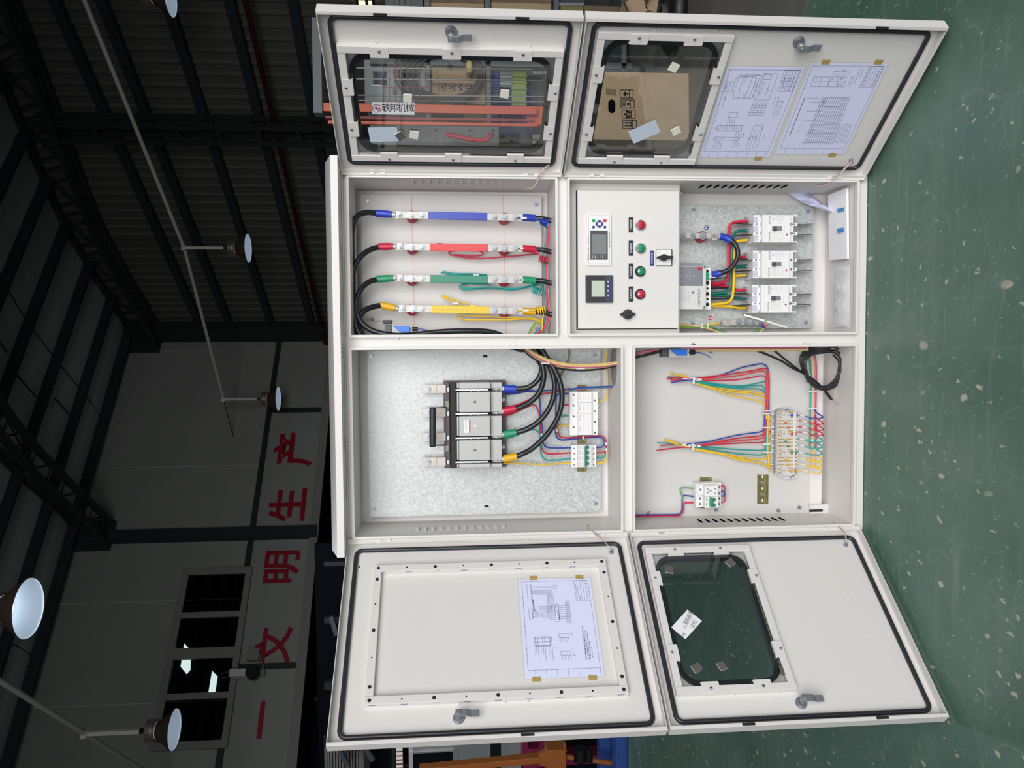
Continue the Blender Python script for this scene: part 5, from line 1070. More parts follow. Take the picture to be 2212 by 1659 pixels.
# --- moulded case breakers
def breaker(dx, dy, label):
    K = lambda x0, y0, x1, y1, z0, z1: pbox(KB, x0+dx, y0+dy, x1+dx, y1+dy, z0, z1)
    ZQ = ZP+.0052
    t = thing('moulded_breaker', FC.m @ Vector(FC.p3(*KB(1400+dx, 400+dy), ZQ)), label, 'circuit breaker', 'white moulded case breakers')
    part('case', K(1070, 25, 1622, 408, ZQ, -.082), 'white_plastic', FC, t, .0012); part('cover', K(1196, 25, 1572, 408, -.082, -.066), 'white_plastic', FC, t, .0012)
    for y0, y1 in ((25, 50), (135, 180), (262, 308), (388, 408)): part('barrier', K(1622, y0, 1678, y1, ZQ, -.084), 'white_plastic', FC, t, .0008)
    for y in (90, 218, 346): part('terminal_bay', K(1622, y-36, 1632, y+40, ZQ, -.09), 'mid_grey', FC, t)
    for y0, y1 in ((30, 42), (142, 170), (268, 296), (396, 408)): 
        g = G(); a = FC.at(*KB(1078+dx, y0+dy), -.09); b = FC.at(*KB(1078+dx, y1+dy), -.09); c = FC.at(*KB(965+dx if y0 in (30, 396) else 1010+dx, (y0+y1)/2+dy+(22 if y0 == 30 else (14 if y0 == 396 else 0))), -.12)
        zz = -.088; V = [(a[0], a[1], ZQ), (b[0], b[1], ZQ), (c[0], c[1], ZQ), (a[0], a[1], zz), (b[0], b[1], zz), (c[0], c[1], -.125)]; g.add(V, [(0, 2, 1), (3, 4, 5), (0, 1, 4, 3), (1, 2, 5, 4), (2, 0, 3, 5)]); part('terminal_fin', g, 'white_plastic', FC, t)
    for y in (92, 218, 345):
        part('terminal_bay', K(1066, y-40, 1138, y+44, -.082, -.0815), 'bay_grey' if 'bay_grey' in MAT else mat('bay_grey', (196, 198, 214), .5) and 'bay_grey', FC, t)
        yy = y+28; part('terminal', K(985, yy-22, 1070, yy+24, -.125, -.119), 'tin', FC, t, .0006); bolt(FC, SBOLT, KB, 1040+dx, yy+dy, -.119, t, 'terminal_screw')
        g = G(); a, b = pts(KB, [(1005+dx, yy+dy, -.118), (970+dx, yy+dy, -.118)]); g.tube([a, b], .0055, 10, 1); part('lug', g, 'zinc', FC, t)
    for y in (155, 283):
        for x in (1112, 1640):
            u, v = FC.at(*KB(x+dx, y+dy), -.0815); g = G(); g.cyl(u, v, -.082 if x < 1200 else -.084, -.0812 if x < 1200 else -.0832, .0028, 14); part('screw_hole', g, 'mid_grey', FC, t)
        for x in (1174, 1592): bolt(FC, SCREW, KB, x+dx, y+dy, -.082, t, 'screw')
    for y in (48, 393): bolt(FC, SCREW, KB, 1170+dx, y+dy, -.082, t, 'screw')
    part('toggle_frame', K(1290, 166, 1500, 265, -.066, -.063), 'white_plastic', FC, t, .0008); part('toggle_slot', K(1328, 180, 1462, 243, -.063, -.0626), 'mid_grey', FC, t); part('toggle', K(1352, 182, 1392, 241, -.0626, -.052), 'dark_grey', FC, t, .001)
    u, v = FC.at(*KB(1530+dx, 297+dy), -.0655); g = G(); g.cyl(u, v, -.066, -.0652, .0029, 16); part('trip_button', g, 'red', FC, t)
    Z2 = -.0658
    D = lambda x, y0, y1, n: dashes(x+dx, y0+dy, x+dx, y1+dy, n, .7)
    lines(KB, sum([D(x, 45, 110, 6) for x in (1385, 1405, 1425, 1452, 1478)], [])+sum([D(x, 255+j, 380, 7) for x, j in ((1335, 20), (1360, 5), (1382, 25), (1412, 30), (1440, 20), (1480, 45))], []), Z2, 'ink_grey', t, .0009)
    lines(KB, [(1290+dx, 45+dy, 1290+dx, 150+dy), (1312+dx, 45+dy, 1312+dx, 150+dy), (1290+dx, 45+dy, 1312+dx, 45+dy), (1290+dx, 150+dy, 1312+dx, 150+dy)]+D(1301, 50, 146, 8), Z2, 'ink_grey', t, .0012)
    tprint('上海人民电器', KB, 1292+dx, 325+dy, -.066, .0058, 'dark_grey', t, 0, .85); tprint('O', KB, 1445+dx, 140+dy, -.066, .006, 'ink_black', t); tprint('I', KB, 1345+dx, 140+dy, -.066, .006, 'ink_black', t); tprint('+', KB, 1400+dx, 140+dy, -.066, .006, 'ink_black', t)
    u, v = FC.at(*KB(1345+dx, 85+dy), -.066); g = G(); g.lathe([(.0026, 0), (.0032, 0), (.0032, .0003), (.0026, .0003)], (u, v, -.066), n=18); part('mark', g, 'ink_grey', FC, t)
    # black phase separators
    for x0, x1, y, w in ((1080, 800, 157, -20), (1090, 795, 290, 30), (1676, 1895, 152, -4), (1676, 1878, 290, 10)):
        P = pts(KB, [(x0+dx, y+dy, -.088), (x0+dx, y+dy+2, -.138), ((x0*.4+x1*.6)+dx, y+dy+w*.8, -.138), (x1+dx, y+dy+w, -.135), (x1+dx, y+dy+w*.6, -.11), ((x0+x1)/2+dx, y+dy+w*.2, -.09)])
        g = G(); n_ = len(P); V = P+[(q[0], q[1]-.0014, q[2]) for q in P] if False else P+[(q[0]-.0014, q[1], q[2]) for q in P]
        g.add(V, [list(range(n_)), list(range(n_, 2*n_))[::-1]]+[(i, n_+i, n_+(i+1) % n_, (i+1) % n_) for i in range(n_)]); part('phase_separator', g, 'black', FC, t)
breaker(0, 0, 'white moulded breaker nearest the right side wall of the cabinet'); breaker(-8, 493, 'middle one of the three white moulded breakers'); breaker(-16, 965, 'white moulded breaker nearest the earth bar')
# --- grey controller box beside the breakers
ZQ = ZP+.0052
t = thing('transfer_controller', FC.m @ Vector(FC.p3(*KB(250, 1330), ZQ)), 'white and grey controller box half hidden under the control panel', 'controller')
part('case', pbox(KB, -60, 728, 415, 1328, ZQ, -.072), 'light_grey', FC, t, .0015); part('terminal_base', pbox(KB, 415, 755, 480, 1330, ZQ, -.095), 'white_plastic', FC, t, .001)
part('lid', pbox(KB, -60, 740, 370, 1005, -.072, -.0705), 'mid_grey', FC, t, .0006); part('lug_plate', pbox(KB, 40, 690, 370, 728, ZQ, ZQ+.003), 'zinc', FC, t); part('indicator', pbox(KB, 305, 748, 360, 790, -.0705, -.0698), 'red', FC, t)
for x, y in ((78, 805), (78, 873), (78, 943), (143, 873), (195, 820), (195, 873), (193, 925), (243, 873)): part('key', pbox(KB, x-17, y-19, x+17, y+19, -.0705, -.0698), 'key_grey' if 'key_grey' in MAT else mat('key_grey', (142, 145, 151), .5) and 'key_grey', FC, t, .0003)
tprint('工固电气有限公司', KB, 322, 1168, -.072, .0088, 'dark_grey', t, 0, .78); u, v = FC.at(*KB(235, 1095), -.072)
g = G(); g.lathe([(.0036, 0), (.0046, 0), (.0046, .0003), (.0036, .0003)], (u, v, -.072), n=20); g.cyl(u, v, -.072, -.0717, .0022, 12); part('maker_mark', g, 'sign_blue', FC, t)
lines(KB, sum([dashes(x, y0, x, 1240, 7, .7) for x, y0 in ((50, 1040), (75, 1050), (98, 1040), (125, 1045), (150, 1045), (178, 1040), (345, 1060))], []), -.072, 'ink_grey', t, .001)
for x, y in ((390, 748), (385, 1302)): bolt(FC, SCREW, KB, x, y, -.072, t, 'screw')
part('plug', pbox(KB, 416, 815, 455, 922, -.095, -.082), 'green', FC, t, .0006)
for y, rr in ((800, .004), (965, .0058), (1115, .0058), (1262, .0058), (1042, .0036), (1187, .0036)):
    u, v = FC.at(*KB(436, y), -.095); g = G(); g.cyl(u, v, -.095, -.0945, rr, 18); part('cable_port', g, 'slot_dark', FC, t)
for y in (1040, 1187): 
    P = pts(KB, [(470, y-12, -.1), (470, y+10, -.14), (740, y-4, -.14), (745, y-14, -.115)]); g = G(); g.add(P+[(q[0]-.0014, q[1], q[2]) for q in P], [(0, 1, 2, 3), (7, 6, 5, 4), (0, 4, 5, 1), (1, 5, 6, 2), (2, 6, 7, 3), (3, 7, 4, 0)]); part('phase_separator', g, 'black', FC, t)
P = pts(KB, [(470, 905, -.1), (490, 915, -.14), (740, 885, -.14), (748, 878, -.115)]); g = G(); g.add(P+[(q[0]-.0014, q[1], q[2]) for q in P], [(0, 1, 2, 3), (7, 6, 5, 4), (0, 4, 5, 1), (1, 5, 6, 2), (2, 6, 7, 3), (3, 7, 4, 0)]); part('phase_separator', g, 'black', FC, t)
for dx, z in ((0, -.085), (26, -.088), (52, -.086)):
    g = G(); g.tube(pts(KB, [(450, 870+dx*.4, z), (500, 862+dx*.5, z), (545, 838+dx, z)]), .0028, 8, 4); part('white_lead', g, 'w_white', FC, t)
# --- breaker feed wires
def feed(label, runs):
    t = thing('feed_wire', FC.m @ Vector(FC.p3(*KB(*runs[0][0][0]), -.12)), label, 'wire', 'feed wires of the moulded breakers')
    for L, z, r, m_ in runs: wire(t, KB, L, z, r, m_, 'strand', 10)
fr_ = .0046
feed('red feed wires from controller to the three moulded breakers', [([(440, 962), (560, 972), (660, 955), (712, 905), (728, 800), (733, 560), (733, 300), (742, 185), (785, 138), (870, 120), (985, 118)], -.115, fr_, 'w_red'), ([(440, 990), (580, 996), (700, 1005), (760, 1030), (850, 1062), (970, 1066)], -.125, fr_, 'w_red'), ([(735, 760), (760, 660), (850, 615), (975, 606)], -.122, fr_, 'w_red')])
feed('green feed wires from controller to the three moulded breakers', [([(440, 1115), (560, 1108), (670, 1095), (735, 1050), (752, 960), (762, 700), (778, 440), (785, 320), (820, 265), (890, 250), (985, 247)], -.118, fr_, 'w_green'), ([(440, 1135), (600, 1138), (720, 1140), (830, 1175), (980, 1193)], -.128, fr_, 'w_green'), ([(762, 820), (820, 750), (975, 730)], -.126, fr_, 'w_green')])
feed('yellow feed wires from controller to the three moulded breakers', [([(440, 1265), (580, 1255), (700, 1238), (770, 1180), (792, 1060), (802, 800), (806, 560), (812, 440), (850, 392), (985, 373)], -.112, fr_, 'w_yellow'), ([(440, 1285), (600, 1282), (760, 1290), (860, 1306), (970, 1312)], -.12, fr_, 'w_yellow'), ([(800, 880), (860, 862), (980, 855)], -.122, fr_, 'w_yellow')])
for nm, pp in (('red', ((120, 870), (606, 860), (1066, 830))), ('yellow', ((373, 850), (855, 830), (1312, 850)))):
    for y, x in pp: pass
# --- neutral bar, earth bar
t = thing('neutral_bar', FC.m @ Vector(FC.p3(*KB(330, 318), -.11)), 'flat tinned neutral bar with four bolts beside the blue N sticker', 'busbar')
part('bar', pbox(KB, -40, 276, 560, 355, -.106, -.101), 'tin', FC, t, .0006)
for x, m_ in ((100, BOLT), (232, BOLT), (372, HEX), (520, BOLT)): bolt(FC, m_, KB, x, 318, -.101, t)
u, v = FC.at(*KB(345, 332), -.13); g = G(); g.lathe([(.0165, ZQ), (.0165, ZQ+.01), (.013, ZQ+.016), (.0165, ZQ+.026), (.0135, -.107), (.001, -.1065)], (u, v, 0), n=24); part('insulator', g, 'standoff_red', FC, t)
t = thing('neutral_cable', FC.m @ Vector(FC.p3(*KB(860, 560), -.08)), 'short looped black cable with two blue sleeves below the neutral bar', 'cable')
L = pts(KB, [(755, 375, -.092), (815, 430, -.085), (850, 520, -.08), (848, 610, -.078), (800, 710, -.078), (730, 785, -.08), (610, 832, -.085)]); g = G(); g.tube(L, .0078, 10, 8); part('jacket', g, 'cable_black', FC, t)
g = G(); g.tube(pts(KB, [(605, 325, -.098), (680, 340, -.096), (760, 380, -.092)]), .0112, 12, 4); part('end_sleeve', g, 'sleeve_blue', FC, t); g = G(); g.tube(pts(KB, [(615, 830, -.085), (550, 845, -.088), (485, 848, -.09)]), .0105, 12, 4); part('end_sleeve', g, 'sleeve_blue', FC, t)
g = G(); a, b = pts(KB, [(500, 318, -.0985), (570, 322, -.0985)]); g.bar(a, b, .024, .0034, (0, 0, 1)); g.tube(pts(KB, [(565, 322, -.098), (612, 328, -.098)]), .0085, 12, 1); part('lug', g, 'tin', FC, t, .0006)
t = thing('earth_bar', FC.m @ Vector(FC.p3(*KB(900, 1510), -.13)), 'tinned earth bar with four bolts beside the red earth sticker', 'busbar')
part('bar', pbox(KB, 760, 1470, 1245, 1545, -.122, -.117), 'tin', FC, t, .0006); part('link', pbox(KB, 580, 1478, 690, 1552, -.135, -.131), 'tin', FC, t, .0006); g = G(); a, b = pts(KB, [(690, 1515, -.133), (770, 1508, -.119)]); g.bar(a, b, .019, .004, (0, 0, 1)); part('link_step', g, 'tin', FC, t)
for x, y in ((868, 1503), (970, 1506), (1062, 1506), (1160, 1500)): bolt(FC, BOLT, KB, x, y, -.117, t)
bolt(FC, SBOLT, KB, 618, 1512, -.131, t)
t = thing('wire_harness', FC.m @ Vector(FC.p3(*KB(200, 1560), -.12)), 'yellow and green earth wires at the foot of the lower right compartment', 'wire bundle')
for L, z, m_, r in (([(595, 1520), (530, 1528), (440, 1545), (330, 1565), (200, 1560), (30, 1530)], -.128, 'w_yellow', .003), ([(30, 1575), (150, 1580), (300, 1570), (450, 1560), (560, 1590), (700, 1650)], -.124, 'w_lime', .0026), ([(30, 1548), (160, 1545), (300, 1560), (430, 1592), (620, 1650)], -.122, 'w_beige', .0026), ([(30, 1560), (200, 1572), (400, 1580), (600, 1645)], -.13, 'w_yellow', .0026), ([(1060, 1655), (1130, 1620), (1210, 1575), (1215, 1530)], -.115, 'w_lime', .0026), ([(1150, 1655), (1190, 1620), (1225, 1570), (1240, 1530)], -.112, 'w_beige', .0026), ([(1185, 1525), (1195, 1560), (1230, 1580)], -.105, 'w_blue', .003), ([(1200, 1520), (1220, 1560), (1245, 1545)], -.103, 'w_red', .0026)): wire(t, KB, L, z, r, m_)
for x, y in ((358, 1560), (442, 1558)):
    u, v = FC.at(*KB(x, y), -.12); g = G(); g.box(u-.008, u+.008, v-.0018, v+.0018, -.128, -.118); part('cable_tie', g, 'w_white', FC, t)
for L in ([(1250, 1492, -.1), (1400, 1540, -.098), (1548, 1578, -.098)], [(940, 1405, -.12), (1060, 1440, -.11), (1220, 1485, -.1)]):
    g = G(); a, b, c = pts(KB, L); g.bar(a, b, .006, .0012, (0, 0, 1)); g.bar(b, c, .006, .0012, (0, 0, 1)); part('loose_tie_tail', g, 'w_white', FC, t)
for tx, x, y, m_, lab in (('N', 421, 203, 'sign_blue', 'round blue sticker with a white N'), ('⏚', 477, 1447, 'ink_red', 'round red sticker with a white earth sign')):
    u, v = FC.at(*KB(x, y), ZQ); g = G(); g.cyl(u, v, ZQ, ZQ+.0004, .0072, 24); o = tag(part('round_sticker', g, m_, FC), lab, 'sticker')
    if tx == 'N': text('print', tx, FC, u, v, ZQ+.0006, .012, 'label_white', o, 0, .0003)
    else:
        g = G(); g.box(u-.0006, u+.0006, v, v+.0048, ZQ+.0004, ZQ+.0007)
        for k, wd in enumerate((.0042, .0028, .0014)): g.box(u-wd, u+wd, v-.0006-k*.0018, v+.0006-k*.0018, ZQ+.0004, ZQ+.0007)
        part('print', g, 'label_white', FC, o)
# --- papers and foil bag lying on the floor of the lower right compartment
mat('foil', (232, 234, 236), .3, .25, bump=1.0, bscale=90)
g = G(); x0, x1 = .055, .245; N_ = 24; M_ = 8
for j in range(M_+1):
    for i in range(N_+1):
        e = math.sin(math.pi*i/N_)**.35*math.sin(math.pi*j/M_)**.35
        g.v.append((x0+(x1-x0)*i/N_, .0075+e*(.013+.003*random.random())+(.003*math.cos(i*.8)+.0015*math.sin(j*2.1+i) if 0 < j < M_ else 0)*e, -.02-.085*j/M_))
for j in range(M_):
    for i in range(N_): g.f.append([j*(N_+1)+i, j*(N_+1)+i+1, (j+1)*(N_+1)+i+1, (j+1)*(N_+1)+i]); g.mi.append(0); g.sm.append(True)
tag(part('foil_bag', g, 'foil', FC), 'shiny silver padded bag lying on the cabinet floor below the breakers', 'bag')
t = thing('manual', FC.m @ Vector((.36, .01, -.05)), 'white booklet in a clear bag with blue print, beside the silver bag', 'booklet')
g = G(); g.add([(.262, .010, -.022), (.475, .010, -.03), (.47, .024, -.11), (.268, .020, -.105), (.262, .016, -.022), (.475, .018, -.03), (.47, .034, -.11), (.268, .030, -.105)], [(3, 2, 1, 0), (4, 5, 6, 7), (0, 1, 5, 4), (1, 2, 6, 5), (2, 3, 7, 6), (3, 0, 4, 7)]); part('pages', g, 'label_white', FC, t)
for x0, x1 in ((.345, .358), (.408, .418)):
    g = G(); g.add([(x0, .0195, -.03), (x1, .0205, -.032), (x1, .0265, -.06), (x0, .0255, -.058)], [(0, 1, 2, 3)]); g.v = [(a, b+.0035, c) for a, b, c in g.v]; part('print', g, 'print_blue' if 'print_blue' in MAT else mat('print_blue', (74, 140, 206), .5) and 'print_blue', FC, t)
P = [FC.p3(*LR(*q), z) for q, z in (((1588, 182), -.15), ((1700, 146), -.165), ((1915, 312), -.09), ((1845, 298), -.08))]
mid = [tuple((Vector(P[0])*(1-s)+Vector(P[3])*s)+Vector((0, 0, -.02*math.sin(s*3.14)))) for s in (0, .33, .66, 1)]; mid2 = [tuple((Vector(P[1])*(1-s)+Vector(P[2])*s)+Vector((0, 0, -.012*math.sin(s*3.14)))) for s in (0, .33, .66, 1)]
g = G(); g.smooth = True; g.add(mid+mid2+[(a, b, c-.0006) for a, b, c in mid+mid2], [(i, i+1, 5+i, 4+i) for i in range(3)]+[(12+i, 13+i, 9+i, 8+i) for i in range(3)]+[(0, 8, 9, 1), (1, 9, 10, 2), (2, 10, 11, 3), (4, 5, 13, 12), (5, 6, 14, 13), (6, 7, 15, 14), (0, 4, 12, 8), (3, 11, 15, 7)])
tag(part('loose_sheet', g, 'paper', FC), 'curled white sheet leaning in the corner beside the moulded breakers', 'paper')
# --- terminal block compartment
mat('tb_grey', (222, 220, 220), .4)
t = thing('terminal_block', FC.m @ Vector(FC.p3(*KT(1080, 1600), ZP)), 'clear-covered test terminal block with brass contacts and marker sleeves', 'terminal block')
poly = [(835, 150), (960, 100), (1215, 108), (1325, 165), (1295, 1545), (1180, 1605), (1010, 1598), (812, 1515)]
g = G(); g.prism([FC.at(*KT(*p), -.135) for p in poly], ZP, -.134); part('base', g, 'tb_grey', FC, t, .001)
def sub(p, k=.93):
    cx_, cy_ = 1070, 850; return (cx_+(p[0]-cx_)*k, cy_+(p[1]-cy_)*(k*.5+.5))
g = G(); g.prism([FC.at(*KT(*sub(p)), -.112) for p in poly], -.1335, -.112); part('clear_cover', g, 'clear_plastic', FC, t)
BS = G(); BS.lathe([(.0021, 0), (.0021, .004), (.0012, .0055), (.0001, .0056)], n=8); BS = mesh('contact', BS, 'brass')
for k in range(4):
    y0 = 190+k*392-(0 if k else 0)
    for x, y in [(965+30*math.cos(a), y0+70+55*math.sin(a)) for a in (0, 1.2, 2.4, 3.6, 4.9)]+[(1045, y0+75)]+[(1150+q*35, y0+20) for q in range(3)]+[(1235, y0+60), (1225, y0+105), (1150, y0+75), (1205, y0+130)]:
        u, v = FC.at(*KT(x, y), -.12); at_(FC, BS, 'contact', u, v, -.134, t)
    part('bridge', pbox(KT, 1165, y0+50, 1200, y0+100, -.134, -.128), ('blue', 'sleeve_red', 'green', 'yellow')[k], FC, t, .0006)
    if k < 3:
        for j in range(3):
            for x in (935, 965, 1000, 1040, 1095, 1140, 1175, 1215):
                u, v = FC.at(*KT(x, y0+195+j*70), -.12); at_(FC, BS, 'contact', u, v, -.134, t)
        for j, x in ((0, 1045), (2, 1100)): part('bridge', pbox(KT, x-28, y0+222+j*52, x+38, y0+244+j*52, -.134, -.128), ('sleeve_red', 'green', 'yellow')[k], FC, t, .0004)
for x, y in ((1062, 148), (1155, 1562)):
    u, v = FC.at(*KT(x, y), -.112); g = G(); g.bar((u-.004, v+.002, -.113), (u+.004, v-.003, -.106), .003, .003); part('cover_screw', g, 'zinc', FC, t)
tl = [(215, 'w_blue'), (250, 'w_blue'), (384, 'w_red'), (515, 'w_red'), (597, 'w_red'), (644, 'w_red'), (770, 'w_teal'), (910, 'w_teal'), (992, 'w_teal'), (1040, 'w_teal'), (1165, 'w_yellow'), (1300, 'w_yellow'), (1372, 'w_yellow'), (1424, 'w_yellow')]
for y, m_ in tl:
    u = 730; g = G(); g.tube(pts(KT, [(u, y, -.13), (u+125, y, -.13)]), .0022, 10, 1); part('marker_sleeve', g, 'w_white', FC, t)
    g = G(); g.tube(pts(KT, [(700, y+4, -.13), (u+20, y, -.13)]), .0018, 8, 1); part('wire_end', g, m_, FC, t)
trr = [(265, 330, 'w_blue', 1340, 320), (385, 400, 'w_red', 1390, 395), (510, 520, 'w_red', 1390, 540), (622, 632, 'w_red', 1395, 650), (760, 762, 'w_teal', 1340, 770), (893, 895, 'w_teal', 1325, 905), (1035, 1035, 'w_teal', 1325, 1050), (1163, 1165, 'w_yellow', 1325, 1178), (1290, 1288, 'w_yellow', 1325, 1300), (1424, 1416, 'w_yellow', 1415, 1424)]
h2 = thing('wire_harness', FC.m @ Vector(FC.p3(*KT(1650, 900), -.13)), 'looped outgoing wires and film-wrapped bundle below the terminal block', 'wire bundle')
for y, y2, m_, x0, yb in trr:
    g = G(); g.tube(pts(KT, [(x0, y, -.13), (x0+125, y+22, -.128)]), .0022, 10, 1); part('marker_sleeve', g, 'w_white', FC, h2)
    g = G(); g.tube(pts(KT, [(1290, y-6, -.132), (x0+10, y, -.13)]), .0019, 8, 1); part('wire', g, m_, FC, h2)
    g = G(); g.tube(pts(KT, [(x0+110, y+18, -.128), (x0+220, y+55, -.122), (x0+330, y+70, -.115), (x0+440 if x0 < 1400 else x0+350, y+62, -.108), (1835-(y*.02), y+35, -.102), (1780, y-5, -.108), (1700, y-55, -.118), (1655, y-120, -.126)]), .0021, 8, 5); part('wire', g, m_, FC, h2)
for dx, m_, r in ((-48, 'w_teal', .0024), (-22, 'w_beige', .0036), (8, 'w_white', .0026), (22, 'w_pink', .0046), (40, 'w_pink', .003)):
    wire(h2, LL, [(1380+dx*.5, 118), (1420+dx*.5, 135), (1442+dx*.45, 220), (1446+dx*.42, 340), (1442+dx*.42, 480), (1440+dx*.42, 620), (1444+dx*.5, 720), (1440+dx*.5, 850 if m_ in ('w_teal', 'w_pink') else 1000)], -.134, r, m_)
for y in (430, 560, 800):
    g = pbox(LL, 1405, y, 1470, y+9, -.132, -.126); part('cable_tie', g, 'w_white', FC, h2)
wire(h2, LL, [(110, 165), (250, 140), (420, 125), (700, 122), (1000, 122), (1250, 118), (1400, 118)], -.06, .006, 'w_beige', 'wrapped_bundle'); wire(h2, LL, [(110, 150), (300, 125), (700, 108), (1100, 108), (1390, 105)], -.055, .005, 'w_pink', 'wrapped_bundle')
wire(h2, LL, [(90, 185), (200, 160), (320, 130), (450, 105)], -.05, .0045, 'cable_black', 'wire')
# two wire fans tied into bunches
def fan(label, group, runs, tie, stubs):
    t = thing('wire_fan', FC.m @ Vector(FC.p3(*LL(*tie), ZP)), label, 'wire bundle', group)
    for L, m_ in runs: wire(t, LL, L, -.135+random.random()*.008, .0021, m_)
    for L, m_ in stubs: wire(t, LL, L, -.128+random.random()*.008, .0021, m_, 'wire_end')
    for k in range(4):
        x = tie[0]-60+k*32; y = tie[1]-16+((k*37) % 34); g = pbox(LL, x-22, y-8, x+24, y+8, -.127, -.119); part('marker_sleeve', g, 'w_white', FC, t, .001)
    g = pbox(LL, tie[0]-6, tie[1]-26, tie[0]+8, tie[1]+28, -.138, -.116); part('cable_tie', g, 'w_white', FC, t, .001)
X1 = [(1104, 480), (1106, 580)]
fan('spread fan of coloured wires tied nearer the limit switch', 'tied wire fans beside the terminal block',
    [([(540, 335), (640, 328), (750, 312), (900, 258), (1000, 236), (1055, 228), (1095, 250), (1110, 330), (1108, 520), (1106, 600)], 'w_blue'), ([(545, 340), (700, 320), (850, 300), (980, 280), (1070, 263), (1103, 290), (1106, 420), (1098, 600)], 'w_red'), ([(545, 345), (700, 332), (850, 320), (980, 295), (1060, 282), (1095, 312), (1100, 450), (1092, 600)], 'sleeve_red'), ([(545, 350), (700, 352), (860, 348), (980, 330), (1055, 317), (1088, 340), (1090, 470), (1084, 600)], 'w_red'),
     ([(560, 352), (650, 368), (780, 385), (920, 390), (1040, 368), (1090, 362), (1108, 400), (1110, 600)], 'w_teal'), ([(560, 358), (700, 385), (860, 402), (1000, 392), (1060, 392), (1080, 420)], 'w_teal'), ([(560, 362), (700, 395), (860, 410), (1000, 415), (1055, 422), (1080, 445)], 'w_teal'),
     ([(560, 365), (620, 370), (760, 410), (880, 430), (1000, 440), (1075, 455), (1103, 490), (1110, 600)], 'w_yellow'), ([(560, 370), (660, 395), (800, 435), (950, 448), (1050, 472), (1088, 505), (1100, 600)], 'w_yellow'), ([(560, 375), (660, 405), (800, 455), (950, 488), (1055, 512), (1086, 550), (1092, 640)], 'w_yellow')], (550, 352),
    [([(345, 340), (440, 328), (545, 338)], 'w_red'), ([(368, 330), (460, 330), (545, 340)], 'w_red'), ([(375, 350), (470, 348), (550, 350)], 'w_red'), ([(370, 293), (440, 318), (545, 345)], 'w_yellow'), ([(440, 305), (500, 325), (550, 350)], 'w_yellow'), ([(378, 368), (460, 355), (550, 345)], 'w_blue'), ([(352, 325), (400, 330), (460, 338)], 'w_teal')])
fan('spread fan of coloured wires tied nearer the power socket', 'tied wire fans beside the terminal block',
    [([(480, 832), (560, 820), (660, 808), (850, 765), (960, 748), (1040, 737), (1070, 712), (1078, 600)], 'w_blue'), ([(540, 838), (640, 826), (850, 788), (960, 775), (1050, 763), (1076, 730), (1080, 600)], 'w_red'), ([(540, 842), (700, 818), (850, 805), (960, 795), (1055, 783), (1080, 750), (1086, 620)], 'sleeve_red'), ([(540, 846), (650, 835), (800, 825), (940, 818), (1055, 814), (1082, 780), (1088, 640)], 'w_red'),
     ([(540, 848), (650, 850), (850, 866), (960, 872), (1060, 872), (1086, 840), (1088, 700)], 'w_teal'), ([(540, 852), (650, 862), (850, 895), (960, 905), (1060, 907), (1088, 870), (1092, 720)], 'w_teal'),
     ([(540, 856), (640, 875), (800, 905), (960, 935), (1060, 942), (1096, 915), (1100, 760), (1104, 600)], 'w_yellow'), ([(540, 860), (640, 882), (800, 915), (950, 950), (1050, 975), (1090, 985), (1120, 985)], 'w_yellow'), ([(540, 864), (620, 880), (760, 905), (880, 945), (1000, 962), (1075, 980), (1120, 1005)], 'w_yellow'), ([(1112, 600), (1112, 800), (1106, 950), (1115, 1015), (1140, 1022)], 'w_yellow')], (545, 850),
    [([(270, 875), (400, 858), (545, 845)], 'w_red'), ([(298, 838), (420, 832), (545, 842)], 'w_red'), ([(345, 866), (450, 852), (545, 850)], 'w_red'), ([(325, 790), (430, 820), (548, 852)], 'w_yellow'), ([(275, 817), (400, 825), (545, 845)], 'w_teal'), ([(485, 832), (520, 825), (560, 822)], 'w_blue'), ([(330, 795), (420, 828), (520, 850)], 'w_yellow')])
for y in (580, 600, 705, 828, 890): 
    g = pbox(LL, 1070, y-5, 1122, y+5, -.134, -.122); part('cable_tie', g, 'w_white', FC, h2, .001)
# black control cable coil
t = thing('cable_coil', FC.m @ Vector(FC.p3(*LL(1530, 430), -.09)), 'coil of thin black cable hanging in the terminal compartment corner', 'cable')
P = []
for k in range(5):
    for i in range(12):
        a = -math.pi/2-6.283*i/12; rx = 172-k*13+(i % 3)*5; ry = 170-k*11+(i % 2)*4
        P.append(FC.p3(*LL(1525+rx*math.cos(a)*(1-.25*math.sin(a))-k*4, 252+ry*math.sin(a)+k*5), -.09+k*.008))
g = G(); g.tube(P, .0032, 8, 3); part('loops', g, 'cable_black', FC, t)
wire(t, LL, [(930, 100), (1050, 140), (1200, 205), (1290, 262), (1390, 310), (1470, 370), (1540, 440), (1580, 495)], -.08, .0036, 'cable_black', 'tail'); wire(t, LL, [(1070, 95), (1150, 130), (1230, 195), (1340, 280), (1420, 330), (1500, 400), (1570, 490)], -.086, .0034, 'cable_black', 'tail')
wire(t, LL, [(1578, 493), (1620, 525), (1655, 552)], -.08, .0013, 'ink_grey', 'core'); 
for y1, y2 in ((555, 572), (562, 582)): wire(t, LL, [(1650, y1), (1725, y2)], -.08, .0024, 'w_white', 'ferrule'); wire(t, LL, [(1705, y1+14), (1728, y2+10)], -.08, .0014, 'w_red', 'core')
for x, y in ((1405, 312), (1585, 120)):
    g = pbox(LL, x-18, y-10, x+18, y+10, -.09, -.074); part('cable_tie', g, 'w_white', FC, t, .003)
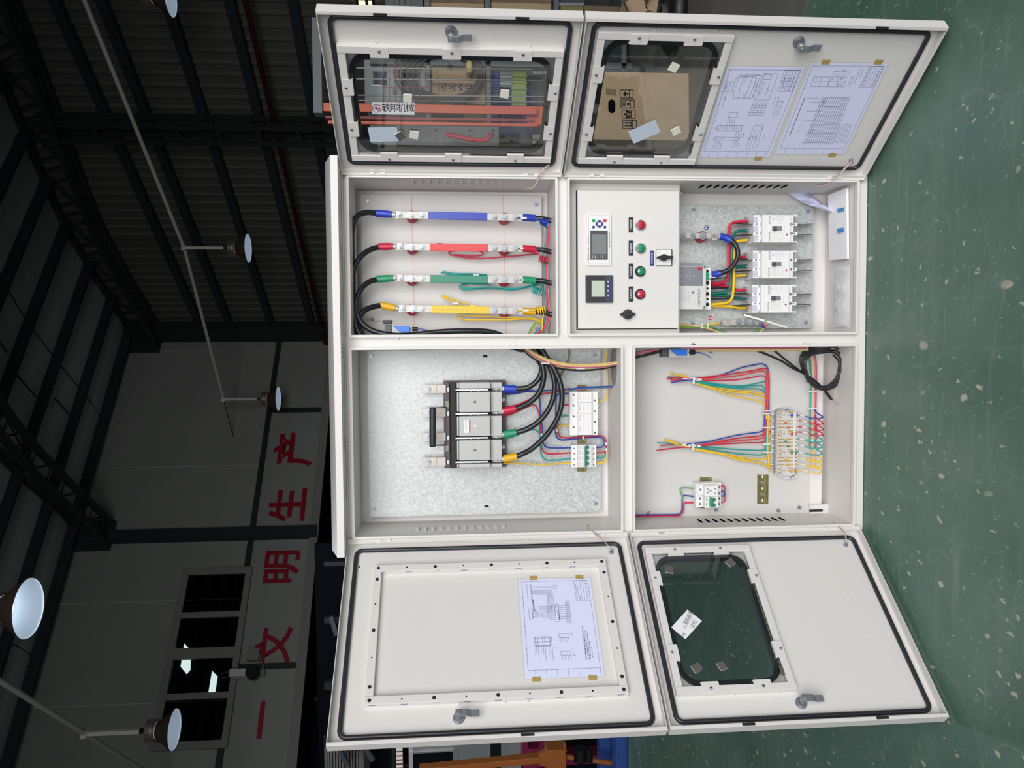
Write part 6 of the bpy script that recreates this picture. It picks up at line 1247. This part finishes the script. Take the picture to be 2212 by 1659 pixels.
# socket and small breaker on a short rail, and an empty rail
t = thing('din_rail', FC.m @ Vector(FC.p3(*KO(820, 745), ZP)), 'short yellow-zinc rail under the power socket', 'rail')
part('web', pbox(KO, 728, 108, 905, 745, ZP, ZP+.002), 'brass_zinc', FC, t); part('flange', pbox(KO, 703, 108, 728, 745, ZP, ZP+.0075), 'brass_zinc', FC, t); part('flange', pbox(KO, 905, 108, 928, 745, ZP, ZP+.0075), 'brass_zinc', FC, t)
t = thing('din_rail', FC.m @ Vector(FC.p3(*KO(2000, 655), ZP)), 'empty slotted yellow-zinc rail beside the terminal block', 'rail')
part('web', pbox(KO, 1920, 52, 2060, 655, ZP, ZP+.002), 'brass_zinc', FC, t); part('flange', pbox(KO, 1900, 52, 1922, 655, ZP, ZP+.0075), 'brass_zinc', FC, t); part('flange', pbox(KO, 2060, 52, 2110, 655, ZP, ZP+.0075), 'brass_zinc', FC, t)
for y in (95, 340, 585):
    u, v = FC.at(*KO(1988, y), ZP+.002); g = G(); g.prism(rrect(u-.0048, u+.0048, v-.0018, v+.0018, .0017, 4), ZP+.002, ZP+.0024); part('slot', g, 'label_white', FC, t)
for y in (220, 460): bolt(FC, SBOLT, KO, 1985, y, ZP+.002, t, 'rail_screw')
t = thing('power_socket', FC.m @ Vector(FC.p3(*KO(850, 500), -.12)), 'white rail-mounted five-pin socket above the green-toggle breaker', 'socket')
part('base', pbox(KO, 600, 225, 1130, 505, ZP+.0076, -.112), 'white_plastic', FC, t, .0008); part('front', pbox(KO, 790, 280, 1070, 502, -.112, -.085), 'white_plastic', FC, t, .0012); part('shoulder', pbox(KO, 645, 248, 752, 472, -.112, -.1), 'white_plastic', FC, t, .0008)
for x, y, dx, dy in ((855, 350, 22, 0), (908, 391, 27, 0), (853, 431, 22, 0), (1006, 345, 22, 14), (1004, 442, 24, -16)):
    a = Vector(FC.p3(*KO(x-dx, y-dy), -.0848)); b = Vector(FC.p3(*KO(x+dx, y+dy), -.0848)); g = G(); g.bar(a, b, .0016, .0005, (0, 0, 1)); part('pin_slot', g, 'hole', FC, t)
bolt(FC, SCREW, KO, 700, 365, -.1, t)
for y in (300, 438): bolt(FC, SCREW, KO, 1090, y, -.112, t)
t = thing('circuit_breaker', FC.m @ Vector(FC.p3(*KO(850, 740), -.12)), 'white two-pole breaker with wide green toggle beside the power socket', 'circuit breaker')
part('base', pbox(KO, 612, 508, 1132, 712, ZP+.0076, -.110), 'white_plastic', FC, t, .0008); part('front', pbox(KO, 795, 512, 1075, 740, -.110, -.084), 'white_plastic', FC, t, .001)
mat('toggle_green', (40, 140, 96), .38)
part('toggle_bar', pbox(KO, 922, 535, 975, 730, -.084, -.068), 'toggle_green', FC, t, .0015); part('toggle', pbox(KO, 975, 545, 1020, 600, -.084, -.075), 'toggle_green', FC, t, .001); part('toggle', pbox(KO, 975, 660, 1020, 718, -.084, -.075), 'toggle_green', FC, t, .001)
lines(KO, dashes(825, 530, 825, 600, 1, .98)+dashes(825, 640, 825, 715, 1, .98), -.084, 'green', t, .002); lines(KO, dashes(865, 580, 865, 610, 1, .5)+dashes(865, 640, 865, 665, 2, .6)+dashes(890, 560, 890, 575, 1, .9)+dashes(888, 640, 888, 665, 2, .6), -.084, 'ink', t, .001)
for x in (690, 1090):
    for y in (542, 655): bolt(FC, SCREW, KO, x, y, -.110, t)
t = thing('wire_harness', FC.m @ Vector(FC.p3(*KO(300, 900), -.14)), 'green blue and red wires of the power socket running along the plate edge', 'wire bundle')
for L, m_, z in (([(612, 335), (520, 338), (430, 328), (340, 325), (285, 345), (290, 410), (322, 490), (330, 560)], 'w_lime', -.13), ([(605, 508), (520, 500), (420, 488), (345, 492), (325, 540), (322, 680), (312, 800), (270, 860), (200, 878), (0, 882), (-400, 888), (-660, 892)], 'w_blue', -.134), ([(605, 636), (500, 634), (410, 634), (360, 655), (350, 740), (335, 830), (290, 885), (220, 905), (0, 908), (-400, 912), (-660, 916)], 'w_red', -.136), ([(1130, 285), (1185, 288), (1212, 320), (1212, 450), (1210, 580), (1185, 622), (1135, 628)], 'w_red', -.118), ([(1130, 395), (1175, 402), (1205, 445), (1185, 490), (1135, 500)], 'w_blue', -.116)): wire(t, KO, L, z, .0022, m_)
# ------------------------------------------------------------------ things behind the cabinet, right side
def FY(y): return FC.off(-y)
def bx(fr, px0, py0, px1, py1, z0, z1, g=None):
    a = fr.at(px0, py0); b = fr.at(px1, py1); g = g or G(); g.box(a[0], b[0], a[1], b[1], z0, z1); return g
def tx_on(fr, s, px, py, size, m_, parent, rot=0, z=.002, bold=0): 
    u, v = fr.at(px, py); return text('print', s, fr, u, v, z, size, m_, parent, rot, bold)
# tall open carton on the floor, seen through the lower right pane
F2 = on_floor(1490, 304); F3 = on_floor(1489, 158); ex = (F3-F2); wbox = ex.length; ex.normalize()
FBX = Frame(F2, ex, UPV); hb = FBX.at(1236, 230)[1]
cbx = thing('carton', F2.lerp(F3, .5), 'tall brown carton with handling symbols behind the lower right pane', 'carton')
g = G(); g.box(0, wbox, 0, hb, -.4, 0); part('box', g, 'cardboard', FBX, cbx, .004)
def glyph(cr, x0, y0, x1, y1, kind, fr, parent, z=.0012):
    P = lambda x, y: fr.at(*cr(x0+(x1-x0)*x, y0+(y1-y0)*y))
    g = G()
    def ln(x1_, y1_, x2_, y2_, w=.004):
        a = Vector(P(x1_, y1_)); b = Vector(P(x2_, y2_)); d = b-a; n = Vector((-d.y, d.x)).normalized()*w/2
        g.add([(*(a+n), z), (*(a-n), z), (*(b-n), z), (*(b+n), z)], [(0, 1, 2, 3)])
    for q in ((0, 0, 1, 0), (1, 0, 1, 1), (1, 1, 0, 1), (0, 1, 0, 0), (.7, 0, .7, 1)): ln(*q)
    if kind == 'umbrella':
        g.prism([P(.28+.14*(1-math.cos(a)) if False else .44-.2*math.sin(a), .5-.3*math.cos(a)) for a in [math.pi*i/10 for i in range(11)]], z, z+.0004); ln(.42, .5, .64, .5, .006)
    elif kind == 'glass': ln(.1, .2, .35, .8, .005); ln(.1, .8, .35, .2, .005); g.prism([P(.45, .35), P(.65, .35), P(.65, .65), P(.45, .65)], z, z+.0004)
    elif kind == 'hands': g.prism([P(.15, .4), (P(.35, .35)), P(.45, .5), P(.35, .65), P(.15, .6)], z, z+.0004); ln(.3, .12, .6, .3, .012); ln(.3, .88, .6, .7, .012); ln(.6, .3, .66, .3, .012); ln(.6, .7, .66, .7, .012)
    elif kind == 'up':
        for y in (.32, .66): ln(.2, y, .6, y, .008); g.prism([P(.06, y), P(.22, y-.12), P(.22, y+.12)], z, z+.0004)
        ln(.63, .15, .63, .85, .008)
    part('printed_symbol', g, 'ink_black', fr, parent)
for (a, b, c, d), k in (((435, 717, 612, 825), 'umbrella'), ((446, 852, 625, 962), 'glass'), ((460, 990, 640, 1100), 'hands'), ((472, 1128, 655, 1237), 'up')): glyph(PR, a, b, c, d, k, FBX, cbx)
a = FBX.at(*PR(275, 1030)); b = FBX.at(*PR(370, 845)); g = G(); g.prism(rrect(min(a[0], b[0]), max(a[0], b[0]), min(a[1], b[1]), max(a[1], b[1]), .02, 5), .0, .001); part('hand_hole', g, 'hole', FBX, cbx)
g = G()
for k in range(4):
    a = Vector(FBX.at(*PR(245, 700+k*22))); b = Vector(FBX.at(*PR(385, 725+k*22))); g.bar((*a, .001), (*b, .001), .006, .0006)
part('printed_marks', g, 'cardboard_dark', FBX, cbx)
# slotted angle posts standing beside the carton
for (px, py), x0, x1, top, lab in (((1461, 305), (295, 316), None, 1150, 'slotted grey steel post at the hinge side of the carton'), ((1443, 163), (157, 167), None, 1150, 'slotted grey steel post at the far side of the carton')):
    q = on_floor(px, py); fr = Frame(q, (1, 0, 0), UPV); a = fr.at(px, x0[0])[0]; b = fr.at(px, x0[1])[0]; h = fr.at(top, py)[1]
    t = thing('slotted_post', q, lab, 'post', 'slotted steel posts behind the panes')
    x0_, x1_ = min(a, b), max(a, b); g = G(); g.box(x0_, x1_, 0, h, 0, .003); g.box(x0_+.02, x0_+.023, 0, h, 0, .03); part('angle', g, 'rack_grey', fr, t)
    g = G(); y = .03
    cols = ((x0_*.8+x1_*.2), (x0_*.2+x1_*.8)) if (x1_-x0_) > .04 else ((x0_+x1_)/2,)
    while y < h:
        for xx in cols: g.cyl(xx, y, .003, .0034, .0055, 8)
        y += .027
    o = part('holes', g, 'cardboard', fr, t); o['kind'] = 'stuff'
# shelf rack with meter box, cartons and cable coil
YR = 3.0; FR_ = FY(YR)
def shelf_y(px): return FR_.at(px, 180)[1]
x0r = FR_.at(1000, 300)[0]; x1r = FR_.at(1000, -60)[0]
rk = thing('storage_rack', Vector(((x0r+x1r)/2, YR+.3, ZF)), 'grey slotted steel storage rack full of cartons behind the right doors', 'rack')
for x in (x0r, (FR_.at(1000, 142)[0]+FR_.at(1000, 133)[0])/2, x1r):
    for zz in (0, -.6):
        g = G(); g.box(x-.02, x+.02, ZF, shelf_y(800), zz-.02, zz+.02); part('post', g, 'rack_grey', FR_, rk)
for px in (923, 1053, 1200, 1345):
    y = shelf_y(px); g = G(); g.box(x0r, x1r, y-.022, y+.012, -.6, .02); part('shelf', g, 'rack_grey', FR_, rk)
y = shelf_y(796)-.0
for px in (923, 1053):
    y = shelf_y(px); g = G(); x = x0r+.03
    while x < x1r: g.cyl(x, y-.004, .0202, .0206, .006, 8); x += .04
    o = part('holes', g, 'cardboard', FR_, rk); o['kind'] = 'stuff'
def carton(px0, py0, px1, py1, m_, label, dep=.35, name='carton', fr=FR_, z1=-.02):
    t = thing(name, fr.m @ Vector(((fr.at(px1, py0)[0]+fr.at(px1, py1)[0])/2, fr.at(px1, py0)[1], z1)), label, 'carton' if name == 'carton' else name.replace('_', ' '))
    part('box', bx(fr, px0, py0, px1, py1, z1-dep, z1), m_, fr, t, .006)
    a = fr.at(px0, (py0+py1)/2); b = fr.at(px1, (py0+py1)/2); g = G(); g.box(a[0]-.012, a[0]+.012, min(a[1], b[1]), max(a[1], b[1]), z1, z1+.0006); part('tape_strip', g, 'cardboard_dark', fr, t)
    return t
c = carton(932, 222, 1048, 138, 'cardboard', 'brown carton with coil of cable hanging before it on the rack'); FZ = FR_.off(-.02)
for k, (x0, x1) in enumerate(((1395, 1505), (1545, 1655), (1690, 1790), (1830, 1930))): glyph(PU, x0, 450, x1, 565, ('umbrella', 'glass', 'hands', 'up')[k], FZ, c, .001)
carton(915, 36, 1046, -40, 'cardboard', 'upper brown carton at the outer end of the rack'); carton(1060, 36, 1192, -40, 'cardboard', 'lower brown carton at the outer end of the rack')
carton(1262, 60, 1340, 10, 'cardboard_dark', 'small dark carton low in the rack'); carton(1128, 340, 1195, 268, 'cardboard_dark', 'brown carton under the orange mast')
# grey control box on the top of the rack
mb = thing('meter_box', FR_.m @ Vector((FR_.at(894, 170)[0], FR_.at(894, 170)[1], 0)), 'grey control box with a small meter window on the rack top', 'control box')
part('case', bx(FR_, 787, 226, 921, 128, -.35, -.03), 'machine_grey', FR_, mb, .004)
FM = FR_.off(-.03)
B2 = lambda x0, y0, x1, y1, z1, m_, nm: part(nm, bx(FM, *PU(x0, y0), *PU(x1, y1), 0, z1), m_, FM, mb)
B2(335, 255, 555, 470, .004, 'machine_dark', 'window'); B2(330, 468, 480, 492, .006, 'label_white', 'window_sill'); B2(370, 270, 420, 310, .008, 'black', 'meter'); B2(480, 262, 520, 330, .008, 'blue_paint', 'meter'); B2(370, 340, 430, 460, .007, 'black', 'meter')
for y, m_ in ((170, 'red'), (240, 'mid_grey'), (312, 'orange'), (382, 'red')):
    u, v = FM.at(*PU(697, y)); g = G(); g.cyl(u, v, 0, .01, .013, 14); part('indicator', g, m_, FM, mb)
for y in (200, 295, 370, 445):
    u, v = FM.at(*PU(835, y)); g = G(); g.cyl(u, v, 0, .015, .018, 14); g.box(u-.006, u+.006, v-.02, v+.02, .015, .03); part('knob', g, 'black', FM, mb)
B2(655, 525, 720, 635, .004, 'dark_grey', 'plate'); B2(800, 525, 862, 635, .006, 'dark_grey', 'plate')
# coil of dark cable
u, v = FR_.at(*PU(1500, 370)); cc = thing('cable_coil', FR_.m @ Vector((u, v, .05)), 'coil of dark cable hanging on the rack behind the upper right pane', 'cable')
g = G()
for k in range(6):
    rr = .155+k*.011; g.tube([(u+rr*math.cos(a)*(.86+.03*k), v+rr*1.35*math.sin(a)+.01*k, .05+.012*k) for a in [6.283*i/20 for i in range(20)]], .0075, 6, 2, closed=True)
part('loops', g, 'dark_grey', FR_, cc)
g = G(); a_, b_ = FR_.at(*PU2(190, 180)), FR_.at(*PU2(295, 380)); g.box(a_[0], b_[0], a_[1], b_[1], .03, .14); part('tape_wrap', g, 'orange_dull' if False else 'w_beige', FR_, cc, .02)
# parts bin contents on the shelf below the cartons
for (x0, y0, x1, y1), m_, nm, lab in (((575, 250, 730, 520), 'blue_paint', 'parts_bin', 'blue parts bin on the rack shelf'), ((730, 160, 935, 500), 'machine_grey', 'finned_unit', 'grey finned unit beside the blue parts bin'), ((915, 180, 1170, 805), 'lime_sheet', 'lime_board', 'lime green board standing on the rack shelf'), ((600, 520, 915, 770), 'machine_dark', 'grey_casting', 'dark grey casting on the rack shelf')):
    fr = FR_.off(-.1); t = thing(nm, fr.m @ Vector((*fr.at(*PU2(x1, y0)), 0)), lab, nm.split('_')[-1])
    part('body', bx(fr, *PU2(x0, y0), *PU2(x1, y1), -.2, 0), m_, fr, t, .01)
    g = G(); a = fr.at(*PU2(x0, y0)); b = fr.at(*PU2(x1, y1))
    for k in range(6):
        xx = a[0]+(b[0]-a[0])*(k+.5)/6; g.box(xx-.004, xx+.004, a[1], b[1], 0, .012)
    part('ribs', g, m_, fr, t)
g = bx(FR_.off(-.3), 1060, 225, 1195, 60, -.02, 0); tag(part('rack_back', g, 'machine_dark', FR_.off(-.3), rk), None, None)
# hand stacker: orange mast, wire guard, painted maker plate
YM = 2.4; FM2 = FY(YM)
stk = thing('hand_stacker', Vector((FM2.at(900, 245)[0], YM, ZF)), 'orange hand stacker mast with white maker sign seen through the upper right pane', 'stacker')
zb = FM2.at(1165, 245)[1]; zt_ = FM2.at(697, 245)[1]
def mplate(py0, py1, z0, z1, m_, top_, bot): part('mast_channel', bx(FM2, top_, py0, bot, py1, z0, z1), m_, FM2, stk, .003)
mplate(221.5, 247.5, -.02, 0, 'orange', 697, 1160); mplate(256, 270.5, -.05, -.03, 'orange', 706, 1163); 
part('mast_web', bx(FM2, 700, 246, 1156, 258.5, -.06, -.035), 'maroon_red' if 'maroon_red' in MAT else mat('maroon_red', (150, 50, 48), .5) and 'maroon_red', FM2, stk)
part('mast_foot', bx(FM2, 1140, 224, 1420, 268, -.12, -.05), 'orange', FM2, stk)
part('maker_sign', bx(FM2, *PU(327, 935), *PU(995, 752), 0, .002), 'label_white', FM2, stk)
for ch, x in (('轶', 545), ('邦', 668), ('机', 795), ('械', 925)): tx_on(FM2, ch, *PU(x, 842), .052, 'ink_black', stk, -math.pi/2, .0026, .0006)
u, v = FM2.at(*PU(388, 845)); g = G()
hx_ = [(u+.026*math.cos(1.0472*i+.52), v+.026*math.sin(1.0472*i+.52)) for i in range(6)]; hi = [(u+.021*math.cos(1.0472*i+.52), v+.021*math.sin(1.0472*i+.52)) for i in range(6)]; g.plate(hx_, [hi], .002, .0028); part('maker_mark', g, 'sign_blue', FM2, stk)
g = G(); g.bar((u-.012, v-.012, .0026), (u+.012, v+.004, .0026), .008, .0006); g.bar((u+.0, v-.016, .0026), (u+.0, v+.016, .0026), .006, .0006); part('maker_mark', g, 'ink_red', FM2, stk)
for y in (800, 845, 880):
    u, v = FM2.at(*PU(455, y)); g = G(); g.cyl(u, v, .002, .0026, .005, 10); part('maker_mark', g, 'ink_red', FM2, stk)
for py_ in (141.5, 165.5, 201, 212.5):
    a = FM2.at(768, py_); b = FM2.at(1178, py_+3); g = G(); g.tube([(a[0], a[1], -.04), (b[0], b[1], -.04)], .0045, 8, 1); part('guard_rod', g, 'rod_grey', FM2, stk)
for px in (758, 1182): part('guard_rail', bx(FM2, px-4, 134, px+4, 224, -.06, -.02), 'dark_grey', FM2, stk)
for px in [826+i*13.2 for i in range(10)]:
    a = FM2.at(px, 131); b = FM2.at(px+1.5, 222); g = G(); g.tube([(a[0], a[1], -.03), (b[0], b[1], -.03)], .0022, 6, 1); part('guard_wire', g, 'mesh_red', FM2, stk)
for py_ in (152, 185, 215):
    a = FM2.at(826, py_); b = FM2.at(945, py_); g = G(); g.tube([(a[0], a[1], -.03), (b[0], b[1], -.03)], .0022, 6, 1); part('guard_wire', g, 'mesh_red', FM2, stk)
part('top_beam', bx(FM2, 678, 246, 694, 40, -.06, .02), 'rack_grey', FM2, stk, .003)
g = G(); u0, v0 = FM2.at(*PU2(-130, 1140)); g.tube([(u0, v0, -.15), FM2.p3(*PU2(100, 1190), 0)[:2]+(-.15,), FM2.p3(*PU2(330, 1235), 0)[:2]+(-.15,), FM2.p3(*PU2(520, 1235), 0)[:2]+(-.15,), FM2.p3(*PU2(605, 1180), 0)[:2]+(-.15,), FM2.p3(*PU2(610, 1120), 0)[:2]+(-.15,)], .014, 8, 5); part('handle_bar', g, 'red', FM2, stk)
# grey machine beside the mast
mc = thing('grey_machine', FM2.m @ Vector((FM2.at(1075, 320)[0], FM2.at(1075, 320)[1], -.4)), 'grey panelled machine behind the lower part of the orange mast', 'machine')
FQ = FM2.off(-.35)
part('body', bx(FQ, 800, 345, 1078, 272, -.4, 0), 'machine_grey', FQ, mc, .004); part('stand', bx(FQ, 1078, 340, 1440, 275, -.4, -.02), 'machine_dark', FQ, mc)
for a, b in ((885, 960), (965, 1072)): part('panel', bx(FQ, a, 335, b, 293, 0, .006), 'machine_grey', FQ, mc, .002)
for px in (868, 890, 942, 1015, 1065): 
    u, v = FQ.at(px, 282); g = G(); g.cyl(u, v, 0, .006, .008, 10); part('screw', g, 'machine_dark', FQ, mc)
carton(1078, 345, 1125, 282, 'cardboard', 'upright carton beside the grey panelled machine', fr=FQ)
# blue-grey locker, crumpled cartons and black bags at the far right
YK = 2.75; FK = FY(YK)
t = thing('locker', FK.m @ Vector((FK.at(912, 10)[0], FK.at(912, 10)[1], -.05)), 'blue-grey louvred locker on the rack at the right frame edge', 'locker')
part('body', bx(FK.off(-.2), 832, 38, 913, -40, -.3, 0), 'rack_grey', FK.off(-.2), t, .004); part('door', bx(FK.off(-.2), 838, 34, 888, -40, 0, .01), 'rack_grey', FK.off(-.2), t, .002)
for px in (850, 862, 874): part('vent', bx(FK.off(-.19), px, 10, px+2, -8, 0, .004), 'machine_dark', FK.off(-.19), t)
t = thing('switchgear', FR_.m @ Vector((*FR_.at(1265, 20), -.02)), 'dark switchgear unit with a row of terminals on a low rack shelf', 'switchgear')
part('body', bx(FR_, 1206, 44, 1264, -20, -.25, -.02), 'machine_dark', FR_, t, .003); part('face', bx(FR_, 1212, 40, 1260, 11, -.02, -.012), 'olive', FR_, t); part('window', bx(FR_, 1223, 34, 1250, 23, -.012, -.008), 'black', FR_, t)
for px in range(1210, 1264, 7):
    u, v = FR_.at(px, 8); g = G(); g.cyl(u, v, -.02, -.006, .012, 8); part('terminal', g, 'zinc', FR_, t)
for (px0, py0, px1, py1, rot), lab in (((1352, 34, 1395, -6, .5), 'flattened brown carton lying low at the right'), ((1400, 28, 1440, -8, -.4), 'crumpled carton piece beside the flattened carton')):
    fr = FY(2.3); c0 = fr.at((px0+px1)/2, (py0+py1)/2); w_ = abs(fr.at(px0, py0)[0]-fr.at(px0, py1)[0])/2; h_ = abs(fr.at(px0, py0)[1]-fr.at(px1, py0)[1])/2
    f2 = Frame(fr.m @ Vector((*c0, 0)), fr.x*math.cos(rot)+fr.y*math.sin(rot), -fr.x*math.sin(rot)+fr.y*math.cos(rot))
    g = G(); g.box(-w_, w_, -h_, h_, -.1, 0); g.add([(-w_, h_, 0), (w_, h_, 0), (w_*.8, h_*1.5, .12), (-w_*.9, h_*1.6, .1)], [(0, 1, 2, 3)]); tag(part('folded_carton', g, 'cardboard', f2), lab, 'carton')
q = on_floor(1506, 15); fr = Frame(q+Vector((0, .1, 0)), (1, 0, 0), UPV)
t = thing('waste_bag', q, 'black plastic waste bag on the concrete at the right frame edge', 'bag')
g = G(); ah = fr.at(1448, 15)[1]; N_ = 14
g.lathe([(.001, 0), (.16, .0), (.19, ah*.4), (.15, ah*.8), (.05, ah*.95), (.06, ah), (.001, ah)], (.08, 0, -.2), (0, 1, 0), n=14); g.v = [(x+random.uniform(-.01, .01), max(0, yv+random.uniform(-.005, .005)), zv+random.uniform(-.01, .01)) for x, yv, zv in g.v]; part('sack', g, 'black', fr, t)
g = G(); g.tube([(.08+.055*math.cos(a), ah*.955, -.2+.055*math.sin(a)) for a in [6.283*i/12 for i in range(12)]], .008, 6, 1, closed=True); part('tie', g, 'dark_grey', fr, t)
# barred window far away on the end wall
a = FG.at(771, 0, .05); b = FG.at(809, 24, .05); x0, x1 = b[0]-.5, a[0]+1.2; y0, y1 = b[1], a[1]
w2 = thing('window_2', FG.m @ Vector(((x0+x1)/2, y0, .05)), 'barred window with bright daylight low in the end wall', None, kind='structure')
g = G(); g.box(x0, x1, y0, y1, .045, .05); part('daylight_pane', g, 'daylight', FG, w2)
for k in range(9):
    xx = x0+(x1-x0)*k/8; g = G(); g.box(xx-.02, xx+.02, y0, y1, .05, .09); part('bar', g, 'truss', FG, w2)
for yy in (y0, (y0+y1)/2-.02, y1): 
    g = G(); g.box(x0, x1, yy-.02, yy+.02, .05, .09); part('bar', g, 'truss', FG, w2)
# ------------------------------------------------------------------ things behind the cabinet, left side
YL = 4.0; FW = FY(YL)
for (p0, p1, lab) in ((1289, 1313, 'blue steel fork on the floor farther from the viewer'), (1321, 1346, 'blue steel fork on the floor nearer the viewer')):
    q0_, q1_ = on_floor(p1, 1585), on_floor(p1, 1700); d_ = (q1_-q0_).normalized(); st_ = q0_-d_*.8
    fr = Frame(st_, d_, UPV); h = fr.at(p0, 1620)[1]; Lw = (q1_-st_).length
    t = thing('truck_fork', st_+d_*(Lw/2), lab, 'fork', 'blue forks on the floor'); g = G(); g.box(0, Lw, 0, h, -.16, 0); part('fork', g, 'blue_paint', fr, t, .012)
    g = G(); g.box(0, Lw, -.0, .012, 0, .004); part('edge_trim', g, 'dark_blue', fr, t)
os_ = thing('orange_jack', FW.m @ Vector((*FW.at(1225, 1640), .3)), 'orange lifting jack with long arm at the lower left frame edge', 'jack')
FO = FY(3.4)
def slanted(fr, pts4, z0, z1, m_, nm, par): g = G(); g.prism([fr.at(*p) for p in pts4], z0, z1); part(nm, g, m_, fr, par, .004)
slanted(FO, [(905, 1662), (1168, 1636), (1168, 1650), (930, 1672)], -.08, 0, 'orange_dull', 'arm', os_); slanted(FO, [(1165, 1634), (1192, 1618), (1192, 1662), (1165, 1655)], -.07, -.01, 'orange_dull', 'arm_joint', os_)
slanted(FO, [(1181, 1618), (1221, 1617), (1224, 1690), (1182, 1690)], -.15, .02, 'orange_dull', 'hinge_box', os_); slanted(FO, [(1217, 1603), (1221, 1603), (1225, 1625), (1220, 1625)], -.02, 0, 'orange_dull', 'lug', os_)
for (px, py, r) in ((1255, 1640, .05), (1275, 1641, .03)):
    u, v = FO.at(px, py); g = G(); g.tube([(u-.04, v, -.05), (u+.06, v, -.05)], r, 14, 1); part('wheel', g, 'black', FO, os_)
g = G(); u, v = FO.at(1200, 1640); g.tube([(u, v, -.06), FO.p3(1340, 1660)[:2]+(-.06,)], .02, 8, 1); part('leg', g, 'orange_dull', FO, os_)
mg = thing('plastic_stool', FW.m @ Vector((*FW.at(1180, 1620), 0)), 'magenta plastic crate stool beside the orange jack', 'stool')
a = FW.at(1128, 1660); b = FW.at(1180, 1590); c_ = FW.at(1141, 1618); d_ = FW.at(1165, 1570)
g = G(); g.plate(rrect(min(a[0], b[0]), max(a[0], b[0])+.05, min(a[1], b[1]), max(a[1], b[1]), .03, 4), [rrect(min(c_[0], d_[0]), max(c_[0], d_[0])-.02, min(c_[1], d_[1]), max(c_[1], d_[1]), .02, 4)], -.22, 0); part('shell', g, 'magenta', FW, mg, .006)
g = G(); yb_ = min(a[1], b[1])
for xx in (min(a[0], b[0])+.03, max(a[0], b[0])): g.box(xx-.03, xx+.03, ZF, yb_, -.2, -.02)
part('legs', g, 'magenta', FW, mg)
for (p0, p1, q0_, q1_), m_, nm, lab in (((984, 1126, 1690, 1590), 'machine_grey', 'grey_cabinet', 'tall grey cabinet with a dark vent at the left frame edge'), ((886, 980, 1690, 1590), 'machine_grey', 'rail_frame', 'grey metal frame with open dark front above the vented cabinet')):
    t = thing(nm, FW.m @ Vector((*FW.at(p1, 1620), -.1)), lab, nm.split('_')[-1]); fr = FW.off(-.12)
    part('body', bx(fr, p0, q0_, p1, q1_-25, -.4, 0), m_, fr, t, .004)
    if nm == 'grey_cabinet':
        part('vent', bx(fr, 1060, 1690, 1082, 1604, 0, .004), 'black', fr, t); part('trim', bx(fr, 981, 1690, 989, 1580, -.02, .012), 'machine_grey', fr, t); part('stand', bx(fr, 1126, 1690, 1330, 1580, -.4, -.1), 'void', fr, t)
    else:
        part('opening', bx(fr, 890, 1690, 978, 1624, 0, .003), 'void', fr, t); part('rail', bx(fr, 884, 1622, 980, 1616, 0, .03), 'light_grey', fr, t); part('rail', bx(fr, 884, 1690, 892, 1612, 0, .02), 'light_grey', fr, t)
# dark storage racks on the left
YD = 6.5; FD_ = FY(YD)
t = thing('dark_rack', FD_.m @ Vector((*FD_.at(1200, 1620), 0)), 'dark pallet rack with open shelves in the shadow on the left', 'rack')
for px, py0, py1 in ((790, 1700, 1400), (760, 1500, 1180), (850, 1700, 1560)):
    part('beam', bx(FD_, px-3, py0, px+3, py1, -.1, 0), 'girt', FD_, t)
for py_ in (1700, 1590, 1470, 1330, 1210): part('post', bx(FD_, 700, py_+4, 1300, py_-4, -.1, 0), 'girt', FD_, t)
for k in range(12): part('slat', bx(FD_.off(-.3), 702+k*6.2, 1700, 704.5+k*6.2, 1590+k*3, -.03, 0), 'frame_grey', FD_.off(-.3), t)
for k in range(5): part('slat', bx(FD_.off(-.3), 775+k*4, 1700, 777+k*4, 1622, -.03, 0), 'frame_grey', FD_.off(-.3), t)
for (a_, b_) in (((734, 1617), (752, 1650)), ((792, 1617), (806, 1640)), ((716, 1330), (728, 1370))):
    p, q_ = FD_.at(*a_), FD_.at(*b_); g = G(); g.bar((*p, .02), (*q_, .02), .05, .05); part('brace', g, 'rack_grey', FD_, t)
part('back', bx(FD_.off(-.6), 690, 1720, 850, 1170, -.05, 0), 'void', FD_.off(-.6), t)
w3 = thing('window_3', FD_.m @ Vector((*FD_.at(868, 1630), -.5)), 'narrow barred window glowing pale behind the grey frame', None, kind='structure')
fr = FD_.off(-.5); part('daylight_pane', bx(fr, 850, 1700, 869, 1596, -.02, 0), 'daylight_warm', fr, w3)
for py_ in range(1604, 1700, 9): part('bar', bx(fr, 849, py_+1, 870, py_, 0, .03), 'truss', fr, w3)
